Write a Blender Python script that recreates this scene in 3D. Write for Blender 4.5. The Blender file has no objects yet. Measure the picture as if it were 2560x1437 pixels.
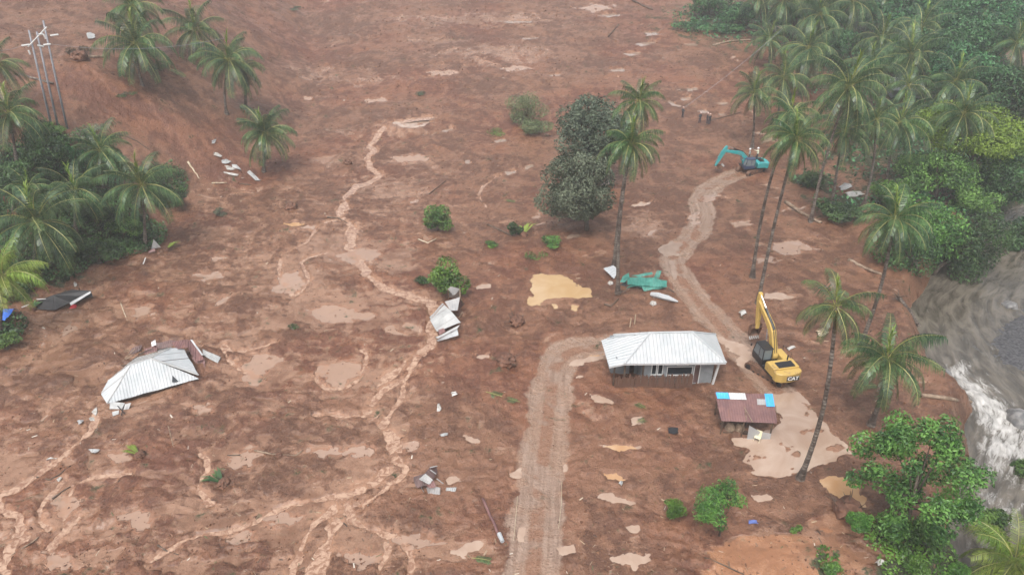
import bpy, bmesh, math, random
import numpy as np
from mathutils import Vector, Matrix, Euler
from mathutils.geometry import tessellate_polygon

# ------------------------------------------------------------------ camera, sky, sun, exposure
scene = bpy.context.scene
CAM_H = 39.0
PITCH = math.radians(31.0)
FPX = 1800.0                       # focal length in pixels of the 2560 wide photograph
cam_data = bpy.data.cameras.new('camera')
cam = bpy.data.objects.new('camera', cam_data)
scene.collection.objects.link(cam)
cam.location = (0, 0, CAM_H)
cam.rotation_euler = (math.radians(90) - PITCH, 0, 0)
cam_data.sensor_width = 36.0
cam_data.lens = 36.0 * FPX / 2560.0
cam_data.clip_start = 0.5
cam_data.clip_end = 6000
scene.camera = cam

SUN_EL, SUN_AZ = 62.0, 200.0       # degrees; azimuth clockwise from +Y
world = bpy.data.worlds.new('World')
scene.world = world
world.use_nodes = True
wn = world.node_tree
bg = wn.nodes['Background']
sky = wn.nodes.new('ShaderNodeTexSky')
sky.sky_type = 'NISHITA'
sky.sun_disc = False
sky.sun_elevation = math.radians(SUN_EL)
sky.sun_rotation = math.radians(SUN_AZ)
sky.altitude = 50
sky.air_density = 1.0
sky.dust_density = 6.0
sky.ozone_density = 1.0
hs = wn.nodes.new('ShaderNodeHueSaturation')
hs.inputs['Saturation'].default_value = 0.34     # cloud cover takes the blue out of the sky
wn.links.new(sky.outputs[0], hs.inputs['Color'])
wn.links.new(hs.outputs[0], bg.inputs['Color'])
bg.inputs['Strength'].default_value = 0.15
sun_data = bpy.data.lights.new('sun', 'SUN')
sun_data.energy = 1.3
sun_data.angle = math.radians(24)
sun_data.color = (1.0, 0.985, 0.965)
sun = bpy.data.objects.new('sun', sun_data)
scene.collection.objects.link(sun)
az, el = math.radians(SUN_AZ), math.radians(SUN_EL)
sdir = Vector((math.sin(az) * math.cos(el), math.cos(az) * math.cos(el), math.sin(el)))
sun.rotation_euler = sdir.to_track_quat('Z', 'Y').to_euler()
sun.location = (0, -40, 120)
scene.view_settings.view_transform = 'Standard'
scene.view_settings.look = 'None'
scene.view_settings.exposure = 0.66
scene.view_settings.gamma = 1.0
scene.view_settings.use_curve_mapping = False
scene.cycles.volume_bounces = 2
scene.cycles.max_bounces = 4
scene.cycles.diffuse_bounces = 2
scene.cycles.glossy_bounces = 2
scene.cycles.transmission_bounces = 2
scene.cycles.use_adaptive_sampling = True
scene.cycles.adaptive_threshold = 0.025
scene.cycles.transparent_max_bounces = 12
scene.cycles.use_denoising = True

RNG = random.Random(7)
COL = scene.collection

# ------------------------------------------------------------------ noise
_perm = np.random.RandomState(11).permutation(512)
_perm = np.concatenate([_perm, _perm, _perm])
_ang = np.random.RandomState(5).rand(512) * 2 * np.pi
_gx, _gy = np.cos(_ang), np.sin(_ang)
def gnoise(x, y):
    x = np.asarray(x, float); y = np.asarray(y, float)
    xi = np.floor(x).astype(np.int64); yi = np.floor(y).astype(np.int64)
    xf = x - xi; yf = y - yi
    u = xf * xf * xf * (xf * (xf * 6 - 15) + 10); v = yf * yf * yf * (yf * (yf * 6 - 15) + 10)
    def g(ix, iy, dx, dy):
        h = _perm[(_perm[ix & 511] + iy) & 511]
        return _gx[h] * dx + _gy[h] * dy
    a = g(xi, yi, xf, yf); b = g(xi + 1, yi, xf - 1, yf)
    c = g(xi, yi + 1, xf, yf - 1); d = g(xi + 1, yi + 1, xf - 1, yf - 1)
    return ((a + (b - a) * u) + ((c + (d - c) * u) - (a + (b - a) * u)) * v) * 1.5
def fbm(x, y, octaves=3, gain=0.5):
    s = 0; a = 1.0; t = 0
    for i in range(octaves):
        s = s + a * gnoise(x * 2 ** i + 17.3 * i, y * 2 ** i - 9.1 * i); t += a; a *= gain
    return s / t
def sstep(a, b, x):
    t = np.clip((x - a) / (b - a), 0, 1)
    return t * t * (3 - 2 * t)

# ------------------------------------------------------------------ the lie of the land (metres; camera above the origin, looking along +Y)
CP, SP = math.cos(PITCH), math.sin(PITCH)
def ray(px, py):
    a = (px - 1280.0) / FPX; b = (718.5 - py) / FPX
    return np.array([a, CP + b * SP, -SP + b * CP])
def P(px, py, z):
    d = ray(px, py); t = (z - CAM_H) / d[2]
    return Vector((d[0] * t, d[1] * t, z))
RIVER_Z = -3.0
_bank_px = [(2330, 1560), (2420, 1437), (2412, 1400), (2375, 1340), (2390, 1270), (2425, 1150), (2445, 1018), (2357, 930), (2300, 800), (2292, 755), (2415, 612), (2485, 555), (2600, 480)]
_bank = [P(a, b, RIVER_Z) for a, b in _bank_px]
_by = np.array([v.y for v in _bank]); _bx = np.array([v.x for v in _bank])
_o = np.argsort(_by); _by, _bx = _by[_o], _bx[_o]
_by = np.concatenate([[-100, 0], _by, [_by[-1] + 25, _by[-1] + 60, 400]])
_bx = np.concatenate([[8, 22], _bx, [_bx[-1] + 17, _bx[-1] + 25, 150]])
def river_x(y):
    return np.interp(y, _by, _bx)
def base_h(x, y):
    x = np.asarray(x, float); y = np.asarray(y, float)
    z = 0.35 * gnoise(x / 28 + 3, y / 28) + 0.2 * gnoise(x / 11, y / 11 + 8)
    r = np.maximum(0, y - 92.0)
    z = z + 0.17 * r * r / (r + 22) * (1 - sstep(250, 420, y) * 0.55)
    xt = np.interp(y, [-50, 30, 54, 85, 100, 125, 160, 300], [-58, -52, -47.5, -41, -33.5, -34, -42, -70])
    d = xt + 1.5 * gnoise(x / 9, y / 9) - x
    d = np.where(d > 0, d, 0)
    hill = 0.62 * d * d / (d + 3.0)
    hill = np.where(hill > 14, 14 + (hill - 14) * 0.45, hill)
    hill = 34 * np.tanh(hill / 34)
    z = z + hill
    rx = river_x(y) + 0.8 * gnoise(y / 5.0, 3.3 + 0 * y)
    bank = sstep(-3.2, 0.6, x - rx)
    far = sstep(19.0, 26.0, x - rx)
    z = z * (1 - bank * 0.9) + (-3.9) * bank * (1 - far) + far * (1.0 + 0.02 * np.maximum(0, x - rx - 26))* bank
    return z
def G(px, py):
    d = ray(px, py)
    t = np.linspace(25, 420, 2400)
    zz = base_h(d[0] * t, d[1] * t)
    f = CAM_H + d[2] * t - zz
    k = int(np.argmax(f < 0)) if (f < 0).any() else len(t) - 1
    t0, t1 = t[max(k - 1, 0)], t[k]
    f0, f1 = f[max(k - 1, 0)], f[k]
    tt = t0 + (t1 - t0) * (f0 / (f0 - f1 + 1e-9)) if f0 != f1 else t1
    return Vector((d[0] * tt, d[1] * tt, float(base_h(d[0] * tt, d[1] * tt))))

# ------------------------------------------------------------------ features drawn on the ground: roads, streams, pools, sediment
def px_path(pts, step=0.5):
    v = [G(*p) for p in pts]
    out = []
    n = len(v)
    for i in range(n - 1):
        p0, p1, p2, p3 = v[max(i - 1, 0)], v[i], v[i + 1], v[min(i + 2, n - 1)]
        m = max(2, int((p2 - p1).length / step))
        for k in range(m):
            t = k / m
            out.append((0.5 * ((2 * p1.x) + (-p0.x + p2.x) * t + (2 * p0.x - 5 * p1.x + 4 * p2.x - p3.x) * t * t + (-p0.x + 3 * p1.x - 3 * p2.x + p3.x) * t ** 3),
                        0.5 * ((2 * p1.y) + (-p0.y + p2.y) * t + (2 * p0.y - 5 * p1.y + 4 * p2.y - p3.y) * t * t + (-p0.y + 3 * p1.y - 3 * p2.y + p3.y) * t ** 3)))
    out.append((v[-1].x, v[-1].y))
    return np.array(out)
def meander(path, amp=1.0):
    n = np.arange(len(path)) * 0.35
    k = np.sin(np.pi * np.clip(np.linspace(0, 1, len(path)) * 6, 0, 1) * 0.5)
    x = path[:, 0] + amp * k * (0.55 * gnoise(n / 3.1, path[:, 1] * 0 + 1.7) + 0.22 * gnoise(n / 0.9, path[:, 1] * 0 + 5.2))
    y = path[:, 1] + amp * k * (0.55 * gnoise(n / 3.1, path[:, 1] * 0 + 11.7) + 0.22 * gnoise(n / 0.9, path[:, 1] * 0 + 25.2))
    return np.stack([x, y], 1)
def path_dist(x, y, path, reach):
    """signed lateral distance and arc length to a polyline, inf beyond reach"""
    D = np.full(x.shape, 1e9); S = np.zeros(x.shape); L = np.zeros(x.shape)
    s = 0.0
    idx = np.nonzero((x > path[:, 0].min() - reach) & (x < path[:, 0].max() + reach) & (y > path[:, 1].min() - reach) & (y < path[:, 1].max() + reach))[0]
    xs, ys = x[idx], y[idx]
    order = np.argsort(ys); xs_o, ys_o, io = xs[order], ys[order], idx[order]
    for i in range(len(path) - 1):
        ax, ay = path[i]; bx, by = path[i + 1]
        lo = np.searchsorted(ys_o, min(ay, by) - reach); hi = np.searchsorted(ys_o, max(ay, by) + reach)
        l = math.hypot(bx - ax, by - ay)
        if hi > lo and l > 1e-6:
            sub = io[lo:hi]; X = xs_o[lo:hi] - ax; Y = ys_o[lo:hi] - ay
            ux, uy = (bx - ax) / l, (by - ay) / l
            t = np.clip(X * ux + Y * uy, 0, l)
            d = np.hypot(X - t * ux, Y - t * uy)
            m = d < D[sub]
            w = sub[m]
            D[w] = d[m]; S[w] = s + t[m]
            L[w] = np.where((X * uy - Y * ux)[m] >= 0, 1, -1)
        s += l
    return D, S, L
ROADS = [
    (px_path([(1325, 1600), (1332, 1437), (1342, 1320), (1352, 1200), (1366, 1080), (1378, 980), (1390, 915), (1430, 880), (1500, 868), (1560, 862)]), 1.8, 'front'),
    (px_path([(1860, 432), (1800, 455), (1752, 492), (1758, 540), (1735, 590), (1685, 640), (1700, 690), (1745, 755), (1800, 815), (1862, 885), (1915, 950), (1975, 1010)]), 1.55, 'back'),
]
STREAM_PX = [
    ([(1085, 292), (1040, 296), (990, 305), (955, 325), (932, 365), (922, 410), (938, 445), (885, 470), (858, 510), (862, 545), (884, 582), (878, 628), (905, 660), (930, 700), (980, 728), (1040, 742), (1080, 765), (1086, 812), (1074, 858), (1030, 902), (975, 945), (955, 985), (925, 1030), (955, 1060), (978, 1100), (990, 1150), (950, 1197), (905, 1225), (866, 1246), (840, 1290), (815, 1340), (806, 1440), (800, 1500)], 0.50),
    ([(866, 1246), (810, 1290), (765, 1350), (742, 1400), (735, 1450)], 0.16), ([(950, 1328), (968, 1375), (950, 1440)], 0.14), ([(990, 1148), (1012, 1180), (965, 1225), (905, 1262), (880, 1300)], 0.16), ([(1040, 895), (1018, 950), (1000, 1000), (958, 1058)], 0.16), ([(1000, 950), (960, 975), (930, 1020)], 0.14), ([(640, 1300), (560, 1330), (470, 1345), (380, 1400)], 0.14), ([(330, 1180), (260, 1190), (200, 1210), (165, 1260), (170, 1320)], 0.14), ([(500, 1130), (520, 1170), (500, 1215), (530, 1260)], 0.13),
    ([(1280, 430), (1230, 450), (1200, 480), (1215, 520)], 0.12), ([(866, 545), (800, 560), (770, 600), (700, 640)], 0.12),
    ([(866, 1246), (882, 1300), (940, 1325), (1000, 1345), (1032, 1390), (1020, 1445)], 0.14),
    ([(238, 1030), (225, 1085), (170, 1128), (119, 1170), (60, 1205), (8, 1238), (14, 1279), (37, 1285), (50, 1315), (61, 1350), (34, 1370), (7, 1407), (24, 1450)], 0.26),
    ([(905, 870), (918, 905), (886, 955), (830, 972), (796, 945), (815, 918)], 0.14),
    ([(690, 855), (600, 880), (560, 862), (585, 905), (640, 940)], 0.15),
    ([(160, 1200), (110, 1255), (105, 1300), (125, 1325)], 0.14),
    ([(200, 1290), (150, 1335), (130, 1380), (150, 1420)], 0.14),
    ([(700, 645), (705, 700), (740, 735), (770, 700), (760, 650), (820, 630)], 0.14),
    ([(925, 1030), (860, 1040), (780, 1035)], 0.12),
    ([(905, 1225), (800, 1250), (720, 1262), (640, 1300)], 0.14),
]
STREAMS = [(meander(px_path(p, 0.35), 1.0 if w > 0.2 else 0.6), w) for p, w in STREAM_PX]
# pools: outline in the photograph, colour tone 0 (pinkish) .. 1 (ochre)
POOL_PX = [
    ([(1340, 690), (1375, 686), (1400, 690), (1420, 702), (1470, 722), (1476, 744), (1440, 748), (1405, 757), (1370, 766), (1325, 770), (1318, 757), (1330, 735)], 1.0),
    ([(1905, 985), (1990, 975), (2030, 1020), (2060, 1075), (2122, 1130), (2085, 1152), (2030, 1170), (1995, 1190), (1950, 1200), (1880, 1188), (1868, 1155), (1885, 1125), (1832, 1100), (1880, 1090), (1950, 1080), (1945, 1030)], 0.3),
    ([(1475, 985), (1500, 990), (1535, 1003), (1530, 1009), (1490, 1003)], 0.35), ([(1505, 1184), (1540, 1183), (1566, 1197), (1560, 1205), (1520, 1198)], 0.45),
    ([(1495, 1237), (1530, 1236), (1590, 1256), (1560, 1258), (1510, 1250)], 0.3), ([(1520, 1392), (1570, 1383), (1622, 1385), (1626, 1400), (1590, 1420), (1560, 1408)], 0.3),
    ([(1565, 1318), (1600, 1312), (1602, 1326), (1580, 1332)], 0.3), ([(1535, 1124), (1570, 1127), (1602, 1147), (1585, 1148), (1555, 1135)], 0.5),
    ([(1500, 1111), (1560, 1117), (1600, 1113), (1598, 1121), (1540, 1124)], 0.3),
    ([(1275, 1215), (1300, 1205), (1300, 1245), (1285, 1240)], 0.3), ([(1272, 1290), (1298, 1270), (1294, 1300), (1280, 1310)], 0.3), ([(1290, 1150), (1312, 1135), (1306, 1165)], 0.35),
    ([(1270, 1180), (1300, 1172), (1300, 1195), (1282, 1196)], 0.3), ([(1396, 1370), (1432, 1362), (1440, 1378), (1405, 1388)], 0.35), ([(1415, 1135), (1436, 1132), (1434, 1152), (1416, 1156)], 0.35), ([(1412, 1163), (1416, 1158), (1420, 1175), (1410, 1178)], 0.35),
    ([(1112, 1194), (1140, 1187), (1152, 1203), (1120, 1210)], 0.4), ([(1186, 888), (1222, 887), (1226, 895), (1200, 897)], 0.4), ([(1160, 1088), (1200, 1102), (1196, 1106), (1170, 1100)], 0.3),
    ([(1190, 715), (1222, 710), (1226, 717), (1196, 722)], 0.25), ([(538, 768), (552, 745), (578, 738), (572, 752), (548, 768)], 0.3), ([(525, 645), (560, 640), (566, 648), (535, 655)], 0.2),
    ([(1130, 1378), (1160, 1365), (1200, 1355), (1208, 1362), (1165, 1385), (1150, 1392)], 0.3), ([(1430, 930), (1455, 928), (1462, 942), (1440, 946)], 0.35), ([(1570, 515), (1605, 503), (1630, 502), (1628, 508), (1590, 518)], 0.2),
    ([(1905, 735), (1950, 732), (1985, 742), (1960, 748), (1915, 744)], 0.3), ([(1880, 1240), (1915, 1236), (1930, 1246), (1895, 1250)], 0.3), ([(2050, 1200), (2110, 1195), (2160, 1235), (2170, 1265), (2120, 1265), (2075, 1230)], 0.5),
    ([(1575, 1045), (1605, 1040), (1610, 1058), (1580, 1060)], 0.3), ([(1300, 1320), (1310, 1318), (1308, 1350), (1296, 1350)], 0.4), ([(705, 557), (735, 555), (760, 560), (740, 566), (710, 563)], 0.8), ([(745, 567), (785, 565), (790, 572), (750, 574)], 0.3),
    ([(1380, 762), (1405, 760), (1408, 772), (1385, 772)], 0.9), ([(1428, 762), (1448, 764), (1440, 780), (1430, 772)], 0.9), ([(480, 1015), (520, 1012), (530, 1030), (500, 1038)], 0.15), ([(790, 915), (870, 905), (910, 925), (860, 965), (815, 965)], 0.3),
    ([(1795, 838), (1840, 850), (1880, 888), (1912, 908), (1896, 932), (1862, 915), (1830, 880)], 0.3), ([(1648, 622), (1680, 604), (1702, 612), (1692, 640), (1660, 648)], 0.05), ([(1676, 655), (1684, 652), (1692, 690), (1686, 700)], 0.1),
    ([(1505, 870), (1440, 876), (1425, 884), (1500, 880)], 0.6), ([(1502, 885), (1450, 896), (1425, 912), (1440, 915), (1500, 895)], 0.3),
    ([(1450, 445), (1475, 440), (1500, 446), (1480, 452)], 0.05), ([(1500, 455), (1520, 450), (1530, 462), (1508, 468)], 0.05), ([(1740, 275), (1760, 272), (1775, 280), (1755, 284)], 0.05), ([(1795, 283), (1810, 281), (1812, 288), (1798, 290)], 0.05), ([(1790, 255), (1815, 252), (1822, 260), (1800, 264)], 0.05), ([(1718, 220), (1740, 214), (1745, 224), (1722, 232)], 0.05), ([(1700, 245), (1725, 238), (1730, 246), (1708, 254)], 0.05), ([(1655, 240), (1690, 256), (1700, 272), (1680, 268)], 0.05), ([(1260, 430), (1290, 424), (1300, 430), (1270, 438)], 0.05), ([(1160, 400), (1175, 398), (1178, 408), (1165, 410)], 0.05), ([(1310, 415), (1330, 410), (1334, 418), (1316, 424)], 0.05), ([(1020, 505), (1040, 498), (1050, 506), (1030, 512)], 0.1), ([(1235, 352), (1262, 346), (1266, 352), (1242, 358)], 0.05), ([(1100, 325), (1130, 318), (1138, 324), (1110, 332)], 0.05), ([(1415, 590), (1445, 584), (1450, 590), (1420, 596)], 0.1), ([(1300, 95), (1345, 90), (1350, 96), (1310, 100)], 0.05), ([(1560, 135), (1600, 126), (1612, 134), (1575, 142)], 0.05), ([(1255, 52), (1330, 50), (1340, 56), (1270, 60)], 0.05), ([(1590, 112), (1640, 96), (1650, 104), (1605, 120)], 0.05),
    ([(600, 905), (660, 885), (700, 900), (660, 935), (640, 965), (610, 945)], 0.25), ([(560, 1145), (620, 1120), (650, 1140), (620, 1170), (580, 1165)], 0.2), ([(300, 1290), (350, 1275), (385, 1300), (360, 1325), (320, 1318)], 0.2), ([(270, 1135), (320, 1130), (330, 1148), (285, 1160)], 0.2),
    ([(560, 1340), (610, 1325), (640, 1345), (590, 1362)], 0.3), ([(1890, 62), (1960, 60), (1985, 75), (1930, 84)], 0.1), ([(1490, 35), (1530, 30), (1560, 38), (1520, 48)], 0.05), ([(1605, 78), (1640, 74), (1648, 88), (1620, 94)], 0.05), ([(1705, 105), (1740, 108), (1745, 116), (1712, 115)], 0.1),
    ([(1370, 185), (1400, 183), (1402, 190), (1375, 192)], 0.05), ([(1525, 172), (1560, 168), (1566, 178), (1530, 180)], 0.05), ([(985, 300), (1060, 292), (1085, 300), (1050, 320), (1005, 325)], 0.4), ([(975, 395), (1050, 388), (1075, 398), (1010, 407)], 0.35),
]
FILM_PX = [p for p, t in POOL_PX if max(q[0] for q in p) < 1080 and t < 0.42]
FILM_PX += [[(840, 640), (900, 620), (960, 632), (930, 655), (870, 660)], [(690, 690), (740, 680), (770, 710), (730, 740), (690, 725)], [(770, 775), (850, 760), (930, 790), (860, 810), (790, 800)], [(860, 1130), (900, 1115), (940, 1130), (900, 1145)], [(770, 1125), (840, 1120), (860, 1135), (800, 1142)], [(120, 1240), (180, 1235), (200, 1275), (150, 1300)], [(110, 1380), (180, 1400), (170, 1425), (120, 1420)], [(640, 1290), (720, 1280), (760, 1300), (690, 1315)],
            [(850, 1390), (930, 1380), (960, 1400), (900, 1425)], [(980, 1330), (1070, 1340), (1090, 1360), (1010, 1370)], [(330, 770), (370, 765), (385, 785), (345, 792)], [(480, 690), (540, 680), (560, 692), (510, 702)], [(1930, 610), (2000, 600), (2040, 625), (1980, 640), (1940, 635)], [(1880, 650), (1920, 640), (1950, 655), (1900, 662)], [(1000, 1110), (1040, 1105), (1050, 1125), (1015, 1130)], [(1820, 560), (1870, 550), (1880, 562), (1835, 570)], [(1750, 500), (1790, 480), (1800, 492), (1765, 510)], [(1720, 540), (1745, 530), (1750, 560), (1728, 568)], [(1060, 180), (1130, 176), (1150, 184), (1080, 190)], [(1250, 170), (1300, 165), (1330, 172), (1270, 180)], [(900, 250), (960, 246), (975, 254), (920, 260)], [(1450, 20), (1500, 10), (1530, 22), (1480, 32)]]
POOL_PX = [(p, t) for p, t in POOL_PX if not (max(q[0] for q in p) < 1080 and t < 0.42)]
SEDIMENT_PX = [  # centre, half sizes: smooth fine silt left by the flow
    (850, 625, 130, 40), (735, 700, 80, 45), (840, 775, 170, 55), (640, 925, 80, 50), (850, 935, 90, 45), (570, 862, 70, 18), (1020, 322, 75, 28), (1020, 400, 70, 18), (1000, 650, 60, 40),
    (600, 1290, 190, 45), (760, 1290, 90, 70), (930, 1365, 220, 70), (330, 1295, 60, 30), (130, 1265, 75, 45), (560, 1140, 80, 28), (830, 1130, 80, 25), (40, 1160, 90, 40), (260, 1145, 60, 18), (1970, 622, 130, 38), (1960, 742, 110, 26),
    (2000, 1380, 260, 80), (2120, 1300, 120, 40), (1160, 1370, 120, 30), (330, 780, 60, 20), (330, 1020, 70, 22), (120, 900, 140, 20), (220, 930, 90, 20), (950, 480, 90, 20), (1010, 460, 60, 18), (880, 1200, 90, 50), (970, 1080, 60, 50), (700, 800, 70, 20), (500, 690, 80, 15), (1400, 560, 60, 12), (830, 400, 60, 14), (1500, 640, 40, 12), (480, 1070, 60, 12), (1420, 850, 60, 14), (1440, 890, 60, 30),
    (1600, 570, 90, 60), (1640, 700, 30, 40), (1700, 620, 60, 30), (700, 1000, 60, 10), (860, 330, 60, 12), (780, 190, 90, 22), (930, 200, 90, 16), (1250, 130, 200, 30), (1200, 50, 300, 20), (1100, 100, 100, 10), (2050, 860, 60, 12), (1780, 470, 50, 20), (200, 1400, 90, 25), (420, 1400, 120, 18), (560, 1410, 100, 18),
]
GREEN_PX = [  # ground still under plants
    (250, 560, 150, 110), (120, 640, 130, 90), (60, 420, 120, 120), (180, 480, 140, 120), (330, 600, 90, 60), (420, 470, 60, 60), (20, 840, 40, 45), (40, 720, 60, 60), (120, 350, 70, 45), (230, 400, 90, 60),
    (2260, 60, 340, 90), (2450, 200, 190, 170), (2420, 400, 220, 120), (2480, 550, 160, 120), (2300, 540, 110, 80), (1820, 45, 110, 38), (2360, 640, 80, 50), (2160, 140, 140, 50), (2300, 1418, 70, 22), (2080, 1428, 30, 10), (2230, 1345, 60, 10), (2330, 1350, 60, 25), (2110, 515, 80, 30), (2030, 455, 60, 22),
]
# ------------------------------------------------------------------ helpers for objects and materials
def tag(o, label=None, cat=None, group=None, kind=None):
    if label: o['label'] = label
    if cat: o['category'] = cat
    if group: o['group'] = group
    if kind: o['kind'] = kind
    return o
def link(o, parent=None):
    COL.objects.link(o)
    if parent is not None: o.parent = parent
    return o
def empty(name, loc=(0, 0, 0), rz=0.0, rot=None, parent=None):
    o = bpy.data.objects.new(name, None)
    o.empty_display_size = 0.3
    o.location = loc
    o.rotation_euler = rot if rot is not None else (0, 0, rz)
    return link(o, parent)
def fast_mesh(name, verts, quads=None, tris=None, smooth=False):
    me = bpy.data.meshes.new(name)
    verts = np.asarray(verts, np.float32).reshape(-1, 3)
    nq = 0 if quads is None else len(quads); nt = 0 if tris is None else len(tris)
    me.vertices.add(len(verts)); me.vertices.foreach_set('co', verts.ravel())
    idx = []; starts = []; tot = []
    if nq:
        q = np.asarray(quads, np.int32).reshape(-1, 4); idx.append(q.ravel()); starts.append(np.arange(nq) * 4); tot.append(np.full(nq, 4))
    if nt:
        t = np.asarray(tris, np.int32).reshape(-1, 3); idx.append(t.ravel()); starts.append(np.arange(nt) * 3 + nq * 4); tot.append(np.full(nt, 3))
    idx = np.concatenate(idx)
    me.loops.add(len(idx)); me.loops.foreach_set('vertex_index', idx.astype(np.int32))
    me.polygons.add(nq + nt)
    me.polygons.foreach_set('loop_start', np.concatenate(starts).astype(np.int32))
    me.polygons.foreach_set('use_smooth', np.full(nq + nt, smooth))
    me.update(calc_edges=True)
    return me
class MB:
    """collects boxes, tubes and free faces into one mesh"""
    def __init__(s): s.v = []; s.f = []; s.m = []
    def add(s, verts, faces, mi=0):
        b = len(s.v); s.v += [tuple(v) for v in verts]; s.f += [tuple(b + i for i in f) for f in faces]; s.m += [mi] * len(faces)
    def box(s, c, size, rot=None, mi=0):
        hx, hy, hz = size[0] / 2, size[1] / 2, size[2] / 2
        vs = [Vector((x * hx, y * hy, z * hz)) for x in (-1, 1) for y in (-1, 1) for z in (-1, 1)]
        if rot is not None:
            R = Euler(rot).to_matrix(); vs = [R @ v for v in vs]
        vs = [v + Vector(c) for v in vs]
        s.add(vs, [(0, 1, 3, 2), (4, 6, 7, 5), (0, 4, 5, 1), (2, 3, 7, 6), (0, 2, 6, 4), (1, 5, 7, 3)], mi)
    def tube(s, pts, rad, n=8, caps=True, mi=0):
        pts = [Vector(p) for p in pts]
        if not hasattr(rad, '__len__'): rad = [rad] * len(pts)
        rings = []; up = None
        for i, p in enumerate(pts):
            t = (pts[min(i + 1, len(pts) - 1)] - pts[max(i - 1, 0)]).normalized()
            if up is None:
                up = Vector((1, 0, 0)) if abs(t.z) > 0.8 else Vector((0, 0, 1))
            a = t.cross(up).normalized(); b = t.cross(a).normalized(); up = -b if b.dot(up) < 0 else b
            rings.append([p + (a * math.cos(2 * math.pi * k / n) + b * math.sin(2 * math.pi * k / n)) * rad[i] for k in range(n)])
        vs = [v for r in rings for v in r]; fs = []
        for i in range(len(pts) - 1):
            for k in range(n):
                fs.append((i * n + k, i * n + (k + 1) % n, (i + 1) * n + (k + 1) % n, (i + 1) * n + k))
        if caps:
            fs.append(tuple(range(n - 1, -1, -1))); fs.append(tuple((len(pts) - 1) * n + k for k in range(n)))
        s.add(vs, fs, mi)
    def prism(s, poly, y0, y1, axis='y', mi=0):
        """polygon in the xz plane (axis y), extruded"""
        n = len(poly)
        if axis == 'y': vs = [(p[0], y0, p[1]) for p in poly] + [(p[0], y1, p[1]) for p in poly]
        elif axis == 'x': vs = [(y0, p[0], p[1]) for p in poly] + [(y1, p[0], p[1]) for p in poly]
        else: vs = [(p[0], p[1], y0) for p in poly] + [(p[0], p[1], y1) for p in poly]
        s.add(vs, [tuple(range(n)), tuple(range(2 * n - 1, n - 1, -1))] + [(i, n + i, n + (i + 1) % n, (i + 1) % n) for i in range(n)], mi)
    def mesh(s, name, mats, smooth=False, bevel=0):
        me = bpy.data.meshes.new(name)
        me.from_pydata([tuple(v) for v in s.v], [], s.f)
        if not isinstance(mats, (list, tuple)): mats = [mats]
        for m in mats: me.materials.append(m)
        me.polygons.foreach_set('material_index', s.m)
        bm = bmesh.new(); bm.from_mesh(me)
        bmesh.ops.recalc_face_normals(bm, faces=bm.faces)
        if bevel:
            bmesh.ops.bevel(bm, geom=[e for e in bm.edges if len(e.link_faces) == 2 and e.calc_face_angle(0) > 0.5], offset=bevel, segments=1, affect='EDGES', clamp_overlap=True)
        bm.to_mesh(me); bm.free()
        if smooth: me.polygons.foreach_set('use_smooth', [True] * len(me.polygons))
        me.update()
        return me
    def build(s, name, mats, parent=None, smooth=False, bevel=0, loc=None, rot=None):
        o = bpy.data.objects.new(name, s.mesh(name, mats, smooth, bevel))
        if loc is not None: o.location = loc
        if rot is not None: o.rotation_euler = rot
        return link(o, parent)
def obj(name, me, parent=None, loc=None, rot=None, scale=None):
    o = bpy.data.objects.new(name, me)
    if loc is not None: o.location = loc
    if rot is not None: o.rotation_euler = rot
    if scale is not None: o.scale = scale if hasattr(scale, '__len__') else (scale,) * 3
    return link(o, parent)

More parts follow.
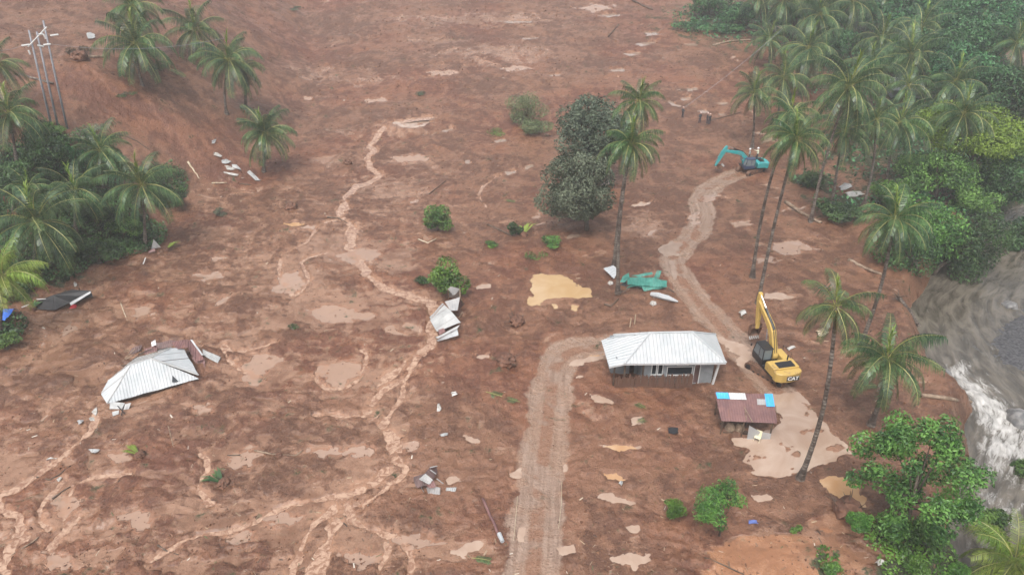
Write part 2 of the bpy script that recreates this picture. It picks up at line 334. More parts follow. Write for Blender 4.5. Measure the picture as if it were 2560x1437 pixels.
class NT:
    def __init__(s, name):
        s.m = bpy.data.materials.new(name); s.m.use_nodes = True
        s.t = s.m.node_tree; s.b = s.t.nodes['Principled BSDF']; s.out = s.t.nodes['Material Output']
    def n(s, typ, ins=None, **kw):
        nd = s.t.nodes.new(typ)
        for k, v in kw.items(): setattr(nd, k, v)
        if ins:
            for k, v in ins.items(): s.i(nd, k, v)
        return nd
    def i(s, nd, k, v):
        sock = nd.inputs[k]
        if isinstance(v, bpy.types.NodeSocket): s.t.links.new(v, sock)
        elif isinstance(v, (tuple, list)) and len(v) == 3 and sock.type == 'RGBA': sock.default_value = (*v, 1)
        else: sock.default_value = v
    def p(s, **kw):
        for k, v in kw.items(): s.i(s.b, k.replace('_', ' '), v)
    def attr(s, name): return s.n('ShaderNodeAttribute', attribute_name=name).outputs['Fac']
    def math(s, op, a, b=0.0, c=None, clamp=False):
        nd = s.n('ShaderNodeMath', operation=op, use_clamp=clamp); s.i(nd, 0, a); s.i(nd, 1, b)
        if c is not None: s.i(nd, 2, c)
        return nd.outputs[0]
    def ramp(s, f, lo, hi, a=0.0, b=1.0):
        nd = s.n('ShaderNodeMapRange', interpolation_type='SMOOTHSTEP'); s.i(nd, 0, f); s.i(nd, 1, lo); s.i(nd, 2, hi); s.i(nd, 3, a); s.i(nd, 4, b)
        return nd.outputs[0]
    def noise(s, scale, detail=4, rough=0.55, dist=0.0, vec=None, out='Fac'):
        nd = s.n('ShaderNodeTexNoise'); nd.inputs['Scale'].default_value = scale; nd.inputs['Detail'].default_value = detail
        nd.inputs['Roughness'].default_value = rough; nd.inputs['Distortion'].default_value = dist
        if vec is not None: s.t.links.new(vec, nd.inputs['Vector'])
        return nd.outputs[out]
    def coord(s, which='Object'): return s.n('ShaderNodeTexCoord').outputs[which]
    def mapping(s, vec, scale=(1, 1, 1), rot=(0, 0, 0), loc=(0, 0, 0)):
        nd = s.n('ShaderNodeMapping'); s.i(nd, 'Vector', vec); nd.inputs['Scale'].default_value = scale; nd.inputs['Rotation'].default_value = rot; nd.inputs['Location'].default_value = loc
        return nd.outputs[0]
    def mix(s, f, a, b, blend='MIX'):
        nd = s.n('ShaderNodeMix', data_type='RGBA', blend_type=blend); s.i(nd, 0, f); s.i(nd, 6, a); s.i(nd, 7, b)
        return nd.outputs[2]
    def bump(s, h, strength=0.5, dist=0.1):
        nd = s.n('ShaderNodeBump'); s.i(nd, 'Height', h); s.i(nd, 'Strength', strength); s.i(nd, 'Distance', dist)
        s.t.links.new(nd.outputs[0], s.b.inputs['Normal'])

# ------------------------------------------------------------------ terrain
def in_poly_sd(x, y, poly):
    """signed distance to a polygon (negative inside)"""
    d = np.full(x.shape, 1e9); inside = np.zeros(x.shape, bool)
    n = len(poly)
    for i in range(n):
        ax, ay = poly[i]; bx, by = poly[(i + 1) % n]
        ex, ey = bx - ax, by - ay; wx, wy = x - ax, y - ay
        t = np.clip((wx * ex + wy * ey) / (ex * ex + ey * ey + 1e-12), 0, 1)
        d = np.minimum(d, np.hypot(wx - t * ex, wy - t * ey))
        c = ((ay > y) != (by > y)) & (x < (bx - ax) * (y - ay) / (by - ay + 1e-12) + ax)
        inside ^= c
    return np.where(inside, -d, d)
def smooth1(a, k):
    if len(a) < 3: return a
    k = min(k, len(a) // 2 * 2 - 1)
    if k < 3: return a
    p = np.concatenate([np.full(k // 2, a[0]), a, np.full(k // 2, a[-1])])
    return np.convolve(p, np.ones(k) / k, 'valid')
def lumps(x, y):
    """mud relief without water, metres"""
    wx = x + 2.6 * gnoise(x / 7, y / 7) + 0.7 * gnoise(x / 1.9, y / 1.9); wy = y + 2.6 * gnoise(x / 7 + 40, y / 7) + 0.7 * gnoise(x / 1.9 + 40, y / 1.9)
    a = 0.40 * fbm(wx / 6.5, wy / 4.2, 4)
    r = 1 - np.abs(gnoise(wx / 3.1 + 9, wy / 1.7)) * 2
    r2 = 1 - np.abs(gnoise(wx / 1.1 + 9, wy / 0.8)) * 2
    return a + 0.10 * r + 0.06 * r2
POOLS = []
for pts, tone in POOL_PX:
    poly = [(lambda g: (g.x, g.y))(G(*p)) for p in pts]
    cx = sum(p[0] for p in poly) / len(poly); cy = sum(p[1] for p in poly) / len(poly)
    zs = base_h(np.array([p[0] for p in poly]), np.array([p[1] for p in poly]))
    POOLS.append((poly, float(zs.mean()) - 0.02, tone))
for i, (path, w) in enumerate(STREAMS):
    z = smooth1(base_h(path[:, 0], path[:, 1]) + 0.5 * lumps(path[:, 0], path[:, 1]), 15) - 0.10
    STREAMS[i] = (path, w, z)
def build_ground():
    ys = list(np.arange(-70, 22, 2.0)) + [22.0]
    while ys[-1] < 262: ys.append(ys[-1] + max(0.10, 0.0042 * ys[-1]))
    while ys[-1] < 3000: ys.append(ys[-1] * 1.04)
    ys = np.array(ys)
    u = np.concatenate([-1 - np.linspace(2.2, 0, 46)[:-1] ** 1.6, np.linspace(-1, 1, 760), 1 + np.linspace(0, 2.2, 46)[1:] ** 1.6])
    W = 1.14 * (4 + 0.71 * (np.maximum(ys, 0) * CP + CAM_H * SP))
    X = u[None, :] * W[:, None]; Y = np.repeat(ys[:, None], len(u), 1)
    # rows drift a little so that grid lines never show
    sh = X.shape
    x = X.ravel(); y = Y.ravel()
    z = base_h(x, y)
    lm = lumps(x, y)
    near = 1 - sstep(230, 400, y)
    rx = river_x(y)
    inriver = sstep(-1.5, 1.5, x - rx)
    z = z + lm * near * (1 - inriver * 0.6)
    fine = (0.13 * fbm(x / 0.9, y / 0.7, 3) + 0.10 * np.maximum(0, gnoise(x / 0.55, y / 0.45))) * (1 - sstep(120, 190, y)) * (0.6 + 0.9 * sstep(-0.2, 0.4, gnoise(x / 9, y / 7 + 50)))
    # natural hollows hold small pools
    dens = fbm(x / 16 + 5, y / 13, 2)
    hol = lm + 0.05 * fbm(x / 1.6, y / 1.1, 2)
    lvl = -0.20 + 0.12 * dens + 0.05 * sstep(2, 10, x) * sstep(72, 85, y)
    hill = sstep(0.5, 2.5, base_h(x, y) - 0.17 * np.maximum(0, y - 92) * 0.8)
    pool = (lvl - hol) * (1 - hill) - hill * 0.2 - inriver * 0.3
    pool = np.clip(pool, -0.3, 0.3)
    z = z + np.maximum(pool, 0) * near
    # silt flats
    sed = np.zeros(len(x))
    ex = x + 3.2 * fbm(x / 4.5, y / 4.5, 4, .6); ey = y + 3.2 * fbm(x / 4.5 + 31, y / 4.5, 4, .6)
    for (px, py, hw, hh) in SEDIMENT_PX:
        c = G(px, py); a = abs(G(px + hw, py).x - c.x)
        b = abs(G(px, py - hh).y - G(px, py + hh).y) / 2
        m = (np.abs(x - c.x) < 1.8 * a + 3) & (np.abs(y - c.y) < 1.8 * b + 3)
        r = np.hypot((ex[m] - c.x) / a, (ey[m] - c.y) / b)
        sed[m] = np.maximum(sed[m], 1.25 - r)
    sedm = sstep(0.0, 0.5, sed)
    green = np.zeros(len(x))
    for (px, py, hw, hh) in GREEN_PX:
        c = G(px, py); a = abs(G(px + hw, py).x - c.x)
        b = max(2.0, abs(G(px, py - hh).y - G(px, py + hh).y) / 2)
        m = (np.abs(x - c.x) < 1.8 * a + 3) & (np.abs(y - c.y) < 1.8 * b + 3)
        r = np.hypot((ex[m] - c.x) / a, (ey[m] - c.y) / b)
        green[m] = np.maximum(green[m], 1.25 - r)
    green = np.maximum(green, 0.9 * sstep(17, 23, x - rx) * near)
    z = z - sedm * 0.5 * lm * near
    z = z + fine * (1 - 0.75 * sedm) * (1 - sstep(-0.03, 0.01, pool)) * (1 - inriver)
    # roads
    road_t = np.full(len(x), 9.0); road_s = np.zeros(len(x)); track = np.zeros(len(x))
    for path, hw, nm in ROADS:
        D, S, L = path_dist(x, y, path, 6)
        hwv = hw * (1 + 0.28 * gnoise(S / 3.4, L * 3 + 7) + 0.14 * gnoise(S / 0.9, L * 5))
        t = np.where(D < 50, D / np.maximum(hwv, .1), 9.0)
        zs = base_h(x, y)
        w = 1 - sstep(0.85, 1.35, t)
        lat = D * L
        rut = -0.10 * (np.exp(-((np.abs(lat) - 0.95) / 0.36) ** 2)) + 0.035 * gnoise(lat / 0.3, S / 6.0) + 0.03 * gnoise(lat / 0.5, S / 0.6) + 0.06 * np.exp(-((t - 1.05) / 0.12) ** 2)
        z = z * (1 - w) + (zs + 0.02 + rut) * w
        m = t < road_t
        road_t[m] = t[m]; road_s[m] = S[m]; track[m] = lat[m]
        pool = np.where(t < 1.2, -0.2, pool); sed = np.where(t < 1.1, 0, sed)
    # streams
    stream = np.full(len(x), 9.0)
    for path, w0, zl in STREAMS:
        D, S, L = path_dist(x, y, path, 4)
        arc = np.concatenate([[0], np.cumsum(np.hypot(np.diff(path[:, 0]), np.diff(path[:, 1])))])
        lev = np.interp(S, arc, zl)
        hw = w0 * np.clip(0.9 + 0.95 * gnoise(S / 2.6, L * 2 + 3) + 0.45 * gnoise(S / 0.8, L * 3), 0.15, 3)
        t = np.where(D < 50, D - hw, 9.0)
        edge = 0.16 * fbm(x / 0.6, y / 0.6, 3)
        w = 1 - sstep(-0.15, 0.25, t + edge)
        m = t < 3
        z = np.where(m & (t > 0.2), np.maximum(z, lev + 0.06 * (1 - sstep(0.4, 1.6, t)) - 0.4 * sstep(0.4, 1.6, t)), z)
        z = z * (1 - w) + (lev - 0.10) * w
        pool = np.where(t < 1.0, np.minimum(pool, -0.1 + 0.2 * (t - .0)), pool)
        stream = np.minimum(stream, t)
    # thin films of water left on the silt
    for pts in FILM_PX:
        poly = [(lambda g: (g.x, g.y))(G(*p)) for p in pts]
        xs = [p[0] for p in poly]; yy = [p[1] for p in poly]
        m = np.nonzero((x > min(xs) - 3) & (x < max(xs) + 3) & (y > min(yy) - 3) & (y < max(yy) + 3))[0]
        if not len(m): continue
        q = math.sqrt((max(xs) - min(xs)) * (max(yy) - min(yy)))
        sd = in_poly_sd(x[m], y[m], poly) + min(1.3, 0.4 * q) * 1.2 * fbm(x[m] / (0.45 * q), y[m] / (0.3 * q), 5, .62)
        w = 1 - sstep(-0.4, 0.5, sd)
        zf = base_h(x[m], y[m]) + 0.25 * lm[m] - 0.03
        z[m] = z[m] * (1 - w * 0.85) + zf * w * 0.85
        pool[m] = np.maximum(pool[m], np.clip(-sd * 0.10, -0.3, 0.035) + 0.02 * fbm(x[m] / .5, y[m] / .4, 2))
    # larger pools
    pnd = np.full(len(x), 9.0)
    for poly, lev, tone in POOLS:
        xs = [p[0] for p in poly]; yy = [p[1] for p in poly]
        m = np.nonzero((x > min(xs) - 2.5) & (x < max(xs) + 2.5) & (y > min(yy) - 2.5) & (y < max(yy) + 2.5))[0]
        if not len(m): continue
        amp = min(1.0, 0.22 * math.sqrt((max(xs) - min(xs)) * (max(yy) - min(yy))))
        wl = max(0.45, 0.42 * math.sqrt((max(xs) - min(xs)) * (max(yy) - min(yy))))
        sd = in_poly_sd(x[m], y[m], poly) + amp * (1.3 * fbm(x[m] / wl + 3 * lev, y[m] / (wl * .7), 4, .6)) + 0.05
        zz = z[m]
        ring = (1 - sstep(0.9, 2.0, sd))
        zz = zz * (1 - ring) + np.maximum(zz, lev + 0.04) * ring
        w = 1 - sstep(-0.12, 0.30, sd)
        if (max(xs) - min(xs)) * (max(yy) - min(yy)) > 25 and tone < 0.8: w = w * (1 - sstep(0.22, 0.34, fbm(x[m] / 2.3 + 7, y[m] / 1.5, 4, .6)))
        zz = np.where(w < 0.5, np.maximum(zz, zz), zz) * (1 - w) + (lev - 0.08) * w
        z[m] = zz
        pnd[m] = np.minimum(pnd[m], sd); pool[m] = np.where(sd < 0.6, -0.2, pool[m])
    V = np.stack([x, y, z], 1)
    nr, nc = sh
    a = (np.arange(nr - 1)[:, None] * nc + np.arange(nc - 1)[None, :]).ravel()
    q = np.stack([a, a + 1, a + nc + 1, a + nc], 1)
    me = fast_mesh('ground', V, quads=q, smooth=True)
    sx_, sy_ = x + 5 * gnoise(x / 14, y / 14 + 3) + 1.5 * gnoise(x / 4, y / 4), y + 5 * gnoise(x / 14 + 60, y / 14) + 1.5 * gnoise(x / 4 + 60, y / 4)
    smear = fbm((sx_ + 0.35 * sy_) / 1.6, (sy_ - 0.35 * sx_) / 8.0, 3, .55)
    mid = 0.5 + 0.45 * smear + 0.6 * fbm(x / 3.2 + 0.4 * gnoise(x / 5, y / 5), y / 2.0, 4, .6) + 0.25 * gnoise(x / 15, y / 9 + 70)
    redf = 0.42 + 0.8 * fbm(x / 19 + 3, y / 15, 3) - 0.05 * hill - 0.25 * sstep(0, 25, x) * (y < 110)
    # fine silt settles in the low ground, most of all on the open mudflow
    region = 0.22 * sstep(-2, -12, x) * sstep(110, 75, y) - 0.10 * sstep(2, 14, x) - 0.35 * hill
    sedf = 0.30 + region + 0.46 * np.clip(sed, -0.2, 1.2) + 0.22 * smear - 0.95 * lm + 0.55 * fbm(x / 2.4 + 0.8 * gnoise(x / 3, y / 3), y / 1.3, 4, .6)
    sedf = np.where(sed > -0.2, sedf, sedf)
    poolf = 0.5 + pool * 4
    # bare orange soil beside the river hedge
    for (px, py, hw, hh) in ((1990, 1395, 210, 75), (2110, 1310, 90, 28), (1890, 1440, 160, 40)):
        c = G(px, py); a = abs(G(px + hw, py).x - c.x); b = abs(G(px, py - hh).y - G(px, py + hh).y) / 2
        mk = 1 - sstep(0.75, 1.1, np.hypot((x - c.x) / a, (y - c.y) / b) + 0.35 * fbm(x / 2.5, y / 2.5, 4, .6))
        redf = redf + mk * 0.8; sedf = sedf + mk * 0.5; poolf = poolf - mk
    stf = 0.56 - 0.42 * np.minimum(stream, pnd + 0.25) + 0.55 * fbm(x / 1.5, y / 1.1, 4, .6)
    stf = np.where(np.minimum(stream, pnd) < 2.5, stf, 0)
    grf = 0.3 + 0.5 * green + 0.35 * fbm(x / 2.2, y / 2.2, 4, .6)
    for nm, ch in (('va', (mid, redf, sedf)), ('vb', (poolf, stf, grf))):
        at = me.attributes.new(nm, 'FLOAT_COLOR', 'POINT')
        at.data.foreach_set('color', np.stack([*[np.clip(c_, 0, 1) for c_ in ch], np.ones(len(x))], 1).astype(np.float32).ravel())
    for nm, arr in (('road_t', road_t), ('track', track), ('road_s', road_s)):
        at = me.attributes.new(nm, 'FLOAT', 'POINT'); at.data.foreach_set('value', arr.astype(np.float32))
    return me, X, Y, z.reshape(sh), ys, u, W
ground_me, GX, GY, GZ, G_ys, G_u, G_W = build_ground()
def H(x, y):
    """height of the finished ground, bilinear"""
    j = int(np.clip(np.searchsorted(G_ys, y) - 1, 0, len(G_ys) - 2))
    ty = (y - G_ys[j]) / (G_ys[j + 1] - G_ys[j])
    def row(r):
        uu = x / G_W[r]
        return float(np.interp(uu, G_u, GZ[r]))
    return row(j) * (1 - ty) + row(j + 1) * ty
def GP(px, py, dz=0.0):
    g = G(px, py); g.z = H(g.x, g.y) + dz
    return g

def mud_material():
    k = NT('mud')
    co = k.coord('Object')
    nz = k.n('ShaderNodeTexNoise', ins={'Scale': 1.5, 'Detail': 6.0, 'Roughness': 0.66, 'Distortion': 0.25, 'Vector': co})
    fine = nz.outputs['Fac']
    sep = k.n('ShaderNodeSeparateColor'); k.i(sep, 0, nz.outputs['Color'])
    grit = k.noise(6.5, 3, 0.7, 0.0, co)
    f0 = k.math('SUBTRACT', fine, 0.5); g0 = k.math('SUBTRACT', sep.outputs[2], 0.5)
    va = k.n('ShaderNodeAttribute', attribute_name='va').outputs['Color']
    vb = k.n('ShaderNodeAttribute', attribute_name='vb').outputs['Color']
    sa = k.n('ShaderNodeSeparateColor'); k.i(sa, 0, va)
    sb = k.n('ShaderNodeSeparateColor'); k.i(sb, 0, vb)
    mid, red, sedf = sa.outputs; poolf, stf, grf = sb.outputs
    jit = lambda v, a, n=f0: k.math('MULTIPLY_ADD', n, a, v)
    m1 = k.ramp(jit(mid, 1.3), 0.25, 0.75)
    brown = k.mix(m1, (0.104, 0.046, 0.025), (0.190, 0.093, 0.053))
    redc = k.mix(m1, (0.115, 0.042, 0.022), (0.192, 0.081, 0.042))
    c = k.mix(k.ramp(jit(red, 0.5, g0), 0.3, 0.7), brown, redc)
    c = k.mix(k.math('MULTIPLY', k.ramp(grit, 0.56, 0.72), 0.5), c, (0.310, 0.178, 0.112))
    c = k.mix(k.math('MULTIPLY', k.ramp(grit, 0.46, 0.34), k.math('MULTIPLY_ADD', m1, -0.5, 0.85)), c, (0.040, 0.018, 0.011))
    tan = k.mix(m1, (0.180, 0.094, 0.056), (0.270, 0.158, 0.103))
    tan = k.mix(k.ramp(red, 0.8, 1.0), tan, k.mix(m1, (0.275, 0.130, 0.066), (0.365, 0.190, 0.105)))
    tan = k.mix(k.math('MULTIPLY', k.ramp(grit, 0.57, 0.70), 0.4), tan, (0.20, 0.092, 0.052))
    sm = k.ramp(jit(sedf, 0.9), 0.38, 0.68)
    c = k.mix(k.math('MULTIPLY', sm, 0.85), c, tan)
    pl = jit(poolf, 0.22, g0)
    c = k.mix(k.math('MULTIPLY', k.ramp(pl, 0.34, 0.47), 0.55), c, (0.30, 0.150, 0.090))
    wat = k.ramp(pl, 0.475, 0.52)
    c = k.mix(wat, c, k.mix(red, (0.325, 0.220, 0.165), (0.285, 0.175, 0.118)))  # muddy water film; its pale sky sheen is mixed into the colour
    c = k.mix(k.math('MULTIPLY', k.ramp(jit(stf, 0.9), 0.42, 0.62), 0.6), c, (0.315, 0.172, 0.105))
    rt = jit(k.attr('road_t'), 0.5)
    rm = k.ramp(rt, 1.06, 0.90)
    track = k.attr('track')
    tv = k.n('ShaderNodeCombineXYZ'); k.i(tv, 0, k.math('MULTIPLY_ADD', f0, 0.25, track)); k.i(tv, 1, k.math('MULTIPLY', k.attr('road_s'), 0.07))
    stripes = k.noise(3.2, 3, 0.6, 0.0, tv.outputs[0])
    rc = k.mix(k.ramp(stripes, 0.34, 0.64), (0.210, 0.135, 0.096), (0.305, 0.215, 0.163))
    strip = k.math('MULTIPLY', k.ramp(jit(k.math('ABSOLUTE', track), 0.7), 0.62, 0.36), k.ramp(mid, 0.35, 0.6))
    rc = k.mix(k.math('MULTIPLY', k.ramp(jit(mid, 0.8), 0.35, 0.75), 0.55), rc, (0.27, 0.165, 0.108))
    rc = k.mix(k.math('MULTIPLY', strip, 0.85), rc, (0.215, 0.110, 0.066))
    rc = k.mix(k.math('MULTIPLY', k.ramp(grit, 0.55, 0.72), 0.4), rc, (0.25, 0.15, 0.10))
    c = k.mix(k.math('MULTIPLY', rm, 0.92), c, rc)
    gm = k.ramp(jit(grf, 0.8), 0.42, 0.58)
    gc = k.mix(k.ramp(grit, 0.35, 0.65), (0.014, 0.020, 0.009), (0.044, 0.062, 0.024))
    c = k.mix(k.math('MULTIPLY', gm, 0.93), c, gc)
    k.p(Base_Color=c)
    ro = k.math('MULTIPLY_ADD', grit, 0.3, k.math('MULTIPLY_ADD', m1, -0.14, 0.36))
    ro = k.math('MULTIPLY_ADD', sm, -0.16, ro)
    ro = k.math('MULTIPLY_ADD', rm, -0.14, ro)
    nd = k.n('ShaderNodeMix', data_type='FLOAT'); k.i(nd, 0, wat); k.i(nd, 2, ro); k.i(nd, 3, 0.10)
    nd2 = k.n('ShaderNodeMix', data_type='FLOAT'); k.i(nd2, 0, gm); k.i(nd2, 2, nd.outputs[0]); k.i(nd2, 3, 0.85)
    k.p(Roughness=nd2.outputs[0])
    k.p(**{'Specular_IOR_Level': 0.45})
    dry = k.math('SUBTRACT', 1.0, k.math('MAXIMUM', wat, k.math('MULTIPLY', sm, 0.6)))
    hb = k.math('MULTIPLY', k.math('MULTIPLY_ADD', grit, 0.35, fine), dry)
    k.bump(hb, 0.9, 0.25)
    return k.m
M = {}
M['mud'] = mud_material()
ground_me.materials.append(M['mud'])
ground = tag(obj('ground', ground_me), kind='structure')

def water_material(name, a, b, rough=0.06, scale=0.3, ripple=0.02):
    k = NT(name); co = k.coord('Object')
    k.p(Base_Color=k.mix(k.ramp(k.noise(scale, 4, 0.6, 0.8, co), 0.35, 0.65), a, b), Roughness=rough)
    k.p(**{'Specular_IOR_Level': 0.6})
    k.bump(k.noise(5.0, 3, 0.6, 0, co), 0.25, ripple)
    return k.m
M['water_pink'] = water_material('muddy_water_pink', (0.325, 0.222, 0.162), (0.415, 0.31, 0.24))
M['water_film'] = water_material('far_water', (0.23, 0.155, 0.11), (0.31, 0.225, 0.17), rough=0.05)
M['water_tan'] = water_material('muddy_water_tan', (0.40, 0.225, 0.11), (0.47, 0.31, 0.185))
M['water_ochre'] = water_material('muddy_water_ochre', (0.40, 0.26, 0.13), (0.45, 0.315, 0.18), rough=0.04)
M['stream'] = water_material('stream_water', (0.215, 0.110, 0.066), (0.43, 0.285, 0.20), rough=0.09, scale=2.6, ripple=0.08)
for poly, lev, tone in POOLS:
    cx = sum(p[0] for p in poly) / len(poly); cy = sum(p[1] for p in poly) / len(poly)
    ring = []
    n = len(poly)
    for i in range(n):
        a, b = poly[i], poly[(i + 1) % n]
        for t in (0.0, 0.33, 0.67):
            px_, py_ = a[0] + (b[0] - a[0]) * t, a[1] + (b[1] - a[1]) * t
            l = math.hypot(px_ - cx, py_ - cy) + 1e-6
            ring.append((px_ + (px_ - cx) / l * 0.8 - cx, py_ + (py_ - cy) / l * 0.8 - cy, 0.0))
    tri = tessellate_polygon([[Vector(v) for v in ring]])
    me = fast_mesh('puddle', ring, tris=[t_ if (Vector(ring[t_[1]]) - Vector(ring[t_[0]])).cross(Vector(ring[t_[2]]) - Vector(ring[t_[0]])).z > 0 else t_[::-1] for t_ in tri])
    me.materials.append(M['water_ochre'] if tone > 0.8 else M['water_tan'] if tone > 0.42 else M['water_pink'] if tone > 0.1 else M['water_film'])
    tag(obj('puddle', me, loc=(cx, cy, lev)), kind='structure')
for path, w0, zl in STREAMS:
    d = np.gradient(path, axis=0); d /= np.linalg.norm(d, axis=1)[:, None] + 1e-9
    nrm = np.stack([-d[:, 1], d[:, 0]], 1)
    hw = w0 * 2.1 + 0.25
    offs = np.linspace(-1, 1, 5) * hw
    V = np.concatenate([np.stack([path[:, 0] + nrm[:, 0] * o, path[:, 1] + nrm[:, 1] * o, zl], 1)[:, None, :] for o in offs], 1)
    V[:, :, 2] += 0.02 * fbm(V[:, :, 0] / 0.8, V[:, :, 1] / 0.8, 2)
    n = len(path); a = (np.arange(n - 1)[:, None] * 5 + np.arange(4)[None, :]).ravel()
    me = fast_mesh('stream', V.reshape(-1, 3), quads=np.stack([a, a + 1, a + 6, a + 5], 1), smooth=True)
    me.materials.append(M['stream'])
    tag(obj('stream', me), kind='structure')

# ------------------------------------------------------------------ river
def river():
    ys = np.concatenate([np.arange(-60, 24, 2.0), np.arange(24, 100, 0.22), np.arange(100, 300, 3.0)])
    us = np.linspace(-2.0, 24, 150)
    Y = np.repeat(ys[:, None], len(us), 1)
    X = smooth1(river_x(ys), 21)[:, None] + us[None, :]
    # flow follows the channel; rapids where it narrows
    wx = X + 1.5 * gnoise(X / 4, Y / 4); wy = Y + 1.5 * gnoise(X / 4 + 9, Y / 4)
    rap = np.zeros(X.shape)
    for (px, py, r) in ((2425, 965, 2.2), (2470, 1030, 2.4), (2520, 1075, 2.2), (2555, 1130, 2.4), (2395, 935, 1.6), (2590, 1190, 2.5), (2450, 1000, 2.0), (2480, 875, 1.4), (2540, 765, 1.6), (2545, 590, 3), (2500, 1120, 1.6), (2540, 1290, 1.5), (2500, 640, 2.0)):
        c = P(px, py, RIVER_Z)
        rap = np.maximum(rap, np.exp(-((X - c.x) ** 2 + (Y - c.y) ** 2) / (1.6 * r * r)) * (1.1 if py > 900 else 0.6))
    n1 = fbm(wx / 1.3, wy / 2.1, 3); n2 = fbm(wx / 0.45, wy / 0.7, 2)
    Z = RIVER_Z + (0.05 + 0.30 * rap) * n1 + (0.03 + 0.08 * rap) * n2
    foam = rap * 0.95 + 0.45 * n1 + 0.35 * n2 * rap + (0.25 + 0.4 * sstep(62, 50, Y)) * np.exp(-((us[None, :] - 2.0 - 1.2 * gnoise(Y / 6, Y * 0)) / 2.2) ** 2)
    nr, nc = X.shape
    a = (np.arange(nr - 1)[:, None] * nc + np.arange(nc - 1)[None, :]).ravel()
    me = fast_mesh('river', np.stack([X, Y, Z], 2).reshape(-1, 3), quads=np.stack([a, a + 1, a + nc + 1, a + nc], 1), smooth=True)
    at = me.attributes.new('foam', 'FLOAT', 'POINT'); at.data.foreach_set('value', foam.ravel().astype(np.float32))
    fc = me.attributes.new('flow', 'FLOAT_VECTOR', 'POINT')
    S_ = np.concatenate([[0], np.cumsum(np.hypot(np.diff(ys), np.diff(smooth1(river_x(ys), 21))))])
    fv = np.stack([np.repeat(us[None, :], nr, 0), np.repeat(S_[:, None], nc, 1), 0 * X], 2).reshape(-1, 3)
    fc.data.foreach_set('vector', fv.astype(np.float32).ravel())
    k = NT('river_water')
    fl = k.mapping(k.n('ShaderNodeAttribute', attribute_name='flow').outputs['Vector'], scale=(1.0, 0.30, 1))
    streak = k.noise(0.9, 6, 0.62, 0.45, fl)
    base = k.mix(k.ramp(streak, 0.36, 0.66), (0.055, 0.047, 0.036), (0.135, 0.116, 0.092))
    f = k.math('ADD', k.attr('foam'), k.math('MULTIPLY', k.math('SUBTRACT', k.noise(2.0, 6, 0.74, 0.7, fl), 0.5), 3.6))
    fm = k.ramp(f, 0.65, 2.1)
    k.p(Base_Color=k.mix(fm, base, (0.50, 0.485, 0.46)), Roughness=k.math('ADD', 0.13, k.math('MULTIPLY', fm, 0.4)))
    k.bump(k.math('ADD', streak, k.math('MULTIPLY', fm, 0.4)), 0.45, 0.4)
    me.materials.append(k.m)
    tag(obj('river', me), kind='structure')
river()
# ------------------------------------------------------------------ plants
def leaf_material(name, dark, light, rough=0.5, hue=0.03):
    k = NT(name); co = k.coord('Object')
    oi = k.n('ShaderNodeObjectInfo')
    geo = k.n('ShaderNodeNewGeometry')
    v = k.math('MULTIPLY_ADD', geo.outputs['Random Per Island'], 0.5, k.math('MULTIPLY', k.ramp(k.noise(0.6, 2, 0.5, 0, co), 0.3, 0.7), 0.6))
    c = k.mix(k.ramp(v, 0.15, 1.0), dark, light)
    h = k.n('ShaderNodeHueSaturation'); k.i(h, 'Color', c)
    k.i(h, 'Hue', k.math('MULTIPLY_ADD', oi.outputs['Random'], hue, 0.5 - hue / 2))
    k.i(h, 'Value', k.math('MULTIPLY_ADD', oi.outputs['Random'], 0.35, 0.82))
    k.p(Base_Color=h.outputs[0], Roughness=rough)
    tr = k.n('ShaderNodeBsdfTranslucent'); k.i(tr, 'Color', h.outputs[0])
    mx = k.n('ShaderNodeMixShader'); k.i(mx, 0, 0.22)
    k.t.links.new(k.b.outputs[0], mx.inputs[1]); k.t.links.new(tr.outputs[0], mx.inputs[2]); k.t.links.new(mx.outputs[0], k.out.inputs['Surface'])
    return k.m
M['frond'] = leaf_material('palm_frond', (0.020, 0.056, 0.022), (0.112, 0.190, 0.066), 0.36, 0.03)
M['frond_young'] = leaf_material('young_frond', (0.14, 0.22, 0.03), (0.26, 0.34, 0.06), 0.45)
M['leaf_dark'] = leaf_material('dark_leaf', (0.011, 0.034, 0.012), (0.080, 0.160, 0.044), 0.5)
M['leaf_mid'] = leaf_material('green_leaf', (0.026, 0.074, 0.015), (0.150, 0.285, 0.056), 0.5)
M['leaf_lime'] = leaf_material('lime_leaf', (0.095, 0.190, 0.018), (0.26, 0.42, 0.055), 0.5)
M['leaf_grey'] = leaf_material('dusty_leaf', (0.048, 0.068, 0.038), (0.205, 0.250, 0.160), 0.6, 0.02)
M['leaf_teal'] = leaf_material('bluish_leaf', (0.009, 0.048, 0.020), (0.088, 0.240, 0.082), 0.5)
M['leaf_vivid'] = leaf_material('fresh_leaf', (0.034, 0.095, 0.012), (0.145, 0.285, 0.044), 0.45)
M['leaf_greydark'] = leaf_material('dusty_dark_leaf', (0.030, 0.048, 0.029), (0.135, 0.172, 0.110), 0.6, 0.02)
M['leaf_bamboo'] = leaf_material('bamboo_leaf', (0.075, 0.115, 0.045), (0.22, 0.29, 0.13), 0.55)
M['frond_bright'] = leaf_material('bright_frond', (0.085, 0.145, 0.020), (0.25, 0.34, 0.055), 0.4)
M['leaf_brown'] = leaf_material('withered_leaf', (0.060, 0.040, 0.020), (0.16, 0.11, 0.05), 0.7)
def plain(name, col, rough=0.6, col2=None, scale=3.0, metal=0.0, bump=0.0, bscale=8.0):
    k = NT(name)
    if col2 is not None:
        co = k.coord('Object'); k.p(Base_Color=k.mix(k.ramp(k.noise(scale, 5, 0.62, 0.4, co), 0.35, 0.65), col, col2))
        if bump: k.bump(k.noise(bscale, 4, 0.6, 0, co), bump, 0.03)
    else: k.p(Base_Color=col)
    k.p(Roughness=rough, Metallic=metal)
    return k.m
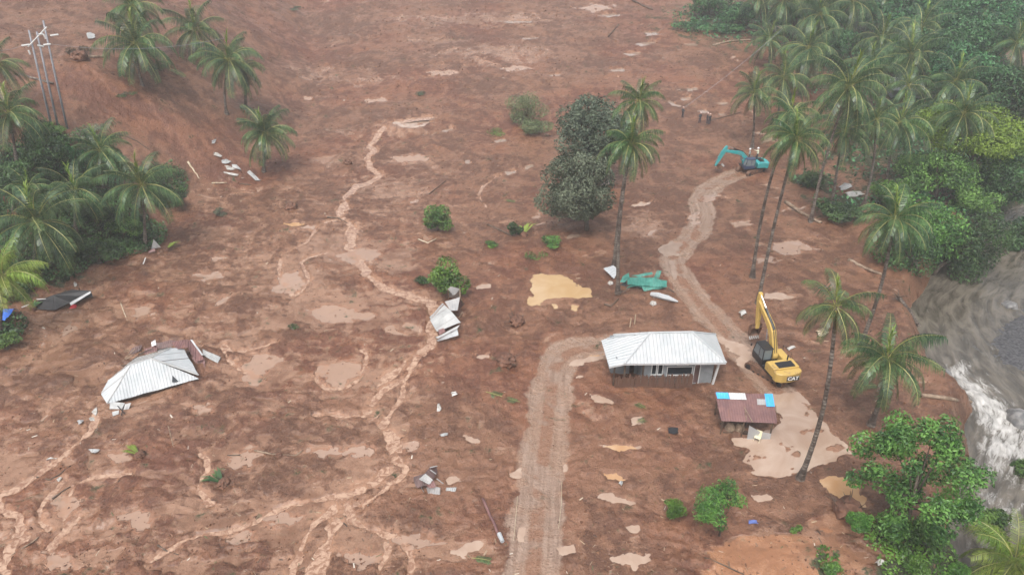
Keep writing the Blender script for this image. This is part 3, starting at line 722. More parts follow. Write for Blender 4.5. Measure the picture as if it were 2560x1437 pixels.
M['rachis'] = plain('frond_stem', (0.24, 0.25, 0.08), 0.5, (0.34, 0.32, 0.11), 1.0)
def bark_palm():
    k = NT('palm_bark'); co = k.coord('Object')
    sp = k.n('ShaderNodeSeparateXYZ'); k.i(sp, 0, co)
    ring = k.math('SINE', k.math('MULTIPLY_ADD', sp.outputs[2], 22.0, k.math('MULTIPLY', k.noise(2.0, 2, 0.5, 0, co), 4.0)))
    n = k.noise(1.4, 4, 0.6, 0.5, co)
    c = k.mix(k.ramp(n, 0.35, 0.68), (0.060, 0.042, 0.032), (0.205, 0.175, 0.145))
    c = k.mix(k.math('MULTIPLY', k.ramp(ring, 0.2, 0.9), 0.55), c, (0.045, 0.032, 0.025))
    k.p(Base_Color=c, Roughness=0.85)
    k.bump(ring, 0.5, 0.03)
    return k.m
M['palm_bark'] = bark_palm()
M['bark'] = plain('bark', (0.060, 0.045, 0.034), 0.9, (0.13, 0.105, 0.08), 3.0, bump=0.6)
M['wood'] = plain('weathered_wood', (0.13, 0.085, 0.055), 0.8, (0.27, 0.20, 0.14), 2.5, bump=0.4)
M['wood_dark'] = plain('wet_dark_wood', (0.045, 0.030, 0.022), 0.7, (0.11, 0.075, 0.05), 2.5, bump=0.4)
M['wood_pale'] = plain('split_pale_wood', (0.38, 0.30, 0.20), 0.75, (0.52, 0.44, 0.33), 2.0)
M['coconut'] = plain('coconut_husk', (0.13, 0.13, 0.03), 0.5, (0.30, 0.22, 0.05), 3.0)

def frond_mesh(elev, seed, L=4.4, dead=False, name='frond'):
    rg = random.Random(seed)
    n = 9
    ang = math.radians(elev); pts = [Vector((0, 0, 0))]; dirs = []
    bend = math.radians(rg.uniform(72, 108) if elev < 55 else rg.uniform(48, 80))
    bend = min(bend, ang + math.radians(86))
    yaw = 0; ytot = rg.uniform(-0.25, 0.25)
    for i in range(n):
        t = i / (n - 1)
        a = ang - bend * (t ** 1.15)
        d = Vector((math.cos(a) * math.cos(ytot * t), math.cos(a) * math.sin(ytot * t), math.sin(a)))
        dirs.append(d); pts.append(pts[-1] + d * (L / n))
    mb = MB()
    mb.tube(pts, [0.055 - 0.047 * i / n for i in range(n + 1)], 3, caps=False, mi=1)
    m = 40
    def at(t):
        f = min(t * n, n - 0.001); i = int(f); fr = f - i
        return pts[i].lerp(pts[i + 1], fr), dirs[min(i, n - 1)]
    for side in (-1, 1):
        for j in range(m):
            t = 0.10 + 0.89 * (j + rg.uniform(-.25, .25)) / m
            t = min(max(t, 0.08), 0.99)
            p, d = at(t)
            s = d.cross(Vector((0, 0, 1)))
            s = s.normalized() if s.length > 0.05 else Vector((0, 1, 0))
            s = s * side
            ln = L * 0.27 * (0.45 + 0.75 * math.sin(math.pi * min(1, t * 0.85 + 0.12))) * rg.uniform(0.8, 1.1)
            if rg.random() < 0.06: ln *= 0.45
            dr = rg.uniform(0.75, 1.35)
            d1 = (s * 0.9 + d * 0.55 + Vector((0, 0, -0.25 * dr))).normalized()
            d2 = (s * 0.35 + d * 0.35 + Vector((0, 0, -1.25 * dr))).normalized()
            w = d.normalized() * 0.031 * rg.uniform(0.8, 1.3)
            a = p; b = p + d1 * ln * 0.42; c = b + d2 * ln * 0.62
            mb.add([a - w * 0.6, a + w * 0.6, b + w, b - w, c], [(0, 1, 2, 3), (3, 2, 4)], 0)
    me = mb.mesh(name, [M['frond'] if not dead else M['leaf_brown'], M['rachis']])
    return me
FRONDS = {e: [frond_mesh(e, 100 + e * 3 + s) for s in range(3)] for e in (82, 64, 46, 28, 10, -10, -32, -52)}
DEAD = [frond_mesh(-62, 900 + s, dead=True, name='dead_frond') for s in range(2)]
def spear_mesh():
    mb = MB()
    mb.tube([(0, 0, 0), (0.03, 0, 1.2), (0.12, 0.03, 2.4), (0.3, 0.08, 3.3)], [0.05, 0.035, 0.02, 0.005], 4, mi=1)
    rg = random.Random(3)
    for j in range(34):
        t = 0.4 + 2.7 * j / 34; a = rg.uniform(0, 6.28)
        p = Vector((0.04 * t, 0.01 * t, t)); d = Vector((math.cos(a) * 0.45, math.sin(a) * 0.45, 1)).normalized()
        w = Vector((-math.sin(a), math.cos(a), 0)) * 0.05
        b = p + d * 0.5; c = b + (d + Vector((0, 0, -0.5))).normalized() * 0.35
        mb.add([p - w * .5, p + w * .5, b + w, b - w, c], [(0, 1, 2, 3), (3, 2, 4)], 0)
    return mb.mesh('spear_leaf', [M['frond_young'], M['rachis']])
SPEAR = spear_mesh()
def nut_mesh():
    bm = bmesh.new(); rg = random.Random(9)
    for i in range(9):
        a = i * 0.75; r = 0.28 + 0.06 * (i % 2)
        mt = Matrix.Translation((math.cos(a) * r, math.sin(a) * r, -0.25 - 0.22 * (i % 3))) @ Matrix.Diagonal((0.13, 0.13, 0.17, 1))
        bmesh.ops.create_icosphere(bm, subdivisions=1, radius=1.0, matrix=mt)
    me = bpy.data.meshes.new('coconuts'); bm.to_mesh(me); bm.free(); me.materials.append(M['coconut'])
    me.polygons.foreach_set('use_smooth', [True] * len(me.polygons))
    return me
NUTS = nut_mesh()
def scale_at(p):
    return FPX / (p.y * CP + (CAM_H - p.z) * SP)
PALM_GROUP = {'l': 'coconut palms left standing on the red hillside', 'r': 'coconut palms of the grove by the river', 'm': 'coconut palms out on the mudflow'}
def palm(base, crown, width, label, grp, nf=20, seed=0, nuts=False, young=True, dy=0.0, hidden_base=None, ragged=0.0, r0=0.19, updown=0.0, bright=False):
    rg = random.Random(seed * 13 + 5)
    b = GP(*base) if not isinstance(base, Vector) else base
    d = ray(*crown); t = (b.y + dy) / d[1]
    c = Vector((d[0] * t, d[1] * t, CAM_H + d[2] * t))
    if c.z < b.z + 1.5: c.z = b.z + 1.5
    root = empty('coconut_palm', b)
    tag(root, label, 'palm tree', PALM_GROUP[grp])
    L = c - b
    sway = Vector((rg.uniform(-.5, .5), rg.uniform(-.5, .5), 0)) * min(1.0, L.z / 10)
    pts = []; rad = []
    n = 12
    for i in range(n + 1):
        t = i / n
        p = Vector((L.x * (t ** 1.15), L.y * (t ** 1.15), L.z * t)) + sway * math.sin(math.pi * t)
        pts.append(p); rad.append(r0 * (1.0 - 0.42 * t) + (0.16 * math.exp(-t * L.z / 0.5)))
    pts = [Vector((0, 0, -0.5))] + pts; rad = [rad[0] * 1.1] + rad
    mb = MB(); mb.tube(pts, rad, 9)
    mb.build('trunk', M['palm_bark'], root, smooth=True)
    sc = scale_at(c)
    fl = (width / 2) / sc * 1.22
    s = fl / 4.4
    elevs = sorted(FRONDS.keys())
    nf = int(nf * 1.35)
    for i in range(nf):
        q = (i + 0.5) / nf
        e = -56 + 138 * (q ** 0.9) + rg.uniform(-9, 9) + updown
        ek = min(elevs, key=lambda v: abs(v - e))
        me = rg.choice(FRONDS[ek])
        if rg.random() < ragged: continue
        azm = i * 2.39996 + rg.uniform(-.3, .3)
        ss = s * rg.uniform(0.86, 1.1)
        o = bpy.data.objects.new('frond', me)
        o.location = L + Vector((math.cos(azm) * 0.10, math.sin(azm) * 0.10, 0.12 * q))
        o.rotation_euler = (rg.uniform(-.15, .15), 0, azm); o.scale = (ss, ss, ss)
        link(o, root)
        if bright:
            o.material_slots[0].link = 'OBJECT'; o.material_slots[0].material = M['frond_bright']
    if L.z > 6:
        for k in range(rg.randint(1, 3)):
            az_ = rg.uniform(0, 6.28)
            obj('dead_frond', DEAD[k % 2], root, loc=L + Vector((0, 0, -0.1)), rot=(0, 0, az_), scale=s * rg.uniform(.6, .85))
    if young:
        o = obj('spear_leaf', SPEAR, root, loc=L + Vector((0, 0, 0.1)), rot=(rg.uniform(-.15, .15), rg.uniform(-.15, .15), rg.uniform(0, 6)), scale=s * 0.95)
    if nuts: obj('coconuts', NUTS, root, loc=L, scale=max(0.8, s))
    return root
PALMS = [
    # left hillside
    ((356, 215), (339, 112), 185, 'tall full coconut palm on the red slope right of the three poles', 'l', dict(nf=22)),
    ((340, 140), (330, 18), 150, 'coconut palm half hidden behind the full palm at the top left', 'l', dict(nf=18)),
    ((494, 142), (489, 75), 150, 'coconut palm with a short trunk at the top of the hillside', 'l', dict(nf=18)),
    ((567, 285), (571, 152), 160, 'coconut palm with a bare straight trunk on the hillside edge', 'l', dict(nf=20)),
    ((614, 275), (606, 172), 110, 'slim palm with dark swollen trunk base close behind another palm', 'l', dict(nf=13, r0=0.26)),
    ((660, 432), (663, 335), 145, 'low bushy coconut palm at the foot of the slope, rightmost on the hillside', 'l', dict(nf=24, updown=8)),
    ((46, 425), (22, 285), 165, 'coconut palm at the left edge below the three poles', 'l', dict(nf=20)),
    ((-20, 260), (-6, 160), 130, 'coconut palm cut off by the left edge beside the pole tops', 'l', dict(nf=18)),
    ((256, 470), (252, 378), 150, 'coconut palm rising from the dark bushes below the poles', 'l', dict(nf=19)),
    ((364, 622), (354, 464), 190, 'coconut palm with drooping fronds at the right rim of the left grove', 'l', dict(nf=18)),
    ((192, 590), (188, 478), 165, 'coconut palm with spread fronds in the middle of the left grove', 'l', dict(nf=17)),
    ((88, 700), (92, 556), 225, 'large coconut palm with wide arching fronds, lowest of the left grove', 'l', dict(nf=20)),
    ((0, 835), (6, 690), 185, 'yellow green coconut palm cut by the left edge above the blue tarp', 'l', dict(nf=20, bright=True)),
    ((30, 520), (70, 470), 110, 'small coconut palm in the shade of the left thicket', 'l', dict(nf=14)),
    # out on the mud
    ((1545, 733), (1577, 362), 158, 'tall coconut palm on the mud with its foot in the green sheet pile', 'm', dict(nf=22, nuts=True)),
    ((1535, 668), (1598, 255), 135, 'second tall palm behind the first, over the round dusty trees', 'm', dict(nf=18)),
    ((1895, 757), (1990, 350), 165, 'tall leaning palm standing behind the yellow excavator boom', 'r', dict(nf=22, nuts=True)),
    ((1880, 697), (1978, 285), 140, 'thin leaning palm just left of another, in front of the teal excavator', 'r', dict(nf=15)),
    ((2000, 1197), (2090, 768), 180, 'lone leaning coconut palm with ragged crown at the edge of the flooded yard', 'r', dict(nf=15, nuts=True, ragged=0.12)),
    ((2176, 1066), (2217, 898), 225, 'short stout coconut palm by the river bank with long fronds', 'r', dict(nf=20, nuts=True)),
    ((2147, 872), (2236, 548), 185, 'tall leaning palm in front of the dark overhanging river tree', 'r', dict(nf=21)),
    ((2660, 1560), (2535, 1405), 250, 'bright coconut palm in the lower right corner', 'r', dict(nf=20, dy=2, bright=True)),
    # river grove
    ((2026, 556), (2122, 220), 200, 'tallest leaning palm of the grove, its long trunk crossing bare mud', 'r', dict(nf=20)),
    ((2080, 512), (2110, 330), 150, 'coconut palm behind the tallest one, above the dark bush', 'r', dict(nf=18)),
    ((2157, 520), (2190, 300), 120, 'thin palm between two others in front of the lime green tree', 'r', dict(nf=13)),
    ((2215, 478), (2252, 308), 165, 'coconut palm left of the lime green tree', 'r', dict(nf=19)),
    ((2350, 482), (2409, 286), 165, 'coconut palm standing in front of the lime green crown', 'r', dict(nf=19, nuts=True)),
    ((1880, 372), (1885, 232), 120, 'narrow wind swept palm directly above the teal excavator', 'r', dict(nf=16, updown=6)),
    ((1945, 318), (1959, 196), 150, 'coconut palm with pale fronds, second above the teal excavator', 'r', dict(nf=17)),
    ((2012, 240), (2022, 122), 155, 'coconut palm at the left rim of the grove below the wire', 'r', dict(nf=19)),
    ((1920, 170), (1923, 102), 110, 'low coconut palm at the far mud edge beside a fallen log', 'r', dict(nf=16)),
    ((2045, 165), (2051, 38), 150, 'coconut palm near the top edge where the wire leaves the picture', 'r', dict(nf=18)),
    ((2180, 300), (2175, 172), 140, 'coconut palm behind the tallest palm of the grove', 'r', dict(nf=17)),
    ((2262, 270), (2278, 140), 165, 'coconut palm left of the pale shed roof among the trees', 'r', dict(nf=19)),
    ((2205, 200), (2204, 98), 130, 'coconut palm in the middle of the far grove', 'r', dict(nf=16)),
    ((2300, 180), (2303, 72), 140, 'coconut palm in front of the far dark forest', 'r', dict(nf=17)),
    ((2262, 330), (2270, 216), 125, 'small palm directly below the pale shed roof', 'r', dict(nf=14)),
    ((2395, 330), (2389, 205), 150, 'coconut palm carrying yellow nuts right of the pale shed roof', 'r', dict(nf=18, nuts=True)),
    ((2560, 230), (2542, 108), 130, 'coconut palm at the right edge against dark forest', 'r', dict(nf=17)),
    ((2490, 120), (2484, 18), 130, 'coconut palm at the top right in the dark forest', 'r', dict(nf=15)),
    ((1958, 110), (1962, 2), 140, 'coconut palm cut by the top edge, left of the grove', 'r', dict(nf=16)),
    ((2135, 120), (2132, 4), 140, 'coconut palm cut by the top edge over the middle of the grove', 'r', dict(nf=16)),
    ((2210, 90), (2205, -20), 130, 'palm mostly above the top edge with hanging fronds', 'r', dict(nf=14)),
    ((1905, 90), (1900, -10), 120, 'dark palm at the top edge beside the broken bushes', 'r', dict(nf=14)),
]
for i, (b, c, w, lab, grp, kw) in enumerate(PALMS):
    palm(b, c, w, lab, grp, seed=i + 1, **kw)

def leaf_cloud(lobes, n, size, seed, up=0.45, shell=0.6, aspect=0.5, squash=1.0):
    """lobes: list of (centre, radii); diamond leaves spread mostly over the outside of each lobe"""
    r = np.random.RandomState(seed)
    w = np.array([l[1][0] * l[1][1] + l[1][0] * l[1][2] for l in lobes]); w /= w.sum()
    li = r.choice(len(lobes), n, p=w)
    C = np.array([l[0] for l in lobes])[li]; R = np.array([l[1] for l in lobes])[li]
    d = r.normal(size=(n, 3)); d /= np.linalg.norm(d, axis=1)[:, None]
    rad = shell + (1.08 - shell) * r.rand(n) ** 0.6
    rad *= 1 + 0.16 * gnoise(d[:, 0] * 3 + li * 7.1, d[:, 1] * 3 + d[:, 2] * 2)
    pos = C + d * R * rad[:, None]
    keep = np.ones(n, bool)
    for c, rr in lobes:   # hide nothing but thin out what lies deep inside another lobe
        q = (((pos - np.array(c)) / np.array(rr)) ** 2).sum(1)
        keep &= ~((q < 0.30) & (r.rand(n) < 0.8))
    pos, d = pos[keep], d[keep]; n = len(pos)
    nrm = d * 0.7 + np.array([0, 0, up]) + r.normal(size=(n, 3)) * 0.55
    nrm /= np.linalg.norm(nrm, axis=1)[:, None]
    a = np.cross(nrm, r.normal(size=(n, 3))); a /= np.linalg.norm(a, axis=1)[:, None] + 1e-9
    b = np.cross(nrm, a)
    s = size * (0.6 + 0.8 * r.rand(n))[:, None]
    v = np.stack([pos - a * s * 0.5, pos + b * s * aspect * 0.5 + nrm * s * 0.08, pos + a * s * 0.5 - np.array([0, 0, 1]) * s * 0.12, pos - b * s * aspect * 0.5 + nrm * s * 0.08], 1)
    return v.reshape(-1, 3), np.arange(n * 4).reshape(-1, 4)
TREE_GROUP = 'broadleaf trees'
def tree(name, base, crown, wpx, hpx, label, mat, n=5000, leaf=0.34,  seed=0, lobes=11, cat='tree', group=None, trunk_r=0.22, shell=0.55, dy=0.0, lobe_scale=0.46, aspect=0.5, depth=0.9, spread=0.62, limbs=6, bark='bark'):
    rg = random.Random(seed * 7 + 3)
    if n < 12000: n, leaf = int(n * 1.4), leaf * 0.84
    b = GP(*base)
    d = ray(*crown); t = (b.y + dy) / d[1]
    c = Vector((d[0] * t, d[1] * t, CAM_H + d[2] * t))
    sc = scale_at(c)
    rx = wpx / 2 / sc; el = math.asin(-d[2] / np.linalg.norm(d))
    rz = max(0.35, (hpx / 2 / sc) * (1.0 if hpx > 0.7 * wpx else 0.8))
    ry = rx * depth
    if c.z - rz < b.z - 0.1: c.z = b.z + rz * 0.9
    root = empty(name, b); tag(root, label, cat, group)
    cl = c - b
    L = []
    for i in range(lobes):
        for _ in range(30):
            v = Vector((rg.uniform(-1, 1), rg.uniform(-1, 1), rg.uniform(-0.85, 1)))
            if v.length < 1: break
        v = v * spread / max(0.55, v.length) * rg.uniform(0.75, 1.05)
        q = lobe_scale * rg.uniform(0.65, 1.15)
        L.append(((cl.x + v.x * rx, cl.y + v.y * ry, cl.z + v.z * rz), (rx * q, ry * q, rz * q * 0.95)))
    vs, qs = leaf_cloud(L, n, leaf, seed + 50, shell=shell, aspect=aspect)
    vs = vs.copy(); vs[:, 2] = np.maximum(vs[:, 2], 0.02)
    me = fast_mesh('crown', vs, quads=qs); me.materials.append(M[mat])
    obj('crown', me, root)
    mb = MB()
    top = Vector((cl.x, cl.y, cl.z + rz * 0.2))
    k = [Vector((0, 0, -0.4)), Vector((cl.x * 0.15 + rg.uniform(-.1, .1), cl.y * 0.15, cl.z * 0.3)), Vector((cl.x * 0.6, cl.y * 0.6, cl.z * 0.65)), top]
    mb.tube(k, [trunk_r * 1.25, trunk_r, trunk_r * 0.7, trunk_r * 0.25], 7)
    for i in range(min(limbs, len(L))):
        e = Vector(L[i][0]); s0 = k[1].lerp(k[2], rg.uniform(0.3, 1.0))
        m_ = s0.lerp(e, 0.5) + Vector((0, 0, 0.12 * rz))
        mb.tube([s0, m_, e], [trunk_r * 0.5, trunk_r * 0.32, trunk_r * 0.1], 5)
    mb.build('trunk', M[bark], root, smooth=True)
    return root
FG = 'trees of the river forest'
TREES = [
    # middle of the mudflow
    ('dusty_tree', (1482, 455), (1474, 342), 235, 215, 'large round grey green tree, the farther of two dusty trees', 'leaf_greydark', dict(n=21000, leaf=0.36, lobes=30, lobe_scale=0.36, spread=0.72, shell=0.66, trunk_r=0.3)),
    ('dusty_tree', (1467, 578), (1440, 470), 195, 195, 'round grey green tree in front of a larger one on the mud', 'leaf_grey', dict(n=21000, leaf=0.31, lobes=30, lobe_scale=0.36, spread=0.72, shell=0.66, trunk_r=0.25)),
    ('shrub', (1095, 580), (1098, 545), 88, 80, 'dark leafy shrub alone on the mud above the bright one', 'leaf_mid', dict(n=1700, leaf=0.34, lobes=8, trunk_r=0.08)),
    ('shrub', (1122, 735), (1125, 692), 100, 92, 'bright leafy shrub behind the crushed grey shack', 'leaf_vivid', dict(n=1900, leaf=0.36, lobes=9, trunk_r=0.08)),
    ('shrub', (1060, 715), (1062, 703), 60, 22, 'low dark weeds left of the bright shrub', 'leaf_dark', dict(n=400, leaf=0.25, lobes=4, trunk_r=0.03)),
    ('shrub', (1285, 590), (1288, 572), 46, 40, 'small dark shrub beside the uprooted banana plant', 'leaf_dark', dict(n=500, leaf=0.3, lobes=5, trunk_r=0.05)),
    ('shrub', (1382, 622), (1382, 603), 62, 42, 'low green shrub on the ledge below the dusty trees', 'leaf_mid', dict(n=600, leaf=0.28, lobes=6, trunk_r=0.05)),
    ('shrub', (1225, 618), (1226, 611), 42, 16, 'flat patch of leaves left on the open mud', 'leaf_mid', dict(n=260, leaf=0.25, lobes=4, trunk_r=0.03)),
    ('shrub', (1345, 650), (1340, 640), 70, 14, 'thin scatter of weeds under the ledge', 'leaf_mid', dict(n=200, leaf=0.22, lobes=4, trunk_r=0.02)),
    ('fallen_bamboo', (1318, 310), (1318, 275), 125, 95, 'pale bent bamboo clump lying left of the dusty trees', 'leaf_bamboo', dict(n=2600, leaf=0.5, lobes=8, aspect=0.22, trunk_r=0.08)),
    ('fallen_bamboo', (1355, 335), (1352, 322), 110, 50, 'lower part of the flattened bamboo near the dusty trees', 'leaf_bamboo', dict(n=1500, leaf=0.5, lobes=6, aspect=0.22, trunk_r=0.06)),
    ('shrub', (1240, 332), (1238, 329), 70, 12, 'thin green strip of flattened stems on the mud', 'leaf_mid', dict(n=240, leaf=0.4, lobes=4, aspect=0.2, trunk_r=0.03)),
    # lower right
    ('riverside_tree', (2262, 1335), (2290, 1195), 335, 350, 'large airy tree with glossy leaves on the river bank', 'leaf_mid', dict(n=15000, leaf=0.26, lobes=46, lobe_scale=0.20, spread=0.86, shell=0.2, trunk_r=0.16, limbs=9)),
    ('shrub', (1798, 1340), (1800, 1262), 155, 150, 'feathery green shrub on the mud below the shed', 'leaf_mid', dict(n=2800, leaf=0.27, lobes=15, lobe_scale=0.34, aspect=0.3, trunk_r=0.06, limbs=10, spread=0.75, shell=0.4)),
    ('shrub', (1688, 1295), (1682, 1270), 72, 55, 'small bright shrub left of the feathery one', 'leaf_vivid', dict(n=900, leaf=0.24, lobes=7, aspect=0.3, trunk_r=0.04)),
    ('shrub', (2150, 1335), (2148, 1308), 85, 65, 'bright bush at the left end of the river bank hedge', 'leaf_vivid', dict(n=1200, leaf=0.24, lobes=8, aspect=0.35, trunk_r=0.04)),
    ('shrub', (2232, 1350), (2232, 1318), 110, 70, 'green bush in the middle of the river bank hedge', 'leaf_vivid', dict(n=1500, leaf=0.24, lobes=9, aspect=0.35, trunk_r=0.05)),
    ('shrub', (2322, 1375), (2322, 1335), 110, 85, 'dense bush at the right end of the river bank hedge', 'leaf_mid', dict(n=1700, leaf=0.26, lobes=9, trunk_r=0.05)),
    ('shrub', (2480, 1330), (2475, 1292), 100, 75, 'leafy bush at the right edge above the corner palm', 'leaf_mid', dict(n=1500, leaf=0.3, lobes=9, trunk_r=0.05)),
    ('shrub', (2082, 1432), (2080, 1421), 62, 30, 'tuft of bright grass at the bottom edge', 'leaf_vivid', dict(n=700, leaf=0.3, lobes=5, aspect=0.15, trunk_r=0.02)),
    ('shrub', (2295, 1428), (2295, 1410), 90, 50, 'clump of bright weeds below the hedge', 'leaf_vivid', dict(n=1100, leaf=0.28, lobes=7, aspect=0.2, trunk_r=0.02)),
    ('shrub', (2385, 1432), (2385, 1415), 80, 45, 'clump of weeds at the water edge in the lower right', 'leaf_vivid', dict(n=900, leaf=0.28, lobes=6, aspect=0.2, trunk_r=0.02)),
    ('shrub', (2560, 1190), (2552, 1165), 60, 70, 'leafy branch tip at the right edge over the rapids', 'leaf_mid', dict(n=700, leaf=0.3, lobes=6, trunk_r=0.05)),
    ('shrub', (1985, 1325), (1985, 1322), 34, 14, 'tiny weed on the orange silt', 'leaf_vivid', dict(n=140, leaf=0.2, lobes=3, trunk_r=0.02)),
    # near the teal excavator
    ('shrub', (2025, 468), (2028, 447), 92, 45, 'dark bush right of the teal excavator', 'leaf_dark', dict(n=1300, leaf=0.36, lobes=8, trunk_r=0.06)),
    ('shrub', (2105, 545), (2095, 522), 150, 55, 'long dark bush at the foot of the grove palms', 'leaf_dark', dict(n=2400, leaf=0.36, lobes=12, trunk_r=0.06, lobe_scale=0.36)),
    # river forest, near
    ('river_tree', (2330, 640), (2318, 560), 220, 190, 'dark tree leaning from the bank behind the tall leaning palm', 'leaf_mid', dict(n=7000, leaf=0.40, lobes=16, group=FG)),
    ('river_tree', (2290, 680), (2265, 640), 165, 140, 'small dark tree on the cut bank below the leaning palm crown', 'leaf_dark', dict(n=3000, leaf=0.36, lobes=10, group=FG)),
    ('river_tree', (2330, 690), (2415, 690), 175, 215, 'vine covered tree hanging over the river', 'leaf_dark', dict(n=6500, leaf=0.36, lobes=13, group=FG, limbs=10)),
    ('river_tree', (2395, 640), (2402, 600), 110, 80, 'withered brownish tree top over the bend of the river', 'leaf_brown', dict(n=1800, leaf=0.34, lobes=8, group=FG)),
    ('river_tree', (2480, 520), (2510, 490), 170, 150, 'dark tree over the far bend of the river', 'leaf_dark', dict(n=5000, leaf=0.42, lobes=13, group=FG)),
    ('river_tree', (2600, 640), (2560, 585), 80, 110, 'dark tree at the right edge beside the river bend', 'leaf_dark', dict(n=2600, leaf=0.4, lobes=9, group=FG)),
    ('lime_tree', (2430, 470), (2425, 325), 310, 185, 'wide bright lime green tree in the river grove', 'leaf_lime', dict(n=9500, leaf=0.42, lobes=20, group=FG, lobe_scale=0.36)),
    ('river_tree', (2340, 500), (2340, 425), 210, 140, 'green tree below the left half of the lime green crown', 'leaf_mid', dict(n=6000, leaf=0.42, lobes=14, group=FG)),
    ('river_tree', (2500, 480), (2505, 395), 150, 130, 'bright tree at the right edge below the lime green crown', 'leaf_vivid', dict(n=4500, leaf=0.42, lobes=12, group=FG)),
    ('river_tree', (2235, 520), (2240, 480), 120, 80, 'low green tree between the grove palm trunks', 'leaf_mid', dict(n=2600, leaf=0.38, lobes=9, group=FG)),
    ('river_tree', (2440, 560), (2440, 500), 130, 90, 'green tree above the withered brown top', 'leaf_mid', dict(n=3200, leaf=0.4, lobes=10, group=FG)),
    # river forest, far
    ('forest_tree', (2400, 300), (2400, 180), 170, 150, 'round blue green tree right of the pale shed roof', 'leaf_teal', dict(n=4500, leaf=0.55, lobes=13, group=FG)),
    ('forest_tree', (2490, 310), (2500, 225), 190, 170, 'dark blue green tree above the lime green crown', 'leaf_teal', dict(n=4800, leaf=0.55, lobes=14, group=FG)),
    ('forest_tree', (2590, 330), (2570, 240), 150, 190, 'dark tree filling the right edge above the lime crown', 'leaf_dark', dict(n=4200, leaf=0.55, lobes=12, group=FG)),
    ('forest_tree', (2335, 230), (2335, 120), 150, 130, 'blue green tree behind the small palms of the far grove', 'leaf_teal', dict(n=4000, leaf=0.55, lobes=12, group=FG)),
    ('forest_tree', (2440, 200), (2440, 95), 180, 140, 'broad far tree left of the right edge palm', 'leaf_teal', dict(n=4500, leaf=0.6, lobes=13, group=FG)),
    ('forest_tree', (2545, 190), (2545, 60), 190, 160, 'far dark tree in the top right corner', 'leaf_teal', dict(n=4500, leaf=0.6, lobes=13, group=FG)),
    ('forest_tree', (2360, 140), (2362, 30), 180, 130, 'far tree at the top edge over the grove', 'leaf_teal', dict(n=4200, leaf=0.65, lobes=12, group=FG)),
    ('forest_tree', (2460, 110), (2455, 0), 190, 130, 'far tree cut by the top edge near the right', 'leaf_teal', dict(n=4200, leaf=0.65, lobes=12, group=FG)),
    ('forest_tree', (2270, 120), (2268, 20), 150, 120, 'far tree at the top edge between palm crowns', 'leaf_teal', dict(n=3600, leaf=0.6, lobes=11, group=FG)),
    ('forest_tree', (2235, 200), (2235, 140), 110, 90, 'low tree among the palms of the far grove', 'leaf_mid', dict(n=2200, leaf=0.5, lobes=9, group=FG)),
    ('forest_tree', (2130, 170), (2120, 110), 130, 90, 'dark low tree under the far grove palms', 'leaf_teal', dict(n=2600, leaf=0.5, lobes=10, group=FG)),
    ('forest_tree', (2080, 110), (2085, 30), 140, 110, 'tree at the top edge behind the wire palm', 'leaf_teal', dict(n=3000, leaf=0.6, lobes=11, group=FG)),
    ('forest_tree', (1990, 100), (1990, 45), 120, 80, 'dull tree behind the palm at the far mud edge', 'leaf_teal', dict(n=2400, leaf=0.55, lobes=10, group=FG)),
    ('forest_tree', (2190, 90), (2190, 10), 120, 110, 'hazy tree between two top edge palms', 'leaf_teal', dict(n=2800, leaf=0.6, lobes=10, group=FG)),
    ('forest_tree', (1850, 72), (1850, 30), 120, 70, 'hazy thicket at the top edge of the far mud', 'leaf_teal', dict(n=2400, leaf=0.55, lobes=10, group=FG)),
    ('forest_tree', (1770, 45), (1775, 8), 120, 60, 'leftmost hazy thicket at the top edge', 'leaf_teal', dict(n=2200, leaf=0.55, lobes=10, group=FG)),
    ('shrub', (1735, 78), (1735, 64), 100, 28, 'flattened bushes lying on the far mud edge', 'leaf_teal', dict(n=900, leaf=0.5, lobes=7, trunk_r=0.06)),
    ('shrub', (1815, 82), (1818, 68), 90, 30, 'low broken bushes beside the far pool', 'leaf_teal', dict(n=900, leaf=0.5, lobes=7, trunk_r=0.06)),
    # left grove
    ('thicket_tree', (110, 440), (112, 372), 130, 110, 'dark leafy tree directly below the three poles', 'leaf_dark', dict(n=4200, leaf=0.36, lobes=12)),
    ('thicket_tree', (40, 500), (42, 445), 110, 100, 'dark tree at the left edge of the thicket', 'leaf_dark', dict(n=3000, leaf=0.36, lobes=10)),
    ('thicket_tree', (175, 455), (172, 398), 100, 80, 'bluish leafy tree at the top right of the thicket', 'leaf_teal', dict(n=2600, leaf=0.36, lobes=10)),
    ('shrub', (240, 575), (240, 545), 120, 70, 'dark bush between the palms of the left grove', 'leaf_dark', dict(n=2400, leaf=0.32, lobes=10)),
    ('shrub', (310, 600), (312, 570), 110, 70, 'green bush in front of the drooping palm on the left', 'leaf_mid', dict(n=2000, leaf=0.32, lobes=9)),
    ('shrub', (160, 640), (165, 612), 130, 70, 'dark bush behind the large arching palm', 'leaf_dark', dict(n=2400, leaf=0.32, lobes=10)),
    ('shrub', (250, 660), (250, 632), 120, 60, 'dark creeper covered bush near the mud line', 'leaf_dark', dict(n=2000, leaf=0.3, lobes=10)),
    ('shrub', (420, 520), (425, 498), 90, 55, 'dark bush right of the drooping palm', 'leaf_dark', dict(n=1300, leaf=0.32, lobes=8)),
    ('shrub', (60, 700), (55, 672), 110, 60, 'dark bush at the foot of the yellow green palm', 'leaf_dark', dict(n=1500, leaf=0.32, lobes=8)),
    ('shrub', (18, 875), (16, 852), 75, 45, 'green bush at the left edge under the blue tarp', 'leaf_mid', dict(n=1200, leaf=0.26, lobes=8)),
    ('shrub', (10, 570), (8, 545), 90, 70, 'dark bush cut by the left edge beside the arching palm', 'leaf_dark', dict(n=1500, leaf=0.34, lobes=8)),
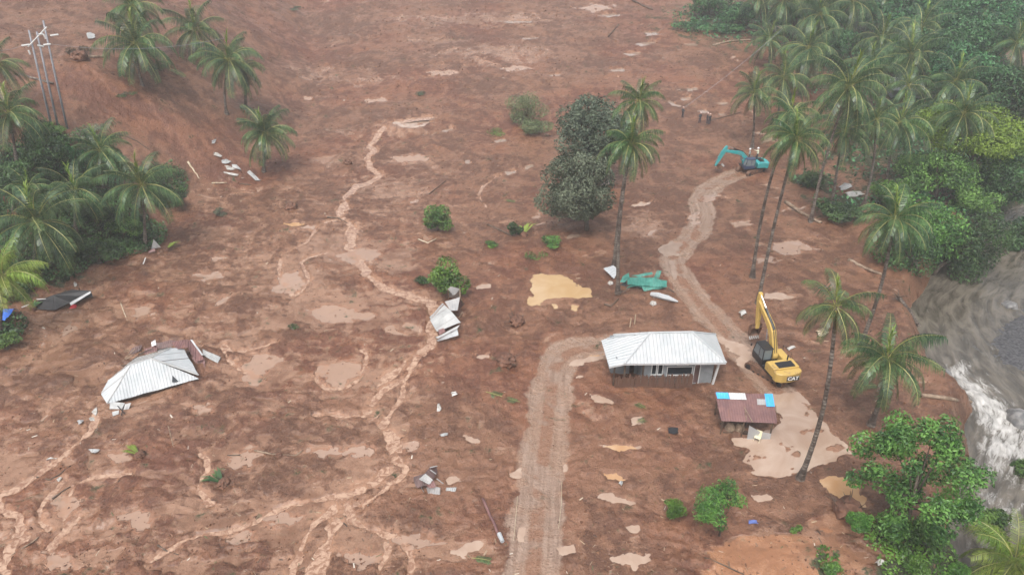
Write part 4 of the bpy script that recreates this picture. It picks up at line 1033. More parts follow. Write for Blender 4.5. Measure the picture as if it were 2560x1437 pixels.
    ('shrub', (128, 340), (128, 318), 90, 40, 'pale weeds around the foot of the three poles', 'leaf_mid', dict(n=1000, leaf=0.3, lobes=7, aspect=0.25)),
    ('shrub', (225, 345), (225, 328), 120, 26, 'broken branches and leaves right of the pole feet', 'leaf_grey', dict(n=700, leaf=0.4, lobes=7, aspect=0.2)),
    ('shrub', (205, 142), (198, 132), 60, 40, 'uprooted dark bush beside the pole tops', 'leaf_brown', dict(n=600, leaf=0.35, lobes=6, aspect=0.3)),
    ('shrub', (400, 178), (400, 170), 90, 26, 'fallen palm fronds at the foot of the full palm', 'leaf_dark', dict(n=500, leaf=0.5, lobes=6, aspect=0.15)),
    ('shrub', (310, 240), (310, 234), 60, 16, 'flat weeds on the red slope below the full palm', 'leaf_dark', dict(n=260, leaf=0.35, lobes=5, aspect=0.25)),
    ('shrub', (545, 540), (548, 530), 46, 26, 'grey green tuft at the foot of the slope', 'leaf_grey', dict(n=260, leaf=0.3, lobes=5, aspect=0.25)),
    ('shrub', (735, 828), (733, 822), 40, 24, 'torn green tuft in the middle of the open mud', 'leaf_dark', dict(n=180, leaf=0.25, lobes=4, aspect=0.2)),
    ('shrub', (1048, 240), (1048, 236), 34, 16, 'dark leafy remnant on the far mud', 'leaf_grey', dict(n=140, leaf=0.35, lobes=4, aspect=0.3)),
    ('shrub', (733, 25), (733, 21), 50, 12, 'green remnant near the top edge of the far mud', 'leaf_grey', dict(n=140, leaf=0.45, lobes=4, aspect=0.3)),
]
for i, (nm, b, c, w, h, lab, mat, kw) in enumerate(TREES):
    kw = dict(kw)
    cat = 'shrub' if nm == 'shrub' else 'bamboo' if 'bamboo' in nm else 'tree'
    tree(nm, b, c, w, h, lab, mat, seed=i + 1, cat=cat, **kw)

# ground cover under the grove and the forest: nobody could count it
def ground_cover(name, label, sel, n, size, mat, seed, hmax):
    r = np.random.RandomState(seed)
    x, y = sel(r, n)
    keep = []
    z = np.array([H(a, b) for a, b in zip(x, y)])
    hh = hmax * (0.15 + 0.85 * np.clip(0.5 + 1.2 * fbm(x / 3, y / 3, 3), 0, 1)) * r.rand(len(x)) ** 0.7
    pos = np.stack([x, y, z + hh], 1); n = len(x)
    nrm = np.array([0, -0.1, 0.8]) + r.normal(size=(n, 3)) * 0.55; nrm /= np.linalg.norm(nrm, axis=1)[:, None]
    a = np.cross(nrm, r.normal(size=(n, 3))); a /= np.linalg.norm(a, axis=1)[:, None] + 1e-9
    b = np.cross(nrm, a); s = size * (0.6 + 0.8 * r.rand(n))[:, None]
    v = np.stack([pos - a * s * .5, pos + b * s * .28, pos + a * s * .5, pos - b * s * .28], 1).reshape(-1, 3)
    me = fast_mesh(name, v, quads=np.arange(n * 4).reshape(-1, 4)); me.materials.append(M[mat])
    tag(obj(name, me), label, 'undergrowth', kind='stuff')
def in_green(pxs, jitter=1.0):
    C = []
    for (px, py, hw, hh) in pxs:
        c = G(px, py); C.append((c.x, c.y, abs(G(px + hw, py).x - c.x), max(2.0, abs(G(px, py - hh).y - G(px, py + hh).y) / 2)))
    w = np.array([min(a * b, 900) for _, _, a, b in C]); w = w / w.sum()
    C = np.array(C)
    def sel(r, n):
        i = r.choice(len(C), n, p=w)
        ang = r.rand(n) * 6.283; q = np.sqrt(r.rand(n)) * 0.98
        x = C[i, 0] + np.cos(ang) * q * C[i, 2]; y = C[i, 1] + np.sin(ang) * q * C[i, 3]
        k = (x - river_x(y) < -1.0) | (x - river_x(y) > 23)
        return x[k], y[k]
    return sel
ground_cover('undergrowth', 'dark undergrowth covering the ground of the left grove', in_green(GREEN_PX[:10]), 20000, 0.34, 'leaf_dark', 4, 1.3)
ground_cover('undergrowth', 'undergrowth covering the ground of the river forest', in_green(GREEN_PX[10:18] + GREEN_PX[22:24]), 26000, 0.5, 'leaf_teal', 5, 1.6)
ground_cover('undergrowth', 'bright weeds along the near river bank', in_green(GREEN_PX[18:22]), 2200, 0.24, 'leaf_vivid', 6, 0.5)
# ------------------------------------------------------------------ buildings and wrecked buildings
def sheet_mat(name, col, col2, rough=0.45, metal=0.0, stain=None, sscale=1.2, samt=0.6):
    k = NT(name); co = k.coord('Object')
    c = k.mix(k.ramp(k.noise(0.9, 4, 0.6, 0.5, co), 0.35, 0.65), col, col2)
    if stain is not None:
        n = k.noise(sscale, 6, 0.7, 1.0, k.mapping(co, scale=(1.6, 0.5, 1)))
        c = k.mix(k.math('MULTIPLY', k.ramp(n, 0.56, 0.72), samt), c, stain)
    k.p(Base_Color=c, Roughness=rough, Metallic=metal)
    return k.m
M['zinc_white'] = sheet_mat('pale_zinc', (0.36, 0.38, 0.39), (0.42, 0.43, 0.435), 0.40, 0.0, (0.25, 0.225, 0.20), 1.6, 0.5)
M['zinc_old'] = sheet_mat('old_zinc', (0.29, 0.295, 0.29), (0.40, 0.40, 0.39), 0.45, 0.0, (0.20, 0.18, 0.16), 2.2, 0.75)
M['zinc_grey'] = sheet_mat('grey_zinc', (0.30, 0.30, 0.30), (0.38, 0.37, 0.36), 0.5, 0.0, (0.2, 0.13, 0.09), 1.5, 0.4)
M['rust'] = sheet_mat('purple_rust', (0.135, 0.068, 0.066), (0.19, 0.098, 0.090), 0.55, 0.0, (0.22, 0.10, 0.06), 1.5, 0.5)
M['rust_dark'] = sheet_mat('dark_rust', (0.075, 0.045, 0.042), (0.14, 0.085, 0.078), 0.5, 0.0, (0.03, 0.025, 0.022), 2.5, 0.6)
M['blue'] = sheet_mat('blue_paint', (0.05, 0.36, 0.80), (0.08, 0.42, 0.84), 0.4, 0.0, (0.30, 0.50, 0.70), 3.0, 0.4)
M['white_paint'] = sheet_mat('white_paint', (0.44, 0.44, 0.44), (0.56, 0.56, 0.56), 0.5, 0.0, (0.42, 0.38, 0.36), 3.0, 0.5)
M['green_zinc'] = sheet_mat('green_sheet', (0.030, 0.160, 0.128), (0.062, 0.235, 0.190), 0.45, 0.0, (0.20, 0.10, 0.06), 1.6, 0.85)
M['wall'] = sheet_mat('grey_plaster', (0.16, 0.172, 0.18), (0.23, 0.243, 0.252), 0.8, 0.0, (0.21, 0.16, 0.13), 1.2, 0.5)
M['wall_mud'] = sheet_mat('mud_splashed_boards', (0.095, 0.048, 0.031), (0.155, 0.082, 0.054), 0.85, 0.0, (0.10, 0.045, 0.028), 1.5, 0.6)
M['frame_white'] = plain('white_frame', (0.52, 0.52, 0.51), 0.5)
M['glass'] = plain('dark_glass', (0.02, 0.025, 0.03), 0.08)
M['black'] = plain('black_sheet', (0.010, 0.010, 0.011), 0.6, (0.022, 0.022, 0.024), 2.0, bump=0.5, bscale=3.0)
M['concrete'] = plain('concrete', (0.36, 0.36, 0.35), 0.85, (0.46, 0.46, 0.45), 2.0)
M['tarp_blue'] = plain('blue_tarp', (0.03, 0.11, 0.45), 0.5, (0.05, 0.17, 0.60), 1.5, bump=0.6, bscale=3.0)
M['litter_white'] = plain('white_plastic', (0.30, 0.27, 0.23), 0.5, (0.48, 0.47, 0.45), 3.0)
M['red_cloth'] = plain('red_cloth', (0.45, 0.03, 0.04), 0.8)
def newell(pts):
    n = Vector((0, 0, 0))
    for i in range(len(pts)):
        a, b = pts[i], pts[(i + 1) % len(pts)]
        n += Vector(((a.y - b.y) * (a.z + b.z), (a.z - b.z) * (a.x + b.x), (a.x - b.x) * (a.y + b.y)))
    return n.normalized()
def sheets(pts, e, parent, mat, strip=0.9, rib=0.30, amp=0.035, name='roof_sheet', jitter=0.006, seed=1, lift=0.0, warp=0.0):
    """cuts a flat outline into corrugated sheets; ribs run square to the edge e=(i,j)"""
    rg = random.Random(seed)
    pts = [Vector(p) for p in pts]
    O = pts[e[0]]; U = (pts[e[1]] - O).normalized(); N = newell(pts)
    if N.z < 0: N = -N
    U = (U - N * U.dot(N)).normalized(); V = N.cross(U)
    q = [((p - O).dot(U), (p - O).dot(V)) for p in pts]
    off = [((p - O).dot(N)) for p in pts]
    u0, u1 = min(a for a, b in q), max(a for a, b in q)
    def span(u):
        vs = []
        for i in range(len(q)):
            (a, b), (c, d) = q[i], q[(i + 1) % len(q)]
            if (a - u) * (c - u) <= 0 and abs(a - c) > 1e-9:
                t = (u - a) / (c - a); vs.append((b + (d - b) * t, off[i] + (off[(i + 1) % len(q)] - off[i]) * t))
        vs.sort()
        return vs
    k = max(1, round((u1 - u0) / strip)); w = (u1 - u0) / k
    for s in range(k):
        a, b = u0 + s * w + 1e-4, u0 + (s + 1) * w - 1e-4
        n = max(4, int(round((b - a) / (rib / 4))))
        vs = []; fs = []
        dz = rg.uniform(0, jitter) + lift; tilt = rg.uniform(-jitter, jitter)
        c = 0
        for i in range(n + 1):
            u = a + (b - a) * i / n
            sp = span(u)
            if len(sp) < 2: continue
            ph = (u / rib) % 1.0
            h = amp * (1 if 0.25 < ph < 0.5 else 0) + dz + tilt * (i / n)
            (v0, o0), (v1, o1) = sp[0], sp[-1]
            for t in (0, 0.5, 1):
                v = v0 + (v1 - v0) * t; o = o0 + (o1 - o0) * t
                wz = warp * (gnoise(u * 0.9 + seed, v * 0.9).item()) if warp else 0
                vs.append(O + U * u + V * v + N * (o + h + wz))
            if c:
                b0 = (c - 1) * 3
                fs += [(b0, b0 + 3, b0 + 4, b0 + 1), (b0 + 1, b0 + 4, b0 + 5, b0 + 2)]
            c += 1
        if fs:
            mb = MB(); mb.add(vs, fs)
            mb.build(name, mat, parent)
def panel(name, pts, mat, parent=None, th=0.03):
    pts = [Vector(p) for p in pts]
    N = newell(pts)
    if N.z < 0: N = -N
    n = len(pts)
    tri = tessellate_polygon([pts])
    vs = [p + N * th / 2 for p in pts] + [p - N * th / 2 for p in pts]
    fs = [tuple(t) for t in tri] + [tuple(n + i for i in t[::-1]) for t in tri] + [(i, (i + 1) % n, n + (i + 1) % n, n + i) for i in range(n)]
    mb = MB(); mb.add(vs, fs)
    return mb.build(name, mat, parent)
def rel(root, pts): return [Vector(p) - root.location for p in pts]

# ---- the white roofed house
def house():
    g = GP(1655, 966); zg = g.z
    FL = P(1527, 913, zg + 2.75); FR = P(1816, 907, zg + 2.75)
    ux = (FR - FL); W = math.hypot(ux.x, ux.y); rz = math.atan2(ux.y, ux.x)
    root = empty('house', (FL.x, FL.y, zg), rz)
    tag(root, 'grey walled house with white zinc hip roof, half buried in mud', 'house')
    Rinv = Matrix.Rotation(-rz, 3, 'Z')
    loc = lambda px, py, z: Rinv @ (P(px, py, zg + z) - root.location)
    D = 4.7
    fl = loc(1523, 917, 2.62); flb = loc(1562, 909, 2.75); fr = loc(1816, 907, 2.75)
    br = loc(1789, 836, 2.75); l2 = loc(1503, 851, 2.75); bl = loc(1534, 838, 2.75)
    rl = loc(1625, 831, 4.25); rr = loc(1731, 829, 4.25)
    rl.z = rr.z = 4.2
    # the ridge stands over the middle of the plan
    roof = empty('roof', (0, 0, 0), parent=root)
    front = [flb, fr, rr, rl]; right = [fr, br, rr]; back = [br, bl, rl, rr]; left = [l2, fl, flb, rl, bl]
    sheets(front, (0, 1), roof, M['zinc_white'], 0.95, seed=2)
    sheets(right, (0, 1), roof, M['zinc_white'], 0.95, seed=3)
    sheets(back, (0, 1), roof, M['zinc_white'], 0.95, seed=4)
    sheets([l2, fl, flb, rl], (0, 1), roof, M['zinc_white'], 0.95, seed=5)
    sheets([bl, l2, rl], (0, 1), roof, M['zinc_white'], 0.95, seed=6)
    for a, b in ((rl, rr), (rr, fr), (rl, flb), (rr, br), (rl, bl)):
        mb = MB(); a2 = a + Vector((0, 0, 0.04)); b2 = b + Vector((0, 0, 0.04))
        mb.tube([a2, b2], 0.085, 6); mb.build('ridge_cap', M['zinc_white'], roof)
    lift = a + (b - a) * .5
    for (px, py) in ((1584, 877), (1587, 885), (1597, 901), (1601, 892), (1561, 873), (1553, 871)):   # dents and dark blots of mud thrown on the roof
        pass
    # fascia
    for a, b in ((flb, fr), (fl, flb)):
        mb = MB(); d = b - a; m = (a + b) / 2
        mb.box(m - Vector((0, -0.03, 0.09)), (d.length, 0.03, 0.16), rot=(0, -math.atan2(d.z, math.hypot(d.x, d.y)), math.atan2(d.y, d.x)))
        mb.build('fascia', M['white_paint'], root)
    # walls
    y0 = 0.75; y1 = D - 0.55; xL, xR = 0.55, W - 0.75; zt = 2.80
    sx = lambda px: (px - 1527) / (1816 - 1527) * W
    def wall(name, x0, x1, z0, z1, holes, y, th=0.14, mat='wall'):
        xs = sorted({x0, x1, *[h[0] for h in holes], *[h[1] for h in holes]}); zs = sorted({z0, z1, *[h[2] for h in holes], *[h[3] for h in holes]})
        mb = MB()
        for i in range(len(xs) - 1):
            for j in range(len(zs) - 1):
                cx, cz = (xs[i] + xs[i + 1]) / 2, (zs[j] + zs[j + 1]) / 2
                if any(h[0] < cx < h[1] and h[2] < cz < h[3] for h in holes): continue
                mb.box((cx, y, cz), (xs[i + 1] - xs[i], th, zs[j + 1] - zs[j]))
        return mb.build(name, M[mat], root)
    xm = sx(1614)
    wins = [(sx(1636), sx(1648), 1.15, 2.30), (sx(1652), sx(1664), 1.15, 2.30), (sx(1676), sx(1740), 1.05, 1.95), (sx(1700), sx(1712), 2.12, 2.42), (sx(1715), sx(1727), 2.12, 2.42)]
    door = (sx(1745), sx(1760), 0.10, 2.30)
    wall('wall', xm, xR, -0.6, zt, wins + [door], y0)
    for h in wins:
        mb = MB(); mb.box(((h[0] + h[1]) / 2, y0 + 0.03, (h[2] + h[3]) / 2), (h[1] - h[0], 0.02, h[3] - h[2]))
        wo = empty('window', (0, 0, 0), parent=root)
        mb.build('pane', M['glass'], wo)
        mb = MB(); t = 0.06
        for c, s in ((((h[0] + h[1]) / 2, y0 - 0.08, h[3]), (h[1] - h[0] + 0.12, 0.08, t)), (((h[0] + h[1]) / 2, y0 - 0.08, h[2]), (h[1] - h[0] + 0.12, 0.12, t)), ((h[0], y0 - 0.08, (h[2] + h[3]) / 2), (t, 0.06, h[3] - h[2] - t)), ((h[1], y0 - 0.08, (h[2] + h[3]) / 2), (t, 0.06, h[3] - h[2] - t))):
            mb.box(c, s)
        mb.build('frame', M['frame_white'], wo)
    # arched door
    dx = (door[0] + door[1]) / 2; dw = (door[1] - door[0]) / 2
    do = empty('door', (0, 0, 0), parent=root)
    arch = [(dx - dw, 0.1), (dx + dw, 0.1), (dx + dw, 1.9)] + [(dx + dw * math.cos(a), 1.9 + 0.36 * math.sin(a)) for a in [math.pi * i / 8 for i in range(1, 8)]] + [(dx - dw, 1.9)]
    mb = MB(); mb.prism(arch, y0 + 0.02, y0 + 0.05); mb.build('leaf', M['rust_dark'], do)
    mb = MB()
    fr_pts = [(dx + dw, y0 - 0.09, 0.1), (dx + dw, y0 - 0.09, 1.9)] + [(dx + dw * math.cos(math.pi * i / 8), y0 - 0.09, 1.9 + 0.36 * math.sin(math.pi * i / 8)) for i in range(1, 8)] + [(dx - dw, y0 - 0.09, 1.9), (dx - dw, y0 - 0.09, 0.1)]
    mb.tube(fr_pts, 0.045, 5); mb.build('frame', M['frame_white'], do)
    # open porch on the left: deeper wall, posts
    wall('porch_wall', xL, xm, -0.6, zt, [(sx(1590), sx(1603), 0.0, 2.0)], y0 + 1.5)
    mb = MB(); mb.box((xm + 0.0, y0 + 0.83, 1.05), (0.14, 1.36, 3.3)); mb.build('porch_wall', M['wall'], root)
    for px in (1534, 1560, 1607):
        mb = MB(); mb.box((sx(px) + 0.25, y0 - 0.1, 1.05), (0.13, 0.13, 3.3)); mb.build('post', M['wood_dark'], root)
    for x, nm in ((xL, 'wall'), (xR, 'wall')):
        mb = MB(); mb.box((x, (y0 + y1) / 2 + (0.8 if x == xL else 0.0), 1.1), (0.14, y1 - y0 - (1.6 if x == xL else 0) - 0.15, 3.4)); mb.build(nm, M['wall'], root)
    mb = MB(); mb.box(((xL + xR) / 2, y1, 1.1), (xR - xL, 0.14, 3.4)); mb.build('wall', M['wall'], root)
    mb = MB(); mb.box(((xL + xR) / 2, (y0 + y1) / 2, 2.86), (xR - xL, y1 - y0, 0.06)); mb.build('ceiling', M['wall'], root)
    mb = MB(); mb.box((xR + 0.2, y0 - 0.25, 1.1), (0.16, 0.18, 3.35), rot=(0, 0.10, 0)); mb.build('pilaster', M['frame_white'], root)
    # low stake fence across the front, caked with mud
    fe = empty('stake_fence', (0, 0, 0), parent=root); rg = random.Random(4)
    x = sx(1545); xe = sx(1742); i = 0
    st = MB()
    st.box((0, 0, 0.5), (0.085, 0.045, 1.9)); me_st = st.mesh('stake', [M['wall_mud']])
    while x < xe:
        o = obj('stake', me_st, fe, loc=(x, y0 - 0.45 + rg.uniform(-.03, .03), rg.uniform(-.15, .05)), rot=(rg.uniform(-.05, .05), rg.uniform(-.04, .04), 0), scale=(rg.uniform(.8, 1.2), 1, rg.uniform(.82, 1.06)))
        x += 0.095; i += 1
    mb = MB(); mb.box(((sx(1545) + xe) / 2, y0 - 0.40, 0.95), (xe - sx(1545), 0.04, 0.07)); mb.box(((sx(1545) + xe) / 2, y0 - 0.40, 0.35), (xe - sx(1545), 0.04, 0.07)); mb.build('rail', M['wood_dark'], fe)
house()

# ---- open shed with the patched roof
def shed():
    g = GP(1870, 1085); zg = g.z
    root = empty('shed', (g.x, g.y, zg)); tag(root, 'open shed with rusty purple roof patched with blue and white sheets', 'shed')
    zf, zb = zg + 1.65, zg + 2.45
    TL, TR, BR, BL = P(1787, 981, zb), P(1931, 985, zb), P(1944, 1058, zf), P(1803, 1052, zf)
    A = rel(root, [BL, BR, TR, TL])
    roof = empty('roof', (0, 0, 0), parent=root)
    sheets(A, (0, 1), roof, M['rust'], 0.82, 0.2, 0.02, seed=11, jitter=0.012)
    def patch(u0, u1, v0, v1, mat, lift, nm='patch_sheet'):
        q = [A[0].lerp(A[1], u).lerp(A[3].lerp(A[2], u), v) for u, v in ((u0, v0), (u1, v0), (u1, v1), (u0, v1))]
        e = empty(nm, (0, 0, 0), parent=root)
        sheets(q, (0, 1), e, M[mat], 2.0, 0.2, 0.02, name='sheet', lift=lift)
    patch(0.015, 0.235, 0.775, 1.0, 'blue', 0.05); patch(0.235, 0.53, 0.765, 1.0, 'white_paint', 0.045); patch(0.855, 1.0, 0.55, 1.0, 'blue', 0.05)
    patch(0.70, 0.855, 0.60, 0.80, 'zinc_grey', 0.05)
    for (u0, v0, u1, v1) in ((0.455, 0.05, 0.46, 0.35), (0.46, 0.48, 0.555, -0.02)):
        p0 = A[0].lerp(A[1], u0).lerp(A[3].lerp(A[2], u0), v0); p1 = A[0].lerp(A[1], u1).lerp(A[3].lerp(A[2], u1), v1)
        mb = MB(); mb.tube([p0 + Vector((0, 0, .07)), p1 + Vector((0, 0, .07))], 0.035, 5); mb.build('batten', M['wood'], root)
    for u, v in ((0.04, 0.05), (0.42, 0.05), (0.93, 0.05), (0.06, 0.95), (0.5, 0.95), (0.95, 0.95)):
        p = A[0].lerp(A[1], u).lerp(A[3].lerp(A[2], u), v)
        mb = MB(); mb.tube([(p.x, p.y, -0.5), (p.x, p.y, p.z - 0.02)], 0.06, 6); mb.build('post', M['wood_dark'], root)
    # grey wall sheet standing under the front edge and two sacks
    a = P(1867, 1098, zg) - root.location; b = P(1925, 1098, zg) - root.location
    panel('wall_panel', [a + Vector((0, 0, -.2)), b + Vector((0, 0, -.2)), b + Vector((0, 0.05, 0.55)), a.lerp(b, .5) + Vector((0, .05, .75)), a + Vector((0, 0.1, 1.35))], M['zinc_grey'], root)
    for px, py in ((1826, 1066), (1850, 1068)):
        p = P(px, py, zg + 0.55) - root.location
        bm = bmesh.new(); bmesh.ops.create_icosphere(bm, subdivisions=2, radius=1.0)
        for v in bm.verts:
            v.co.x *= 0.42; v.co.y *= 0.32; v.co.z *= 0.55
            v.co *= 1 + 0.08 * math.sin(v.co.x * 9 + v.co.z * 7)
        me = bpy.data.meshes.new('sack'); bm.to_mesh(me); bm.free(); me.materials.append(M['wood']); me.polygons.foreach_set('use_smooth', [True] * len(me.polygons))
        s = obj('sack', me, None, loc=(root.location.x + p.x, root.location.y + p.y, zg + 0.42))
        tag(s, 'stained sack under the shed roof, ' + ('left of the pair' if px < 1840 else 'right of the pair'), 'sack', 'sacks under the shed roof')
    mb = MB(); c = P(1838, 1078, zg) ; mb.box((c.x - root.location.x, c.y - root.location.y + .15, 0.0), (2.2, 1.2, 0.5)); mb.build('bench', M['wood_dark'], root)
    # chair in front
    c = GP(1893, 1098); ch = empty('plastic_chair', c, -0.6); tag(ch, 'cream plastic chair tipped against the grey panel of the shed', 'chair')
    cm = plain('cream_plastic', (0.66, 0.60, 0.42), 0.45)
    mb = MB(); mb.box((0, 0, 0.42), (0.46, 0.44, 0.04)); mb.build('seat', cm, ch, bevel=0.01)
    mb = MB(); mb.box((0, 0.23, 0.66), (0.44, 0.035, 0.46), rot=(-0.2, 0, 0)); mb.build('backrest', cm, ch, bevel=0.01)
    for sx_ in (-1, 1):
        for sy_ in (-1, 1):
            mb = MB(); mb.tube([(sx_ * 0.19, sy_ * 0.18, 0.41), (sx_ * 0.23, sy_ * 0.22, -0.05)], 0.025, 5); mb.build('leg', cm, ch)
shed()

# ---- collapsed white roof with torn purple sheets behind it
def collapsed_roof():
    g = GP(370, 960); zg = g.z
    root = empty('collapsed_roof', (g.x, g.y, zg)); tag(root, 'large collapsed white zinc hip roof lying on the mud', 'roof')
    z = lambda h: zg + h
    e1, e2, e3 = P(253, 985, z(0.45)), P(268, 1009, z(0.35)), P(498, 946, z(0.35))
    r1, r2 = P(327, 912, z(1.75)), P(376, 896, z(1.95))
    t1, t2 = P(428, 870, z(1.45)), P(460, 874, z(1.1)); e0 = P(271, 951, z(0.9)); c2 = P(497, 938, z(.55))
    rf = empty('roof', (0, 0, 0), parent=root)
    sheets(rel(root, [e2, e3, P(447, 924, z(1.0)), r2, r1]), (0, 1), rf, M['zinc_white'], 0.95, 0.24, 0.03, seed=21, jitter=0.03, warp=0.07)
    sheets(rel(root, [c2, t2, t1, r2, P(445, 920, z(1.1))]), (0, 1), rf, M['zinc_white'], 0.85, 0.24, 0.03, seed=22, jitter=0.04, warp=0.08)
    sheets(rel(root, [e1, e2, r1, e0]), (0, 1), rf, M['zinc_white'], 0.8, 0.24, 0.03, seed=23, jitter=0.03, warp=0.05)
    for a, b in ((r1, r2), (r1, e2), (r2, c2), (r2, t1)):
        mb = MB(); q = rel(root, [a + Vector((0, 0, .05)), b + Vector((0, 0, .05))]); mb.tube(q, 0.07, 5); mb.build('ridge_cap', M['zinc_old'], rf)
    # dark bar stands in for the shade under the raised eave
    mb = MB(); q = rel(root, [P(290, 1004, z(.12)), P(495, 950, z(.12))]); mb.tube(q, 0.07, 5); mb.build('eave_shade_bar', M['wood_dark'], root)
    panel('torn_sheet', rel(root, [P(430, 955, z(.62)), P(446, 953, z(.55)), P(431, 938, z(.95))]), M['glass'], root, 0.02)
    # far side keeps it a solid heap
    sheets(rel(root, [P(340, 893, z(.1)), P(415, 868, z(.1)), t1, r2, r1, e0]), (0, 1), rf, M['zinc_old'], 1.0, 0.24, 0.03, seed=24, jitter=0.03)
    # purple torn sheets
    heap = empty('torn_roof_sheets', (g.x, g.y + 3, zg)); tag(heap, 'torn rusty purple roof sheets heaped behind the collapsed white roof', 'roof sheets')
    quads = [
        ([(425, 855, 1.3), (452, 850, 1.5), (470, 868, 1.4), (445, 873, 1.35)], 'rust'), ([(452, 850, 1.5), (478, 850, 1.3), (512, 900, 0.5), (490, 905, 0.6), (468, 868, 1.4)], 'rust'),
        ([(478, 893, 0.6), (512, 897, 0.55), (512, 918, 0.1), (496, 915, 0.1)], 'rust'), ([(384, 858, 1.1), (430, 850, 1.4), (448, 853, 1.35), (430, 866, 1.2), (398, 872, 0.8)], 'rust_dark'),
        ([(330, 870, 0.35), (356, 862, 0.6), (352, 876, 0.3), (318, 892, 0.15)], 'rust_dark'), ([(360, 872, 0.6), (395, 862, 0.8), (392, 880, 0.4), (362, 892, 0.2)], 'rust'),
        ([(506, 872, 0.6), (552, 893, 0.25), (545, 908, 0.15), (508, 887, 0.45)], 'zinc_old'), ([(476, 850, 1.45), (480, 848, 1.5), (508, 886, 0.75), (505, 889, 0.72)], 'zinc_white'),
        ([(378, 855, 1.2), (388, 849, 1.35), (392, 862, 1.0), (380, 866, .9)], 'white_paint'),
    ]
    for i, (q, m) in enumerate(quads):
        pts = rel(heap, [P(a, b, zg + c) for a, b, c in q])
        sheets(pts, (0, 1), heap, M[m], 3.0, 0.22, 0.03, name='roof_sheet', seed=30 + i, warp=0.12)
    for i, (a, b, za, zb) in enumerate(((312, 896, .3, 0.6), (330, 900, .2, .5), (300, 905, .2, .4), (345, 885, .4, .6), (352, 890, .3, .7), (296, 915, .15, .35))):
        p0 = P(a, b, zg + za); p1 = P(a + 26 + 4 * i, b - 24 + 3 * i, zg + zb + .2)
        mb = MB(); mb.tube(rel(heap, [p0, p1]), 0.045, 5); mb.build('rafter', M['wood_dark' if i % 2 else 'wood'], heap)
    # grey sheets poking out at the lower left corner
    s = empty('broken_sheets', GP(292, 1015)); tag(s, 'bluish grey broken sheets with crossed sticks at the white roof corner', 'metal sheets')
    zs = s.location.z
    panel('sheet', rel(s, [P(275, 1003, zs + .35), P(312, 1007, zs + .3), P(305, 1022, zs + .05), P(274, 1022, zs + .05)]), M['zinc_old'], s)
    panel('sheet', rel(s, [P(312, 1010, zs + .3), P(328, 1006, zs + .4), P(322, 1022, zs + .05), P(308, 1024, zs + .05)]), M['zinc_grey'], s)
    panel('sheet', rel(s, [P(280, 1030, zs + .12), P(297, 1025, zs + .15), P(297, 1034, zs + .05), P(282, 1040, zs + .05)]), M['zinc_old'], s)
    for a, b in (((294, 1014), (312, 1034)), ((311, 1011), (303, 1038))):
        mb = MB(); mb.tube(rel(s, [P(*a, zs + .5), P(*b, zs + .1)]), 0.04, 5); mb.build('stick', M['black'], s)
collapsed_roof()

# ---- crushed grey shack by the stream
def shack():
    g = GP(1115, 800); zg = g.z
    root = empty('crushed_shack', (g.x, g.y, zg)); tag(root, 'crushed shack of pale grey metal sheets beside the stream', 'shack')
    for i, (q, m, e) in enumerate((
        ([(1075, 800, .35), (1092, 829, .25), (1152, 806, 0.9), (1128, 778, 1.3), (1111, 762, 1.1)], 'zinc_old', (0, 1)),
        ([(1112, 754, 1.0), (1150, 743, 1.6), (1144, 776, 1.0), (1126, 777, 1.0)], 'zinc_grey', (0, 1)),
        ([(1091, 850, .35), (1143, 822, 0.75), (1146, 838, .35), (1095, 853, .15)], 'zinc_white', (0, 1)),
        ([(1089, 843, .5), (1150, 812, 0.9), (1142, 823, .8), (1094, 847, .5)], 'zinc_old', (0, 1)),
        ([(1120, 722, 1.7), (1127, 716, 2.0), (1150, 722, 1.9), (1140, 735, 1.2), (1132, 738, 1.0)], 'zinc_grey', (1, 2)),
        ([(1077, 797, .45), (1110, 760, 1.05), (1106, 757, .9), (1074, 794, .3)], 'zinc_grey', (0, 1)),
        ([(1095, 825, .8), (1109, 820, .95), (1114, 829, .8), (1098, 837, .6)], 'rust', (0, 1)))):
        sheets(rel(root, [P(a, b, zg + c) for a, b, c in q]), e, root, M[m], 0.9, 0.16, 0.02, name='metal_sheet', seed=40 + i, warp=0.06, jitter=0.02)
    for a, b, za, zb in (((1150, 722), (1150, 745), 1.9, 1.2), ((1150, 745), (1160, 762), 1.5, .2), ((1120, 722), (1122, 745), 1.7, 0.1), ((1147, 795), (1156, 780), .6, 1.4), ((1092, 855), (1090, 840), 0.0, .5), ((1146, 840), (1144, 820), 0., .7)):
        mb = MB(); mb.tube(rel(root, [P(*a, zg + za), P(*b, zg + zb)]), 0.05, 5); mb.build('post', M['wood'], root)
    panel('dark_gable', rel(root, [P(1146, 748, zg + 1.45), P(1162, 759, zg + .1), P(1146, 776, zg + .5)]), M['rust_dark'], root)
    panel('back_wall', rel(root, [P(1121, 742, zg + .1), P(1149, 745, zg + .1), P(1149, 726, zg + 1.6), P(1125, 722, zg + 1.6)]), M['zinc_old'], root)
shack()

